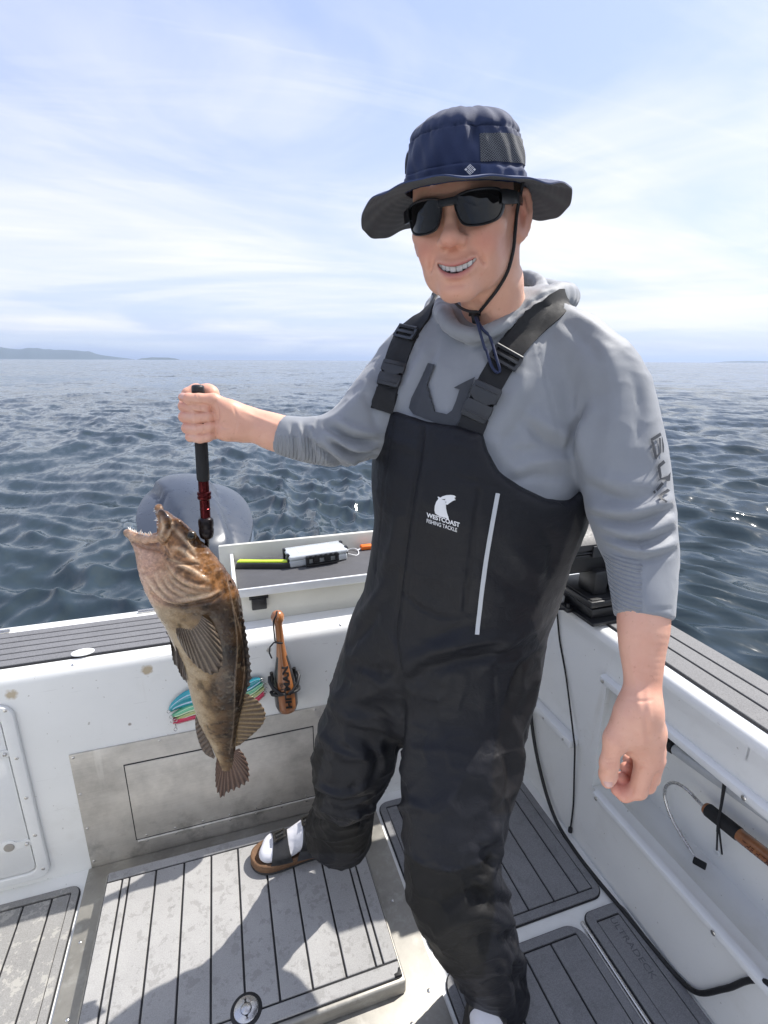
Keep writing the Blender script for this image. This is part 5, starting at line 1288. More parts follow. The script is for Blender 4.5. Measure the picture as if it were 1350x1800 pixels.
# words and emblem on the bib
c0 = np.array([779.5, 914.0]); ex = np.array([1, .315]); ey = np.array([.04, -1.0])
me = text_mesh('WESTCOAST', 1, .01, .035); xs_ = [v_.co.x for v_ in me.vertices]; k = 58/(max(xs_)-min(xs_))
decal_mesh('lettering', me, lambda x, y: tuple(c0+ex*x*k+ey*y*k*1.10), bv_bib, m_white_print, overalls)
c1 = np.array([777, 923.5])
me = text_mesh('FISHING TACKLE', 1, .01, .012); xs_ = [v_.co.x for v_ in me.vertices]; k2 = 53/(max(xs_)-min(xs_))
decal_mesh('lettering', me, lambda x, y: tuple(c1+ex*x*k2+ey*y*k2*1.35), bv_bib, m_white_print, overalls)
Z5 = lambda q: [(730+x/6.426, 850+y/6.426) for x, y in q]
decal('fish_emblem', [Z5([(462, 150), (440, 132), (405, 127), (355, 130), (310, 143), (285, 158), (300, 178), (345, 172), (400, 165), (440, 165)]),
                      Z5([(285, 158), (262, 146), (255, 150), (264, 172), (240, 205), (224, 250), (220, 300), (228, 335), (250, 352), (290, 372), (340, 384), (383, 408), (376, 372), (362, 335), (352, 285), (338, 300), (322, 330), (300, 342), (268, 335), (250, 310), (252, 270), (270, 228), (295, 200), (345, 190), (300, 178)]),
                      Z5([(440, 165), (400, 165), (345, 172), (330, 192), (352, 205), (345, 235), (365, 238), (392, 218), (425, 196), (462, 182), (445, 176), (455, 165)]),
                      Z5([(345, 250), (320, 260), (290, 270), (270, 295), (285, 300), (310, 282), (345, 268)])], bv_bib, m_white_print, overalls)
# hook mark on the chest and letters down the sleeve
Z2 = lambda q: [(620+x/2.25, 500+y/2.25) for x, y in q]
decal('hook_print', [Z2([(300, 312), (262, 395), (235, 450), (226, 490), (245, 515), (310, 540), (370, 560), (410, 560), (432, 530), (445, 480), (462, 425), (487, 368), (445, 388), (402, 410), (425, 418), (410, 465), (395, 500), (375, 515), (330, 505), (285, 492), (272, 475), (300, 395), (330, 320)])], bv_shirt, m_slate, hoodie, .0040)
Z3 = lambda q: [(1080+x/11.25, 740+y/11.25) for x, y in q]
decal('sleeve_lettering', [Z3(q) for q in (
    [(680, 370), (860, 240), (885, 300), (700, 425)], [(690, 420), (735, 415), (800, 690), (780, 775), (720, 590)], [(835, 350), (870, 350), (882, 640), (790, 775), (785, 715), (850, 620)], [(885, 310), (905, 350), (935, 520), (930, 640), (905, 640)],
    [(925, 775), (960, 835), (870, 920), (900, 1080), (890, 1150), (860, 1150), (820, 930), (825, 880)], [(800, 1220), (870, 1150), (1010, 1085), (1060, 1020), (1050, 1190), (985, 1200), (960, 1170), (880, 1170)],
    [(790, 1350), (900, 1210), (935, 1255), (820, 1400)], [(730, 1395), (765, 1365), (795, 1430), (760, 1450)], [(1000, 1345), (1055, 1395), (915, 1520), (935, 1560), (1020, 1605), (980, 1620), (880, 1570), (845, 1500)])], bv_shirt, m_slate, hoodie, .0040)
# strap behind his left shoulder
mb = MB(); pb = []
for q in (at(1062, 560, .96), at(1085, 580, .96), at(1104, 604, .955), at(1118, 632, .95)):
    loc, n_, i_, dd = bv_shirt.find_nearest(q); pb.append(np.array(loc)+np.array(n_)*.002)
mb.tube([Vector(p) for p in spline(pb, 4)], .008, 8); q = mb.build('strap', m_web, None); q.parent = overalls

# ---- hat cord
bvf = bvh_of(np.asarray(head_w), hf)
def on_face(px_, py_, lift): p, n_ = hit(bvf, px_, py_); return p+n_*lift
cord = [c2w(brim_pt(1.32, .10))]+[on_face(x, y, .0035) for x, y in ((908, 372), (905, 405), (899, 440), (889, 475), (874, 505), (858, 528), (843, 547))]
mb = MB(); mb.tube([Vector(p) for p in spline(cord, 5)], .0026, 8)
cord2 = [np.array(at(838, 548, .862)), np.array(at(824, 547, .872)), np.array(at(808, 540, .890)), np.array(at(797, 528, .915))]
mb.tube([Vector(p) for p in spline([on_face(843, 547, .0035)]+cord2, 4)], .0022, 8)
q = mb.build('chin_cord', m_cord, None, 60); q.parent = crown
kn = Vector(on_face(838, 551, .006))
mb = MB(); mb.lathe([(-.004, .003), (-.003, .006), (.010, .0065), (.012, .004), (.012, 0)], kn, Vector(CU)*-1+Vector(CR)*.2, 12); mb.tube([kn+Vector(CR)*.009+Vector(CU)*.003, kn-Vector(CR)*.010+Vector(CU)*.002], .0028, 8); q = mb.build('cord_toggle', m_cord, None, 50); q.parent = crown
def loop_pt(px_, py_, lift=.006): p, n_ = hit(bv_shirt, px_, py_); return p+n_*lift
kd = (kn-CAM).dot(CF)
lp = [np.array(kn), np.array(CAM+ray(841, 574)*(kd-.022))]+[loop_pt(x, y, l) for x, y, l in ((846, 596, .022), (853, 622, .014), (862, 646, .008), (871, 657, .008), (877, 654, .008), (872, 638, .010), (862, 612, .018))]+[np.array(CAM+ray(848, 578)*(kd-.022)), np.array(kn)]
mb = MB(); mb.tube([Vector(p) for p in spline(lp, 5)], .0024, 8); q = mb.build('cord_loop', m_navycord, None, 60); q.parent = crown
# ------------------------------------------------------------------ socks and cork sandals
m_sock = cloth('white_sock', (.70, .70, .74), .85, 1200, .3, .05)
m_cork = plain('cork', (.145, .078, .040), .8, var=.45, scale=160, bmp=.3, bscale=400)
m_leather = plain('black_oiled_leather', (.018, .018, .019), .5, var=.35, scale=40, bmp=.4, bscale=260, bdist=.0012)
m_brass = plain('aged_buckle', (.16, .15, .13), .34, 1, var=.3, bmp=.1)
def sandal(F, flip):
    o, a, s, z = foot_frame(F); s = s*flip; zg = o[2]
    L2W = lambda l, w, h: o+a*l+s*w+z*h
    fn = foot_fn(F, .001)
    c = o+a*.12+z*.05; lo = np.minimum(o-a*.04, o+a*.29)-.09; hi = np.maximum(o-a*.04, o+a*.29)+.09; lo[2] = zg+.01; hi[2] = zg+.17
    vv, ff = surface(fn, lo, hi, .004)
    vv = slack(vv, ff, .0022, 40, 5)
    sock = child(link('sock', np_mesh('sock', vv, ff), m_sock), person)
    out = [(-.004, .0), (.000, .020), (.020, .034), (.06, .0375), (.11, .038), (.15, .043), (.195, .050), (.230, .050), (.258, .038), (.274, .016), (.276, -.004), (.268, -.024), (.245, -.040), (.210, -.048), (.17, -.047), (.12, -.040), (.06, -.0365), (.02, -.033), (.000, -.020)]
    ol = [tuple(p) for p in spline([np.array(p) for p in out+out[:1]], 4)[:-1]]
    def slab(gr, h0, h1, name, mat, rim=0):
        mb = MB(); cl, cw = .135, 0
        g_ = lambda k, h: [L2W(cl+(l-cl)*(1+(k)/.14), w*(1+(k)/.042), h) for l, w in ol]
        rows = [g_(gr-.004, h0), g_(gr, h0+.003), g_(gr, h1-.003), g_(gr-.002, h1)]
        if rim: rows += [g_(gr-.006, h1), g_(gr-.012, h1-rim), g_(gr-.03, h1-rim)]
        mb.grid(rows, closed=True); n_ = len(ol); mb.bm.verts.ensure_lookup_table()
        mb.bm.faces.new([mb.bm.verts[i] for i in range(n_)][::-1]); mb.bm.faces.new([mb.bm.verts[len(mb.bm.verts)-n_+i] for i in range(n_)])
        return mb.build(name, mat, None, 60)
    sole = child(slab(.0, .0065, .030, 'sandal', m_cork, .006), person)
    sub(slab(.0008, .0, .0072, 'outsole', m_rub), sole)
    bvs = bvh_of(vv, ff)
    def strap(l0, l1, name, lift, flare=.0):
        rows = []
        for th in np.linspace(-1.62, 1.62, 25):
            row = []
            for k in np.linspace(0, 1, 7):
                fl = flare*(abs(th)/1.6)**2
                l = (l0-fl)+(l1-l0+2*fl)*k
                cen = Vector(L2W(l, 0, .030)); d = Vector(s*math.sin(th)+z*math.cos(th))
                far = cen+d*.2; loc, n_, i_, dd = bvs.ray_cast(far, -d)
                r_ = (loc-cen).length if loc is not None else .04
                w_ = abs(math.sin(th)); edge = .046
                if abs(th) > 1.2: r_ = max(r_, edge*(abs(th)-1.2)/.4+r_*(1-(abs(th)-1.2)/.4))
                row.append(cen+d*(r_+lift))
            rows.append(row)
        mb = MB(); inn = [[p-(p-Vector(L2W(.12, 0, .03))).normalized()*.0 for p in r] for r in rows]
        mb.grid(rows); low_ = [[q-(q-Vector(L2W(l0+(l1-l0)*j/6, 0, .03))).normalized()*.0028 for j, q in enumerate(r)] for r in rows]
        mb.grid(low_); mb.grid([[r[0] for r in rows], [r[0] for r in low_]]); mb.grid([[r[-1] for r in rows], [r[-1] for r in low_]])
        bmesh.ops.remove_doubles(mb.bm, verts=mb.bm.verts, dist=1e-6)
        return sub(mb.build(name, m_leather, None, 60), sole), rows
    st, rows = strap(.172, .212, 'strap', .0035, .010)
    st2, rows2 = strap(.098, .128, 'strap', .0035, .022)
    for rw in (rows, rows2):
        r0 = rw[12 if flip > 0 else 12]; p = (r0[3]); t = (rw[13][3]-rw[11][3]).normalized(); u_ = (r0[5]-r0[1]).normalized(); n_ = u_.cross(t).normalized()
        if n_.z < 0: n_ = -n_
        M = Matrix(((u_.x, t.x, n_.x, p.x), (u_.y, t.y, n_.y, p.y), (u_.z, t.z, n_.z, p.z), (0, 0, 0, 1)))
        mb = MB(); ringprism(mb, rrect(-.017, -.014, .017, .014, .004), rrect(-.0125, -.0095, .0125, .0095, .002), .003, .0065); mb.tube([(-.015, 0, .006), (.010, 0, .0068)], .0016, 8)
        q = mb.build('buckle', m_brass, None, 40); q.data.transform(M); sub(q, sole)
sandal(FOOT_R, 1); sandal(FOOT_L, -1)
# ================================================================== the gripper and the fish
m_foam = plain('black_eva_foam', (.0125, .0125, .0135), .75, var=.25, scale=60, bmp=.45, bscale=700)
m_redal = plain('dark_red_anodised', (.085, .010, .012), .28, .85, var=.3, scale=120, bmp=.04)
m_blkal = plain('black_anodised', (.016, .012, .013), .3, .6, var=.3, bmp=.03)
grip = tag(empty('fish_gripper', tuple(hr(358, 860))), 'black foam handled lip gripper with dark red collars clenched in the raised fist', 'fish gripper')
def gpt(y, w=0.0):
    x = np.interp(y, [676, 775, 846, 955], [347.5, 353.5, 357.5, 364]); return at(x, y, .955-w)                    # the shaft hangs plumb
def gl_(name, prof, mat, n=20):
    """prof: (photograph row, radius in pixels) down the shaft"""
    mb = MB(); mb.tube([gpt(y) for y, r in prof], [max(.0004, r*PR) for y, r in prof], n); return child(mb.build(name, mat, None, 40), grip)
gl_('foam_handle', [(687, 10.8), (720, 10.8), (800, 11.2), (838, 11.4), (843, 11), (845, 9.5)], m_foam)
gl_('end_cap', [(676, 4), (677, 8.5), (678.5, 10.2), (682, 10.8), (688, 10.8)], m_blk)
gl_('shaft', [(844, 9.4), (862, 9.6), (866, 9.2), (880, 9), (905, 9), (912, 9)], m_redal)
gl_('collar', [(863.5, 9.5), (864.5, 12.3), (868.5, 12.6), (869, 11.4), (871, 11.4), (871.5, 12.4), (876, 12.2), (878, 10)], m_redal)
gl_('collar', [(893, 9), (893.5, 9.6), (895.5, 9.6), (896, 9)], m_redal)
gl_('locking_knob', [(909, 9), (911, 12.5), (914, 13.6), (920, 13.8), (926, 13.3), (927, 12.8), (929, 12.8), (930, 13.6), (938, 13.2), (944, 11.5), (946.5, 8), (947, 4)], m_blkal)
mb = MB(); mb.tube([gpt(944), gpt(951, -.010), gpt(966, -.028), at(360, 985, .995), at(340, 985, .998), at(318, 962, .985)], [.0048, .0045, .0042, .004, .004, .0035], 10); child(mb.build('hook', m_blkal, None, 60), grip)

FF = .948                                       # the fish hangs this far ahead of the lens
fish = tag(empty('fish', tuple(at(370, 1150, FF))), 'brown mottled lingcod with gaping toothy mouth hanging from the gripper', 'fish')
def fp(px_, py_, w=0.0):
    p = at(px_, py_, FF); d0 = (p-CAM).dot(CF); return np.array(CAM+ray(px_, py_)*(d0-w))
def fr_(px_, py_, hw, ratio, f=FF): return Bp(px_, py_, f, hw, ratio)
f_body = [fr_(*q) for q in ((325, 985, 40, .66), (340, 1020, 60, .64), (349, 1055, 72, .62), (361, 1095, 67, .64), (372, 1140, 59, .66), (382, 1185, 54, .66), (384, 1225, 46, .68), (385, 1262, 36, .66), (391, 1298, 24, .64), (397, 1328, 17.5, .50), (401, 1350, 17, .34))]
f_head = [fr_(*q) for q in ((290, 907, 9, 1.2), (301, 928, 18, 1.15), (315, 953, 29, 1.05), (333, 988, 39, .98), (352, 1027, 44, .98), (364, 1060, 46, .9))]
f_thr = [fr_(*q) for q in ((236, 947, 8, 1.2), (258, 962, 19, 1.35), (278, 988, 33, 1.15), (300, 1022, 44, 1.0), (322, 1050, 48, .95))]
def hp(px_, py_, r, w=0.0): return fp(px_, py_, w), r*.00105
def pch(P, lst, k=.002):
    return chain(P, [fp(x, y, w) for x, y, w, r in lst], [r*.00105 for x, y, w, r in lst], k)
def fishf(P):
    d = stack(P, f_body, CRH, 3)
    d = smin(d, stack(P, f_head, CRH, 3), .014); d = smin(d, stack(P, f_thr, CRH, 3), .018)
    # gill cover stands proud and ends in a point
    d = smin(d, pch(P, [(330, 1000, .026, 26), (350, 1022, .034, 20), (368, 1036, .034, 11), (384, 1045, .030, 4)], .01), .010)
    # mouth: a deep gape between the jaws
    d = smax(d, -ell(P, fp(256, 922, .0), (.026, .030, .019), None), .006)
    d = smax(d, -pch(P, [(246, 915, 0, 20), (272, 930, 0, 12), (285, 944, 0, 7)], .004), .006)
    # jaw rims, near and far side meeting in front
    up_n = [(279, 893, .004, 6.5), (283, 905, .020, 6.5), (285, 922, .030, 6), (284, 940, .034, 6)]; up_f = [(279, 893, .004, 6.5), (281, 903, -.016, 6), (282, 922, -.028, 6), (282, 940, -.030, 6)]
    lo_n = [(225, 937, .002, 6.5), (238, 943, .018, 7), (258, 949, .028, 7), (283, 946, .034, 7)]; lo_f = [(225, 937, .002, 6.5), (236, 941, -.016, 6.5), (256, 945, -.026, 6.5), (281, 942, -.030, 6.5)]
    for q in (up_n, up_f, lo_n, lo_f): d = smin(d, pch(P, q, .004), .006)
    d = smin(d, pch(P, [(283, 900, .022, 5), (292, 915, .032, 7), (293, 938, .036, 7), (286, 955, .036, 5)], .004), .004)   # maxilla
    d = smin(d, pch(P, [(312, 919, .004, 8), (336, 948, .004, 10), (360, 980, .0, 12)], .01), .010)
    # eye socket with the eye bulging from it
    d = smax(d, -ell(P, fp(336, 941, .040), (.011, .011, .008)), .004); d = smin(d, ell(P, fp(336, 941, .029), (.0098, .0098, .0098)), .002)
    return d
fv, ff = surface(fishf, (-.24, .78, .40), (.18, 1.12, 1.28), .0022)
fv = relax(fv, ff, 1, .4)
px, py = pix(fv); fn_ = normals(fv, ff); fcs = facing(fv, fn_)
bvF = bvh_of(fv, ff)
Z7 = lambda q: [(220+x/5.19, 820+y/5.19) for x, y in q]
rays_ = [Z7(q) for q in ([(385, 900), (480, 1010), (620, 1085), (755, 1110)], [(380, 960), (480, 1080), (620, 1140), (760, 1150)], [(330, 960), (420, 1100), (560, 1170), (745, 1175)], [(280, 980), (350, 1120), (470, 1200), (650, 1205)], [(200, 1010), (300, 1150), (420, 1235), (560, 1240)])]
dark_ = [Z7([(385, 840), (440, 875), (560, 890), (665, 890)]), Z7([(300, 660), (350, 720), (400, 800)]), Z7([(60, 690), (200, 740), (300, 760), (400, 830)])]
bright_ = [Z7([(430, 740), (520, 760), (600, 830), (670, 870)]), Z7([(440, 560), (560, 680), (640, 790)]), Z7([(330, 470), (345, 560), (320, 640)]), Z7([(410, 470), (420, 560), (380, 660)]), Z7([(400, 850), (520, 900), (640, 960), (760, 1040)]), Z7([(860, 1140), (700, 1190), (580, 1215), (420, 1235)])]
lat = [(398, 1012), (410, 1070), (417, 1130), (414, 1190), (412, 1240), (409, 1290), (403, 1325)]
lat2 = [(408, 1060), (423, 1110), (429, 1160), (428, 1200), (421, 1240)]
fn0 = fn_.copy()
for q in rays_: fv = fold(fv, fn0, hits(bvF, q, 5), .0042, .0034)
for q in dark_: fv = fold(fv, fn0, hits(bvF, q, 5), .0028, -.0038)
for q in bright_[:5]: fv = fold(fv, fn0, hits(bvF, q, 5), .0030, .0018)
fv = fold(fv, fn0, hits(bvF, [(385, 1046), (372, 1054), (345, 1060), (318, 1064), (290, 1060), (268, 1046)], 5), .004, -.006, False)
fv = fold(fv, fn0, hits(bvF, [(382, 1041), (368, 1049), (345, 1055), (318, 1058), (290, 1054)], 5), .004, .0035, False)
fv = fold(fv, fn0, hits(bvF, lat, 5), .0014, .0008, False)
hd = np.clip((1068-py-(px-330)*.12)/18, 0, 1)
fv = fv+fn0*((fbm3(fv, 130, 3, 4)-.5)*.0030*(.3+.7*hd)+(fbm3(fv, 420, 2, 8)-.5)*.0008)[:, None]
# colouring: pale belly to dark back, mottled and banded; pink and ochre head with cream gill rays
yy = np.array([900, 1000, 1065, 1110, 1171, 1245, 1280, 1334, 1420]); lx = np.interp(py, yy, [225, 240, 271, 303, 328, 343, 357, 381, 382]); rx = np.interp(py, yy, [290, 399, 419, 427, 440, 426, 418, 416, 430])
t = np.clip((px-lx)/(rx-lx), 0, 1); t = np.where(fcs, t, np.where(t > .85, t, .5+.5*t))
n1 = fbm3(fv, 26, 4, 1); n2 = fbm3(fv, 75, 4, 2); n3 = fbm3(fv, 210, 3, 3)
k = np.clip(t+.55*(n1-.5)+.30*(n2-.5), 0, 1)[:, None]
def lerp(stops, k):
    xs_ = [s_[0] for s_ in stops]; return np.concatenate([np.interp(k, xs_, [s_[1][j] for s_ in stops]) for j in range(3)], 1)
col = lerp([(0, (.36, .31, .235)), (.2, (.235, .180, .115)), (.42, (.120, .080, .046)), (.68, (.058, .036, .020)), (1, (.020, .014, .010))], k)
mot = np.clip((n2-.47)*9, 0, 1)*np.clip((n1-.40)*6, 0, 1); col = col*(1-(.55*mot*(t > .12))[:, None])
ltm = np.clip((n2*.5+n3*.5-.54)*12, 0, 1); col = col+(np.array([.16, .135, .10])-col)*(.50*ltm*np.clip(t*2, 0, 1))[:, None]
bandm = np.exp(-((py-1150)/16)**2)+np.exp(-((py-1095)/14)**2)*.6+np.exp(-((py-1235)/16)**2)*.7; col = col*(1-.45*np.clip(bandm*np.clip((t-.45)*4, 0, 1), 0, 1)*(.6+.4*(n1 > .48)))[:, None]
hk = np.clip(t*.8+.45*(n1-.5)+.3*(n2-.5), 0, 1)[:, None]
hcol = lerp([(0, (.50, .36, .29)), (.3, (.42, .275, .185)), (.5, (.30, .165, .080)), (.72, (.125, .064, .028)), (1, (.030, .022, .018))], hk)
och = np.clip(blob(np.stack([px, py, px*0], 1), (350, 1005, 0), (28, 22, 1))+blob(np.stack([px, py, px*0], 1), (318, 958, 0), (20, 24, 1))+.7*blob(np.stack([px, py, px*0], 1), (300, 925, 0), (12, 22, 1)), 0, 1)*np.clip((n2-.38)*6, 0, 1)
hcol = hcol+(np.array([.34, .155, .035])-hcol)*(.55*och)[:, None]
pnk = blob(np.stack([px, py, px*0], 1), (258, 990, 0), (26, 40, 1)); hcol = hcol+(np.array([.52, .36, .335])-hcol)*(.6*np.clip(pnk, 0, 1))[:, None]
hcol = hcol*(.55+.9*n3)[:, None]*(1-.45*np.clip((n2-.5)*8, 0, 1)*(t > .35))[:, None]
col = col+(hcol-col)*hd[:, None]
for q in rays_+bright_:
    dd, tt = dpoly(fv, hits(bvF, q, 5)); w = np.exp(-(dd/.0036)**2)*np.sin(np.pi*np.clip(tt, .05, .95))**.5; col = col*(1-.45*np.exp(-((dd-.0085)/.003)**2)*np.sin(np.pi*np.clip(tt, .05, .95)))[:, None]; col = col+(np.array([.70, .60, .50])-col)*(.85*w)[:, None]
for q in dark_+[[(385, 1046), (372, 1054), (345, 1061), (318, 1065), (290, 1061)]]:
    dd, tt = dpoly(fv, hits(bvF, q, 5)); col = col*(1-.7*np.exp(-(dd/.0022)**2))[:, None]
for q, c_ in ((lat, (.24, .20, .17)), (lat2, (.16, .13, .11))):
    dd, tt = dpoly(fv, hits(bvF, q, 5)); col = col+(np.array(c_)-col)*(.8*np.exp(-(dd/.0013)**2))[:, None]
de = np.linalg.norm(fv-fp(336, 941, .036), axis=1); col = np.where((de < .0098)[:, None], np.where((de < .0058)[:, None], (.006, .006, .006), (.055, .040, .022)), col)
inn = ell(fv, fp(258, 924, 0), (.030, .026, .021)) < .001; inn &= (px > 232) & (py > 903) & (py < 950)
col = col+(np.array([.40, .22, .17])-col)*(.65*inn)[:, None]
jaw = np.minimum(dpoly(fv, [fp(225, 937, .002), fp(238, 941, .018), fp(258, 946, .028), fp(280, 945, .034)])[0], dpoly(fv, [fp(279, 893, .004), fp(283, 905, .020), fp(285, 922, .030), fp(284, 940, .034)])[0])
col = col+(np.array([.42, .30, .20])-col)*(.6*np.exp(-(jaw/.007)**2))[:, None]
tipd = np.linalg.norm(fv-fp(224, 937, 0), axis=1); col = col*(1-.6*np.exp(-(tipd/.012)**2))[:, None]
col = np.clip(col*np.array([1.02, .90, .74]), .006, 1)
def fish_mat(name, rough=.22):
    m, nt, b = newmat(name); a = N(nt, 'ShaderNodeAttribute', attribute_name='tint'); g_ = noise(nt, 260, 4, .7); sc_ = N(nt, 'ShaderNodeTexVoronoi'); tcx = N(nt, 'ShaderNodeTexCoord'); sc_.inputs['Scale'].default_value = 520; nt.links.new(tcx.outputs['Object'], sc_.inputs[0])
    c = mixc(nt, .4, a.outputs['Color'], ramp(nt, g_, [(.3, .22), (.7, .80)]).outputs[0], 'OVERLAY'); nt.links.new(c, b.inputs['Base Color'])
    nt.links.new(ramp(nt, noise(nt, 45, 4, .6), [(.3, rough), (.7, rough+.25)]).outputs[0], b.inputs['Roughness'])
    b.inputs['Coat Weight'].default_value = .35; b.inputs['Coat Roughness'].default_value = .06; b.inputs['Specular IOR Level'].default_value = .3; b.inputs['Subsurface Weight'].default_value = .06; b.inputs['Subsurface Radius'].default_value = (.006, .003, .002); b.inputs['Subsurface Scale'].default_value = .5
    nb = bump(nt, None, sc_.outputs['Distance'], .18, .0005); bump(nt, b, g_, .22, .0012, nb); return m
m_fish = fish_mat('wet_fish_skin'); m_fin = fish_mat('wet_fish_fin', .34)
me = np_mesh('fish_body', fv, ff); attr(me, 'tint', col); child(link('fish_body', me, m_fish), fish)
def fin(name, base, tip, nray, cols, w0=0.0, w1=0.0, bulge=0.0, per=8, amp=.0013, frill=.015, th=.0012):
    """a fan of rays from a base line to a rim (both in photograph coordinates at the fish), w0/w1 = metres nearer the lens at base/rim"""
    nu = nray*per+1; nv = 16; B_ = spline([np.array(p, float) for p in base], 8); T_ = spline([np.array(p, float) for p in tip], 8)
    def along(C_, k):
        C_ = np.array(C_); L = np.concatenate([[0], np.cumsum(np.linalg.norm(np.diff(C_, axis=0), axis=1))]); L /= L[-1]; return np.array([np.interp(k, L, C_[:, 0]), np.interp(k, L, C_[:, 1])])
    g_ = np.random.default_rng(len(name)+nray); V = []; Cc = []
    lift = np.array(-CF)
    for i in range(nu):
        k = i/(nu-1); b_ = along(B_, k); t_ = along(T_, k); ph = (i % per)/per; ry = math.cos(2*math.pi*ph)
        for j in range(nv):
            s = j/(nv-1); e = 1-frill*(.5-.5*ry)*(s > .8)*(s-.8)/.2*2
            q = b_+(t_-b_)*s*e; w = w0+(w1-w0)*s+bulge*math.sin(math.pi*s)+amp*ry*(.35+.65*s)+.0018*math.sin(k*9+s*3)*s
            V.append(fp(q[0], q[1], w))
            n_ = g_.random()*.10
            c0 = np.array(cols[0])*(1-s)+np.array(cols[1])*s; c1 = np.array(cols[2])
            Cc.append(c0+(c1-c0)*np.clip(.5+.5*ry, 0, 1)**2.2*(.85)+n_*.02)
    idx = lambda i, j: i*nv+j
    F = [(idx(i, j), idx(i+1, j), idx(i+1, j+1), idx(i, j+1)) for i in range(nu-1) for j in range(nv-1)]
    V = np.array(V); F = np.array(F); n_ = normals(V, F); back = V-n_*th*np.sign((n_@lift))[:, None]
    F2 = F[:, ::-1]+len(V); rim = []
    for i in range(nu-1): rim.append((idx(i, nv-1), idx(i+1, nv-1), idx(i+1, nv-1)+len(V), idx(i, nv-1)+len(V))); rim.append((idx(i, 0), idx(i, 0)+len(V), idx(i+1, 0)+len(V), idx(i+1, 0)))
    me = np_mesh(name, np.concatenate([V, back]), np.concatenate([F, F2, np.array(rim)])); attr(me, 'tint', np.clip(np.concatenate([Cc, Cc]), .004, 1))
    return child(link(name, me, m_fin), fish)
brn = ((.105, .075, .052), (.070, .052, .040), (.20, .155, .11))
fin('pectoral_fin', [(309, 1104), (318, 1092), (332, 1083), (350, 1079)], [(311, 1120), (326, 1148), (348, 1174), (372, 1187), (388, 1177), (392, 1155), (386, 1124), (373, 1095)], 15, brn, .047, .058, .014, amp=.0018)
fin('pectoral_fin', [(304, 1105), (298, 1110), (292, 1112)], [(312, 1172), (306, 1168), (302, 1148), (300, 1122)], 7, ((.06, .045, .035), (.04, .03, .025), (.10, .08, .06)), -.020, -.02, 0)
fin('pelvic_fin', [(318, 1135), (312, 1128), (308, 1122)], [(328, 1200), (320, 1192), (313, 1176), (310, 1150)], 7, ((.075, .055, .042), (.045, .034, .028), (.13, .10, .08)), .030, .034, .004)
fin('anal_fin', [(343, 1240), (352, 1265), (364, 1295), (378, 1330)], [(345, 1247), (343, 1275), (349, 1304), (360, 1325), (376, 1334)], 12, ((.10, .072, .052), (.060, .045, .036), (.15, .11, .08)), .004, .006, .002)
fin('dorsal_fin', [(424, 1222), (421, 1245), (416, 1280), (414, 1312)], [(436, 1220), (456, 1234), (467, 1253), (463, 1272), (446, 1290), (421, 1310)], 13, ((.13, .085, .042), (.075, .05, .03), (.25, .175, .085)), .004, .008, .003, amp=.0018)
fin('spiny_dorsal_fin', [(402, 1022), (412, 1050), (419, 1085), (424, 1120), (428, 1165), (427, 1212)], [(405, 1018), (417, 1045), (427, 1082), (434, 1120), (443, 1188), (433, 1216)], 16, ((.040, .030, .025), (.022, .018, .016), (.075, .056, .044)), .002, .006, .0, frill=.16)
fin('tail_fin', [(383, 1330), (393, 1333), (405, 1329), (415, 1318)], [(379, 1342), (378, 1368), (380, 1390), (390, 1405), (398, 1396), (412, 1390), (426, 1383), (438, 1373), (438, 1350), (432, 1331), (421, 1316)], 18, ((.11, .062, .042), (.060, .036, .028), (.155, .095, .066)), .006, .006, .003, amp=.0013, frill=.04)
# teeth: small pale points along both jaws
m_ft = plain('fish_tooth', (.78, .74, .66), .3, var=.05, bmp=0, coat=.5)
g_ = np.random.default_rng(4); mb = MB()
def cone(p, d, r, h):
    d = Vector(d).normalized(); mb.tube([Vector(p), Vector(p)+d*h*.5, Vector(p)+d*h], [r, r*.62, r*.08], 6)
for line, up_, n_ in (([(226, 930, .004), (236, 935, .017), (252, 940.5, .026), (268, 940, .031)], (-.05, .35, 1), 13), ([(227, 931, .0), (236, 934, -.015), (252, 938, -.024), (268, 938, -.028)], (-.05, .2, 1), 10), ([(274, 893, .006), (277, 903, .018), (279, 918, .028), (279, 930, .032)], (-1, .2, -.25), 9), ([(274, 894, .002), (276, 902, -.014), (277, 916, -.026)], (-1, .2, -.25), 6)):
    P_ = [fp(*q) for q in line]
    for i in range(n_):
        p = np.array(spline(P_, 8))[int((i+.5)/n_*(8*(len(P_)-1)))]; big = 1.6 if i % 4 == 1 else 1
        cone(p, np.array(up_)+g_.normal(0, .22, 3), .0011*(.8+.3*big), (.0034+.0022*g_.random())*big)
child(mb.build('teeth', m_ft, None, 50), fish)
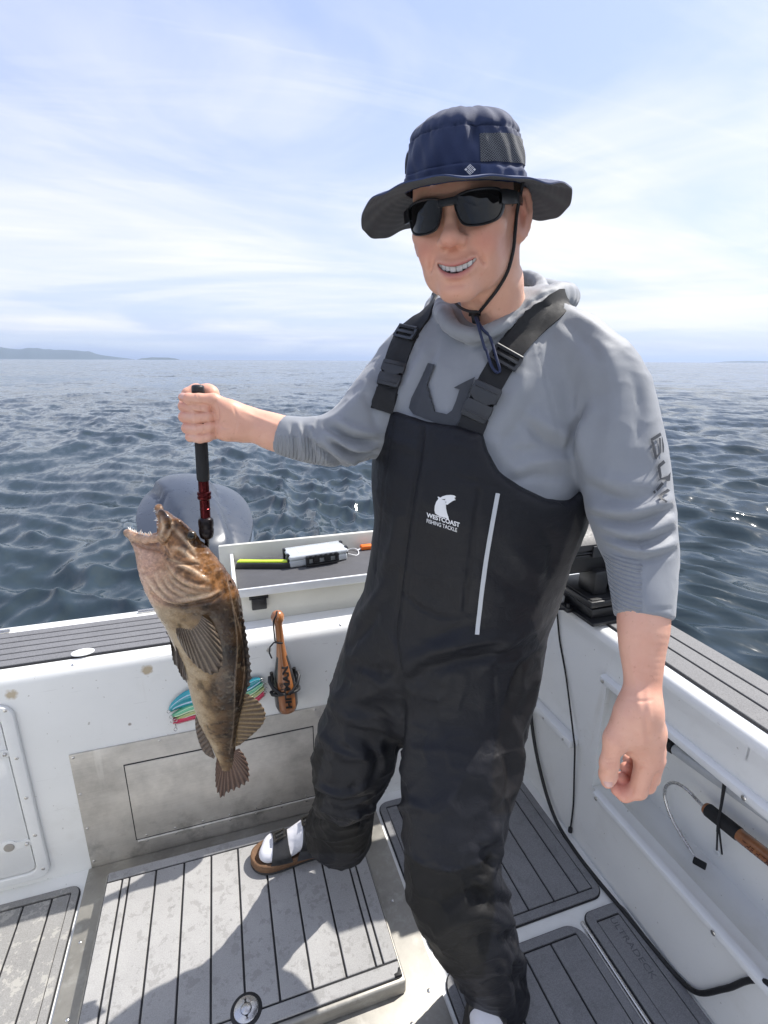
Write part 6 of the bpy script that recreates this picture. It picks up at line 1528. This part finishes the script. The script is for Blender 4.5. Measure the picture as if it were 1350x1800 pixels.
# ================================================================== outboard motor behind the transom
motor = tag(empty('outboard_motor', (-.11, 1.95, -.4)), 'silver grey outboard motor cowling standing behind the white transom', 'outboard motor')
m_cowl = plain('cowl_paint', (.055, .066, .086), .30, .0, var=.10, scale=6, bmp=.03, coat=.0, spec=.45); m_cowl2 = plain('lower_cowl_paint', (.16, .20, .26), .34, .2, var=.06, scale=4, bmp=.02, coat=.5)
MC = (-.108, 1.97); MA, MBh = .205, .300
def cowl_r(th, k=1.0):
    c, s_ = math.cos(th), math.sin(th); n_ = 2.5; r = (abs(c/MA)**n_+abs(s_/MBh)**n_)**(-1/n_)
    return (MC[0]+c*r*k*(1-.12*max(0, -s_)), MC[1]+s_*r*k)
def plane_z(x, y): return .845+.26*(y-MC[1])-.13*(x-MC[0])
def cowl_top(x, y, k):
    u_ = (x-MC[0])/MA; w_ = (y-MC[1])/MBh
    z = plane_z(x, y)+.050*(1-k**2.6)+.022*(1-k)
    sg = lambda q: 1/(1+math.exp(-q))
    z += .034*sg((u_+.50+.45*w_)/.010)*sg(-(u_-.42+.22*w_)/.010)*min(1, (1-k)*7)-.010*math.exp(-((u_+.50+.45*w_)/.035)**2)*min(1, (1-k)*7)-.010*math.exp(-((u_-.42+.22*w_)/.035)**2)*min(1, (1-k)*7)   # raised middle panel between two creases
    return z
rows = []
for k in [1.0, 1.004, 1.0, .99, .975, .95, .92, .88, .83, .77, .7, .62, .53, .43, .32, .2, .1, .001]:
    row = []
    for i in range(128):
        x, y = cowl_r(2*math.pi*i/128, k); row.append((x, y, cowl_top(x, y, min(k, 1))-(.016 if not rows else (.006 if len(rows) == 1 else 0))))
    rows.append(row)
child(MB().grid(rows, closed=True).build('cowl', m_cowl, None, 60), motor)
def skirt(lst, name, mat): return child(MB().grid([[(lambda p: (p[0], p[1], (plane_z(*p)+dz)*(1-b_)+z*b_))(cowl_r(2*math.pi*i/128, k)) for i in range(128)] for dz, z, b_, k in lst], closed=True).build(name, mat, None, 60), motor)
skirt(((-.010, 0, 0, .93), (-.045, 0, 0, .93)), 'cowl_seal', m_rub)
skirt(((-.044, 0, 0, .88), (-.040, 0, 0, .985), (-.046, 0, 0, 1.0), (-.10, 0, 0, .995), (-.2, .55, .5, .95), (0, .30, 1, .80), (0, .15, 1, .62)), 'lower_cowl', m_cowl2)
mb = MB(); mb.box((-.20, 1.80, -.6), (-.02, 2.10, .2), .05, 3); mb.box((-.22, 1.64, .1), (0, 1.86, .45), .03); child(mb.build('midsection', m_cowl2, None, 50), motor)

# ================================================================== bait table on the transom
m_cream = plain('cream_board', (.70, .685, .60), .42, var=.05, scale=6, bmp=.05, coat=.15)
m_mat = plain('charcoal_mat', (.085, .085, .09), .8, var=.15, scale=30, bmp=.4, bscale=500)
bt = tag(empty('bait_table', (.28, 1.42, .665)), 'cream bait cutting table with dark non-slip mat fixed on the transom top', 'bait table')
def bpart(name, a, b_, mat, bev=.003): return child(MB().box(a, b_, bev).build(name, mat), bt)
bpart('table_top', (.0, 1.424, .752), (.60, 1.70, .774), m_cream)
bpart('front_lip', (.002, 1.414, .757), (.60, 1.4235, .784), m_wht, .004)
bpart('mat', (.014, 1.428, .7745), (.60, 1.664, .778), m_mat, .001)
bpart('back_panel', (-.034, 1.672, .68), (.60, 1.688, .832), m_cream, .005)
bpart('side_panel', (.0, 1.424, .7745), (.0115, 1.671, .803), m_wht, .003)
bpart('front_panel', (.004, 1.440, .665), (.60, 1.452, .752), m_cream, .002)
bpart('end_panel', (.004, 1.452, .665), (.014, 1.671, .752), m_cream, .002)
mb = MB(); mb.box((.050, 1.426, .706), (.094, 1.440, .742), .003); mb.box((.044, 1.430, .738), (.100, 1.440, .748), .002); child(mb.build('latch', m_blk), bt)
for x in (.060, .084): screw((x, 1.4255, .724), (0, -1, 0), .0035, bt) if False else None
# fluorescent knife lying on the mat
kn_ = tag(empty('bait_knife', (.10, 1.575, .778)), 'fluorescent yellow bait knife over a black slab standing for its shadow on the mat at left', 'knife')
m_fluo = plain('fluorescent_yellow', (.62, .78, .045), .38, var=.08, scale=30, bmp=.05); m_fluo.node_tree.nodes['Principled BSDF'].inputs['Coat Weight'].default_value = .2
mb = MB(); mb.prism([(.020, 1.600), (.165, 1.556), (.195, 1.553), (.200, 1.560), (.190, 1.566), (.10, 1.590), (.03, 1.618)], (0, 0, .796), (1, 0, 0), (0, 1, 0), .005, .002); q = child(mb.build('knife_handle', m_fluo, None, 40), kn_)
mb = MB(); mb.prism([(.016, 1.592), (.160, 1.546), (.197, 1.546), (.208, 1.566), (.19, 1.588), (.10, 1.606), (.03, 1.628)], (0, 0, .778), (1, 0, 0), (0, 1, 0), .018, .004); child(mb.build('knife_shadow', m_blk, None, 40), kn_)  # black slab added under the knife in place of its shadow
mb = MB(); mb.tube([(.206+.008*math.cos(t), 1.556+.008*math.sin(t), .794) for t in np.linspace(0, 6.28, 16)], .0018, 8); child(mb.build('lanyard_ring', m_ss, None, 60), kn_)
# clear tackle box
m_clear, ntc, bc = newmat('clear_plastic'); bc.inputs['Base Color'].default_value = (.74, .78, .80, 1); bc.inputs['Roughness'].default_value = .16; bc.inputs['Transmission Weight'].default_value = .35; bc.inputs['IOR'].default_value = 1.45; bc.inputs['Coat Weight'].default_value = .5
tb = tag(empty('tackle_box', (.275, 1.60, .778)), 'clear plastic tackle box with black handle and latches beside the yellow knife', 'tackle box')
TB = Matrix.Translation((.275, 1.592, .778)) @ Matrix.Rotation(rad(6), 4, 'Z')
def tpart(name, fn, mat, ang=40):
    mb = MB(); fn(mb); o = mb.build(name, mat, None, ang); o.data.transform(TB); return child(o, tb)
tpart('box_base', lambda b_: b_.box((-.098, -.040, .001), (.098, .052, .024), .006, 3), m_clear)
tpart('box_lid', lambda b_: b_.box((-.100, -.042, .0255), (.100, .054, .040), .006, 3), m_clear)
tpart('lid_label', lambda b_: b_.box((-.060, -.012, .0402), (.055, .030, .0408)), plain('pale_label', (.62, .66, .70), .5))
def lat_(b_):
    b_.box((-.048, -.056, .003), (.062, -.0425, .010), .002); b_.box((-.048, -.056, .010), (-.038, -.0425, .036), .002); b_.box((.052, -.056, .010), (.062, -.0425, .036), .002)
    b_.box((-.048, -.058, .028), (.062, -.0425, .038), .003)
    for x in np.linspace(-.034, .050, 6): b_.box((x-.005, -.060, .030), (x+.005, -.0575, .041), .0015)
tpart('handle', lat_, m_blk)
tpart('latch', lambda b_: b_.box((-.024, -.0505, .012), (-.002, -.043, .030), .002), m_blk); tpart('latch', lambda b_: b_.box((.014, -.0505, .012), (.036, -.043, .030), .002), m_blk)
for x in (-.1035, .094): tpart('corner_clip', lambda b_, x=x: (b_.box((x, -.030, .006), (x+.009, -.012, .044), .003), b_.box((x, .024, .006), (x+.009, .042, .044), .003)), m_blk)
# wire ring with orange float
kr_ = tag(empty('float_ring', (.405, 1.622, .778)), 'white wire ring with orange float tag lying right of the tackle box', 'float ring')
mb = MB(); mb.tube([(.405+.024*math.cos(t), 1.622+.030*math.sin(t), .781+.004*math.sin(t*2)) for t in np.linspace(0, 2*math.pi, 28)], .0016, 8); mb.tube([(.428, 1.630, .782), (.437, 1.634, .784), (.446, 1.639, .786)], .0022, 8); child(mb.build('wire_ring', m_white_print, None, 60), kr_)
child(MB().box((.442, 1.630, .779), (.485, 1.654, .795), .005, 3).build('orange_float', plain('orange_foam', (.80, .16, .012), .55, var=.1)), kr_)

# ================================================================== wooden fish club on the transom wall
def wood():
    m, nt, b = newmat('varnished_wood'); g_ = noise(nt, 30, 6, .65, stretch=(1, 1, .08), dist=.4); f2 = noise(nt, 9, 4, .6)
    c = ramp(nt, g_, [(.3, (.20, .065, .018)), (.55, (.36, .135, .040)), (.75, (.46, .20, .07))]).outputs[0]
    nt.links.new(c, b.inputs['Base Color']); b.inputs['Roughness'].default_value = .3; b.inputs['Coat Weight'].default_value = .6; b.inputs['Coat Roughness'].default_value = .12; bump(nt, b, g_, .1, .0006); return m
m_wood = wood(); m_dwood = plain('black_varnish', (.016, .013, .012), .3, var=.3, bmp=.05, coat=.5)
CT = aty(487, 1076, 1.298); CB = aty(505.5, 1249, 1.300); axc = (CB-CT).normalized(); LC = (CB-CT).length
club = tag(empty('fish_club', tuple(CB)), 'orange wooden fish club lettered HITMAN clipped upright to the transom wall', 'fish club')
mb = MB(); mb.lathe([(-.004, .004), (0, .0125), (.010, .0180), (.022, .0178), (.031, .0130), (.040, .0108), (.30*LC, .0112), (.42*LC, .0150), (.55*LC, .0235), (.68*LC, .0300), (.80*LC, .0330), (.92*LC, .0325), (.975*LC, .0265), (LC, .014), (LC+.002, .001)], CT, axc, 32)
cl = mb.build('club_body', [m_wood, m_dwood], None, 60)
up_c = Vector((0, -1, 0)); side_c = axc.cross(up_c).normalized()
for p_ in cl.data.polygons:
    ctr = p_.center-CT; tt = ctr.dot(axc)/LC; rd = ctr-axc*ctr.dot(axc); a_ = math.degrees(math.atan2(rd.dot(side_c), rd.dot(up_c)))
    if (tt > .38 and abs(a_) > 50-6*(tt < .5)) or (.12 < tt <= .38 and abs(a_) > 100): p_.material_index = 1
child(cl, club)
bm = bmesh.new(); bm.from_mesh(cl.data); bv_club = BVHTree.FromBMesh(bm); bm.free()
m_ink = plain('black_ink', (.010, .009, .009), .5, bmp=0)
axp = np.array([505.5-487, 1249-1076.]); axp /= np.linalg.norm(axp); upx = -axp; lft = np.array([axp[1]*-1, axp[0]])
def club_text(s_, cx_, cy_, L_, hgt, bold, name):
    me = text_mesh(s_, 1, .01, bold); xs_ = [v_.co.x for v_ in me.vertices]; ys_ = [v_.co.y for v_ in me.vertices]; kx = L_/(max(xs_)-min(xs_)); ky = hgt/(max(ys_)-min(ys_)); c_ = np.array([cx_, cy_])
    o = decal_mesh(name, me, lambda x, y: tuple(c_+upx*x*kx+lft*y*ky), bv_club, m_ink, None, .0014); return child(o, club)
club_text('HITMAN', 505, 1208, 74, 11, .05, 'lettering'); club_text('THE', 496.0, 1210, 20, 6, .01, 'lettering')
Cq = lambda t, a, r: CT+axc*(t*LC)+up_c*(math.cos(a)*r)+side_c*(math.sin(a)*r)
mb = MB(); mb.tube([Cq(-.015, 0, .004), Cq(.01, .3, .016), Cq(.05, .7, .020), Cq(.13, 1.0, .017), Cq(.26, 1.2, .015), Cq(.275, .6, .0145), Cq(.28, -.2, .0145)], .0022, 8); mb.tube([Cq(.28, -.4, .0145), Cq(.27, .4, .0150), Cq(.27, 1.2, .019), Cq(.31, 1.4, .030), Cq(.37, 1.5, .033), Cq(.43, 1.55, .028)], .0022, 8); child(mb.build('lanyard', m_cord, None, 60), club)
rc = tag(empty('tool_clip', tuple(Cq(.76, 3.14, .034))), 'black rubber spring clip gripping the wooden club low on the wall', 'tool clip')
mb = MB()
for sg in (-1, 1):
    mb.tube([Cq(.64, sg*1.9, .042), Cq(.655, sg*1.5, .042), Cq(.69, sg*1.05, .040), Cq(.735, sg*.55, .0355), Cq(.75, sg*.15, .0345)], [.0045, .005, .005, .0042, .003], 10)
    mb.tube([Cq(.80, sg*1.9, .042), Cq(.785, sg*1.4, .038), Cq(.765, sg*.9, .0365), Cq(.752, sg*.3, .0348)], [.005, .005, .0042, .003], 10)
    mb.tube([Cq(.62, sg*2.2, .040), Cq(.82, sg*2.2, .040)], .005, 8)
child(mb.build('clip_jaws', m_rub, None, 60), rc)
child(MB().box(tuple(Cq(.62, math.pi, .030)+Vector((-.02, 0, 0))-Vector((0, .002, 0))), tuple(Cq(.86, math.pi, .030)+Vector((.02, 0, 0))+Vector((0, .0085, 0))), .001).build('clip_base', m_rub), rc)

# ================================================================== bright spoon lures hung behind the fish
def lure(name_label, col, pts, wid, rough=.2, col2=None, met=0):
    """pts: spine in photograph coordinates at y=1.318; wid: half widths (pixels)"""
    root = tag(empty('fishing_lure', tuple(aty(*pts[0], 1.318))), name_label, 'fishing lure', 'spoon lures hung on the transom wall')
    C_ = spline([np.array(p, float) for p in pts], 8); Wd = np.interp(np.linspace(0, 1, len(C_)), np.linspace(0, 1, len(wid)), wid); rows = []
    for i, c in enumerate(C_):
        t = C_[min(i+1, len(C_)-1)]-C_[max(i-1, 0)]; t /= np.linalg.norm(t); s_ = np.array([-t[1], t[0]])
        rows.append([aty(*(c+s_*k*Wd[i]), 1.318+.010*k*k-.004*math.sin(3.1*i/len(C_))) for k in np.linspace(-1, 1, 9)])
    bk = [[p+Vector((0, .0016, 0)) for p in r] for r in rows]
    mb = MB(); mb.grid(rows); mb.grid(bk); mb.grid([[r[0] for r in rows], [r[0] for r in bk]]); mb.grid([[r[-1] for r in rows], [r[-1] for r in bk]]); bmesh.ops.remove_doubles(mb.bm, verts=mb.bm.verts, dist=1e-6)
    o = child(mb.build('blade', plain(name_label.split()[0]+'_lacquer', col, rough, met, var=.12, scale=40, bmp=.03, coat=.8), None, 60), root)
    if col2:
        rim = [r[0] for r in rows]; inner = [[aty(*(c+np.array([0, 0])), 1.316) for c in C_]]
        rr = [[Vector(r[2])+Vector((0, -.0012, 0)), Vector(r[6])+Vector((0, -.0012, 0))] for r in rows[4:-4]]
        q = MB().grid(rr).build('inlay', plain('pale_inlay', col2, .25, 0, bmp=0, coat=.6)); q.parent = root; q.matrix_parent_inverse = Matrix.Translation(-Vector(root.location))
    mb = MB()
    for e_, s_ in ((0, -1), (-1, 1)):
        c = aty(C_[e_][0]+s_*1.5, C_[e_][1]+1, 1.316); mb.tube([c+Vector((.0045*math.cos(t), 0, .0045*math.sin(t))) for t in np.linspace(0, 6.3, 14)], .0009, 6)
    child(mb.build('split_ring', m_ss, None, 60), root); return root
lure('teal spoon lure with pale blue face, topmost of the bundle behind the fish', (.012, .30, .36), [(298, 1250), (308, 1240), (330, 1229), (360, 1222), (400, 1216), (432, 1208), (452, 1198), (458, 1194)], [3.5, 8, 14.5, 16, 15, 13, 8, 4], .18, (.50, .70, .86))
lure('green and cream spoon lure, second from the top in the bundle', (.16, .52, .30), [(302, 1259), (314, 1255), (335, 1246), (365, 1239), (405, 1231), (440, 1218), (456, 1207), (463, 1202)], [3, 6, 8, 8.5, 8, 7, 5, 3], .2, (.76, .82, .60))
lure('olive and white spoon lure, third from the top in the bundle', (.42, .46, .16), [(310, 1265), (322, 1260), (345, 1252), (372, 1246), (410, 1237), (444, 1225), (460, 1214), (465, 1209)], [3, 5, 6.5, 7, 6.5, 6, 4, 3], .25, (.72, .70, .56))
lure('crimson spoon lure with dangling swivel, lowest of the bundle', (.58, .012, .075), [(304, 1267), (312, 1267), (335, 1262), (365, 1255), (405, 1246), (445, 1233), (460, 1222), (465, 1217)], [6, 6, 5, 5, 5, 5, 5, 4], .2)
sw = tag(empty('lure_swivel', tuple(aty(308, 1275, 1.317))), 'small steel swivel dangling under the crimson lure end', 'swivel')
mb = MB(); pS = [aty(308, 1271, 1.317), aty(309, 1278, 1.317)]; mb.tube(pS, .0016, 8); c = aty(308.5, 1282, 1.317); mb.tube([c+Vector((.0040*math.cos(t), 0, .0052*math.sin(t))) for t in np.linspace(0, 6.3, 14)], .0010, 6); child(mb.build('swivel_body', m_ss, None, 60), sw)

# ================================================================== black downrigger on the corner of the gunwale
dr = tag(empty('downrigger', (.98, 1.13, .722)), 'black downrigger with grey lid mounted on the rear corner of the gunwale', 'downrigger')
m_lid = plain('grey_black_lid', (.035, .035, .037), .5, var=.1, scale=25, bmp=.2, bscale=400)
def dpart(name, fn, mat, ang=40): mb = MB(); fn(mb); return child(mb.build(name, mat, None, ang), dr)
dpart('base_plate', lambda b_: b_.box((.930, 1.02, .722), (1.10, 1.22, .732), .003), m_blk)
dpart('mount_block', lambda b_: (b_.box((.945, 1.045, .732), (1.085, 1.20, .760), .005), b_.box((.955, 1.06, .760), (1.075, 1.19, .772), .004)), m_blk)
dpart('swivel_tray', lambda b_: (b_.box((.925, 1.03, .773), (1.10, 1.21, .792), .004), b_.box((.932, 1.037, .792), (1.093, 1.203, .795), .001)), m_blk)
dpart('pedestal', lambda b_: (b_.box((.955, 1.06, .795), (1.0, 1.13, .865), .006), b_.box((1.02, 1.06, .795), (1.09, 1.16, .84), .008)), m_blk)
dpart('case', lambda b_: (b_.box((.855, 1.085, .855), (1.10, 1.33, .925), .008), b_.box((.85, 1.078, .900), (1.105, 1.335, .912), .003)), m_blk)
dpart('lid', lambda b_: b_.prism([(1.075, .926), (1.335, .926), (1.335, .955), (1.30, .978), (1.13, .978), (1.085, .950), (1.075, .942)], (.848, 0, 0), (0, 1, 0), (0, 0, 1), .26, .003), m_lid)
dpart('carry_handle', lambda b_: b_.tube([(.885, 1.27, .975), (.885, 1.275, .998), (.90, 1.28, 1.005), (1.02, 1.28, 1.005), (1.04, 1.275, .998), (1.04, 1.27, .975)], .007, 10), m_blk)
dpart('lid_catch', lambda b_: (b_.box((.945, 1.070, .905), (.985, 1.078, .938), .002), b_.box((.89, 1.0735, .917), (1.06, 1.0775, .920), .001)), m_bkl)
dpart('line_spool', lambda b_: (b_.lathe([(0, .03), (.004, .034), (.012, .034), (.014, .022), (.030, .022), (.032, .034), (.042, .034), (.046, .03)], (1.02, 1.075, .848), (1, 0, 0), 22),), m_blk)
tl = tag(empty('rod_clamp', (.915, 1.14, .715)), 'small white and black clamp with cords at the end of the gunwale', 'clamp')
mb = MB(); mb.box((.900, 1.150, .716), (.935, 1.215, .757), .004); child(mb.build('clamp_body', m_wht), tl)
mb = MB(); mb.box((.912, 1.105, .724), (.935, 1.148, .738), .003); mb.tube([(.92, 1.115, .738), (.92, 1.115, .750)], .005, 10); child(mb.build('clamp_lever', m_blk), tl)

# ================================================================== cords and hose along the right side
def cordobj(name, label, pts, r, mat, cat, sub_=6, n=8):
    P = spline(pts, sub_); o = MB().tube([Vector(p) for p in P], r, n).build(name, mat, None, 60); tag(o, label, cat); return o
hose = cordobj('hose', 'thick black hose running along the foot of the right side wall', [atx(962, 1040, .925), atx(958, 1085, .915), atx(945, 1130, .91)][::-1][:0]+[(.936, 1.30, .40), (.934, 1.23, .20), (.930, 1.145, .075), (.926, 1.06, .0095), (.915, .95, .0095), (.918, .855, .0095), (.926, .755, .0095), (.931, .666, .0095), (.936, .60, .012), (.936, .55, .040), (.936, .50, .135), (.936, .44, .250), (.936, .30, .33)], .0058, m_rub, 'hose')
c1_ = cordobj('cord', 'thin black cord hanging down the right side wall to a knot', [(.925, 1.165, .722), (.930, 1.185, .712), (.939, 1.186, .690), (.941, 1.16, .60), (.940, 1.11, .50), (.925, 1.03, .352), (.926, 1.022, .325), (.936, 1.02, .22), (.940, 1.012, .12), (.940, 1.01, .03)], .0026, m_cord, 'cord')
mb = MB(); mb.lathe([(-.010, .002), (-.008, .0065), (.006, .0068), (.009, .003), (.009, 0)], (.939, 1.009, .022), (0, 0, -1), 10); q = mb.build('cord_knot', m_cord); q.parent = c1_
cordobj('strap_cord', 'black cord looping over the gunwale end beside the hip', [(.925, 1.11, .732), (.90, 1.13, .728), (.888, 1.16, .70), (.884, 1.19, .64), (.884, 1.20, .58), (.886, 1.21, .50)], .0036, m_cord, 'cord')

# ================================================================== gaff, pole and pad in the side pocket
m_pole = plain('anodised_pole', (.52, .54, .56), .38, .25, var=.12, scale=20, bmp=.05)
pole = tag(empty('boat_hook_pole', (1.045, .7, .44)), 'silver aluminium pole with black end lying in the upper side pocket', 'pole')
pa, pb_ = np.array(atx(1186, 1316, 1.045)), np.array(atx(1350, 1432, 1.045)); dv = (pb_-pa)/np.linalg.norm(pb_-pa); L_ = 1.3
mb = MB(); mb.tube([Vector(pa+dv*t) for t in (0, .004, .12, .122, .126, L_)], [.0125, .0145, .0145, .0142, .0146, .0146], 20); child(mb.build('pole_tube', m_pole, None, 40), pole)
mb = MB(); mb.tube([Vector(pa-dv*t) for t in (.10, .095, .05, .002)], [.012, .0175, .0175, .016], 16); child(mb.build('pole_grip', m_rub, None, 40), pole)
gaff = tag(empty('gaff', (1.05, .7, .33)), 'gaff with curved steel hook and black and orange handle in the side pocket', 'gaff')
GX = 1.052
ha, hb = np.array(atx(1240, 1420, GX)), np.array(atx(1350, 1507, GX)); hv_ = (hb-ha)/np.linalg.norm(hb-ha)
mb = MB(); mb.tube([Vector(ha+hv_*t) for t in (-.002, .0, .004, .010)], [.010, .0135, .0150, .0150], 18); child(mb.build('end_ring', m_wood, None, 40), gaff)
mb = MB(); mb.tube([Vector(ha+hv_*t) for t in (.006, .008, .085, .087)], [.0145, .0165, .0165, .0150], 20); child(mb.build('grip', m_foam, None, 40), gaff)
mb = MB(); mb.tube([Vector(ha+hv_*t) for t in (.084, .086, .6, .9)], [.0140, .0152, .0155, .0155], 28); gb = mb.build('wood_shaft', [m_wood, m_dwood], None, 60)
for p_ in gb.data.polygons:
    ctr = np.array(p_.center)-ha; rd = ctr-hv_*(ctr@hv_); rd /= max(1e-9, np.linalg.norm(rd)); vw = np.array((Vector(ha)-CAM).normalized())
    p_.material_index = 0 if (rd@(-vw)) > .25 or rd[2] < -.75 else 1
child(gb, gaff); bm = bmesh.new(); bm.from_mesh(gb.data); bv_g = BVHTree.FromBMesh(bm); bm.free()
me = text_mesh('THE HITMAN', 1, .01, .02); xs_ = [v_.co.x for v_ in me.vertices]; kx = 84/(max(xs_)-min(xs_)); ga = np.array([1308., 1484.]); gd_ = np.array([110., 87.])/np.linalg.norm([110, 87]); gu = np.array([gd_[1], -gd_[0]])
child(decal_mesh('lettering', me, lambda x, y: tuple(ga+gd_*((x-min(xs_))*kx-6)+gu*y*11), bv_g, plain('burnt_ink', (.05, .008, .008), .6, bmp=0), None, .0006), gaff)
hk_ = [np.array(atx(x, y, GX)) for x, y in ((1243, 1424), (1228, 1409), (1213, 1393), (1198, 1381), (1183, 1375.5), (1172, 1381), (1168, 1395), (1172, 1415), (1183, 1443), (1201, 1474), (1217, 1499), (1227, 1513))]
mb = MB(); mb.tube([Vector(p) for p in spline(hk_, 5)], [.0042]*50+[.0028, .0022, .0016, .0010, .0006, .0004], 12); child(mb.build('hook', m_ss, None, 60), gaff)
pd = MB(); pc = np.array(atx(1231, 1518, GX-.004)); e1 = np.array(atx(1248, 1526, GX-.004))-np.array(atx(1216, 1508, GX-.004)); e1 /= np.linalg.norm(e1); nn_ = np.array([-.75, -.1, .65]); nn_ -= e1*(nn_@e1); nn_ /= np.linalg.norm(nn_); e2 = np.cross(nn_, e1)
pd.prism(rrect(-.017, -.0085, .017, .0085, .003), tuple(pc), tuple(e1), tuple(e2), .005, .001); tag(pd.build('foam_pad', m_foam, None, 40), 'small black foam pad under the point of the gaff hook', 'pad')
bun = tag(empty('bungee', tuple(atx(1278, 1345, 1.0))), 'black bungee strap holding the gaff handle in the side pocket', 'bungee')
mb = MB(); mb.tube([atx(1278, 1343, .96), atx(1274, 1375, .99), atx(1268, 1415, 1.020), atx(1263, 1440, 1.030), atx(1261, 1462, 1.035)], [.0045, .0042, .0030, .0028, .0028], 8); mb.tube([atx(1262, 1440, 1.031), atx(1261, 1465, 1.036), atx(1260, 1494, 1.075)], .0022, 8); mb.tube([atx(1262, 1440, 1.031), atx(1265, 1466, 1.036), atx(1269, 1501, 1.080)], .0022, 8); child(mb.build('bungee_cord', m_cord, None, 60), bun)
mb = MB(); mb.lathe([(0, .0085), (.003, .0085), (.004, .006), (.004, .0035), (.001, .003), (.001, 0)], atx(1261, 1499, 1.090), (-1, 0, .1), 18); child(mb.build('anchor_eye', m_wht, None, 50), bun)
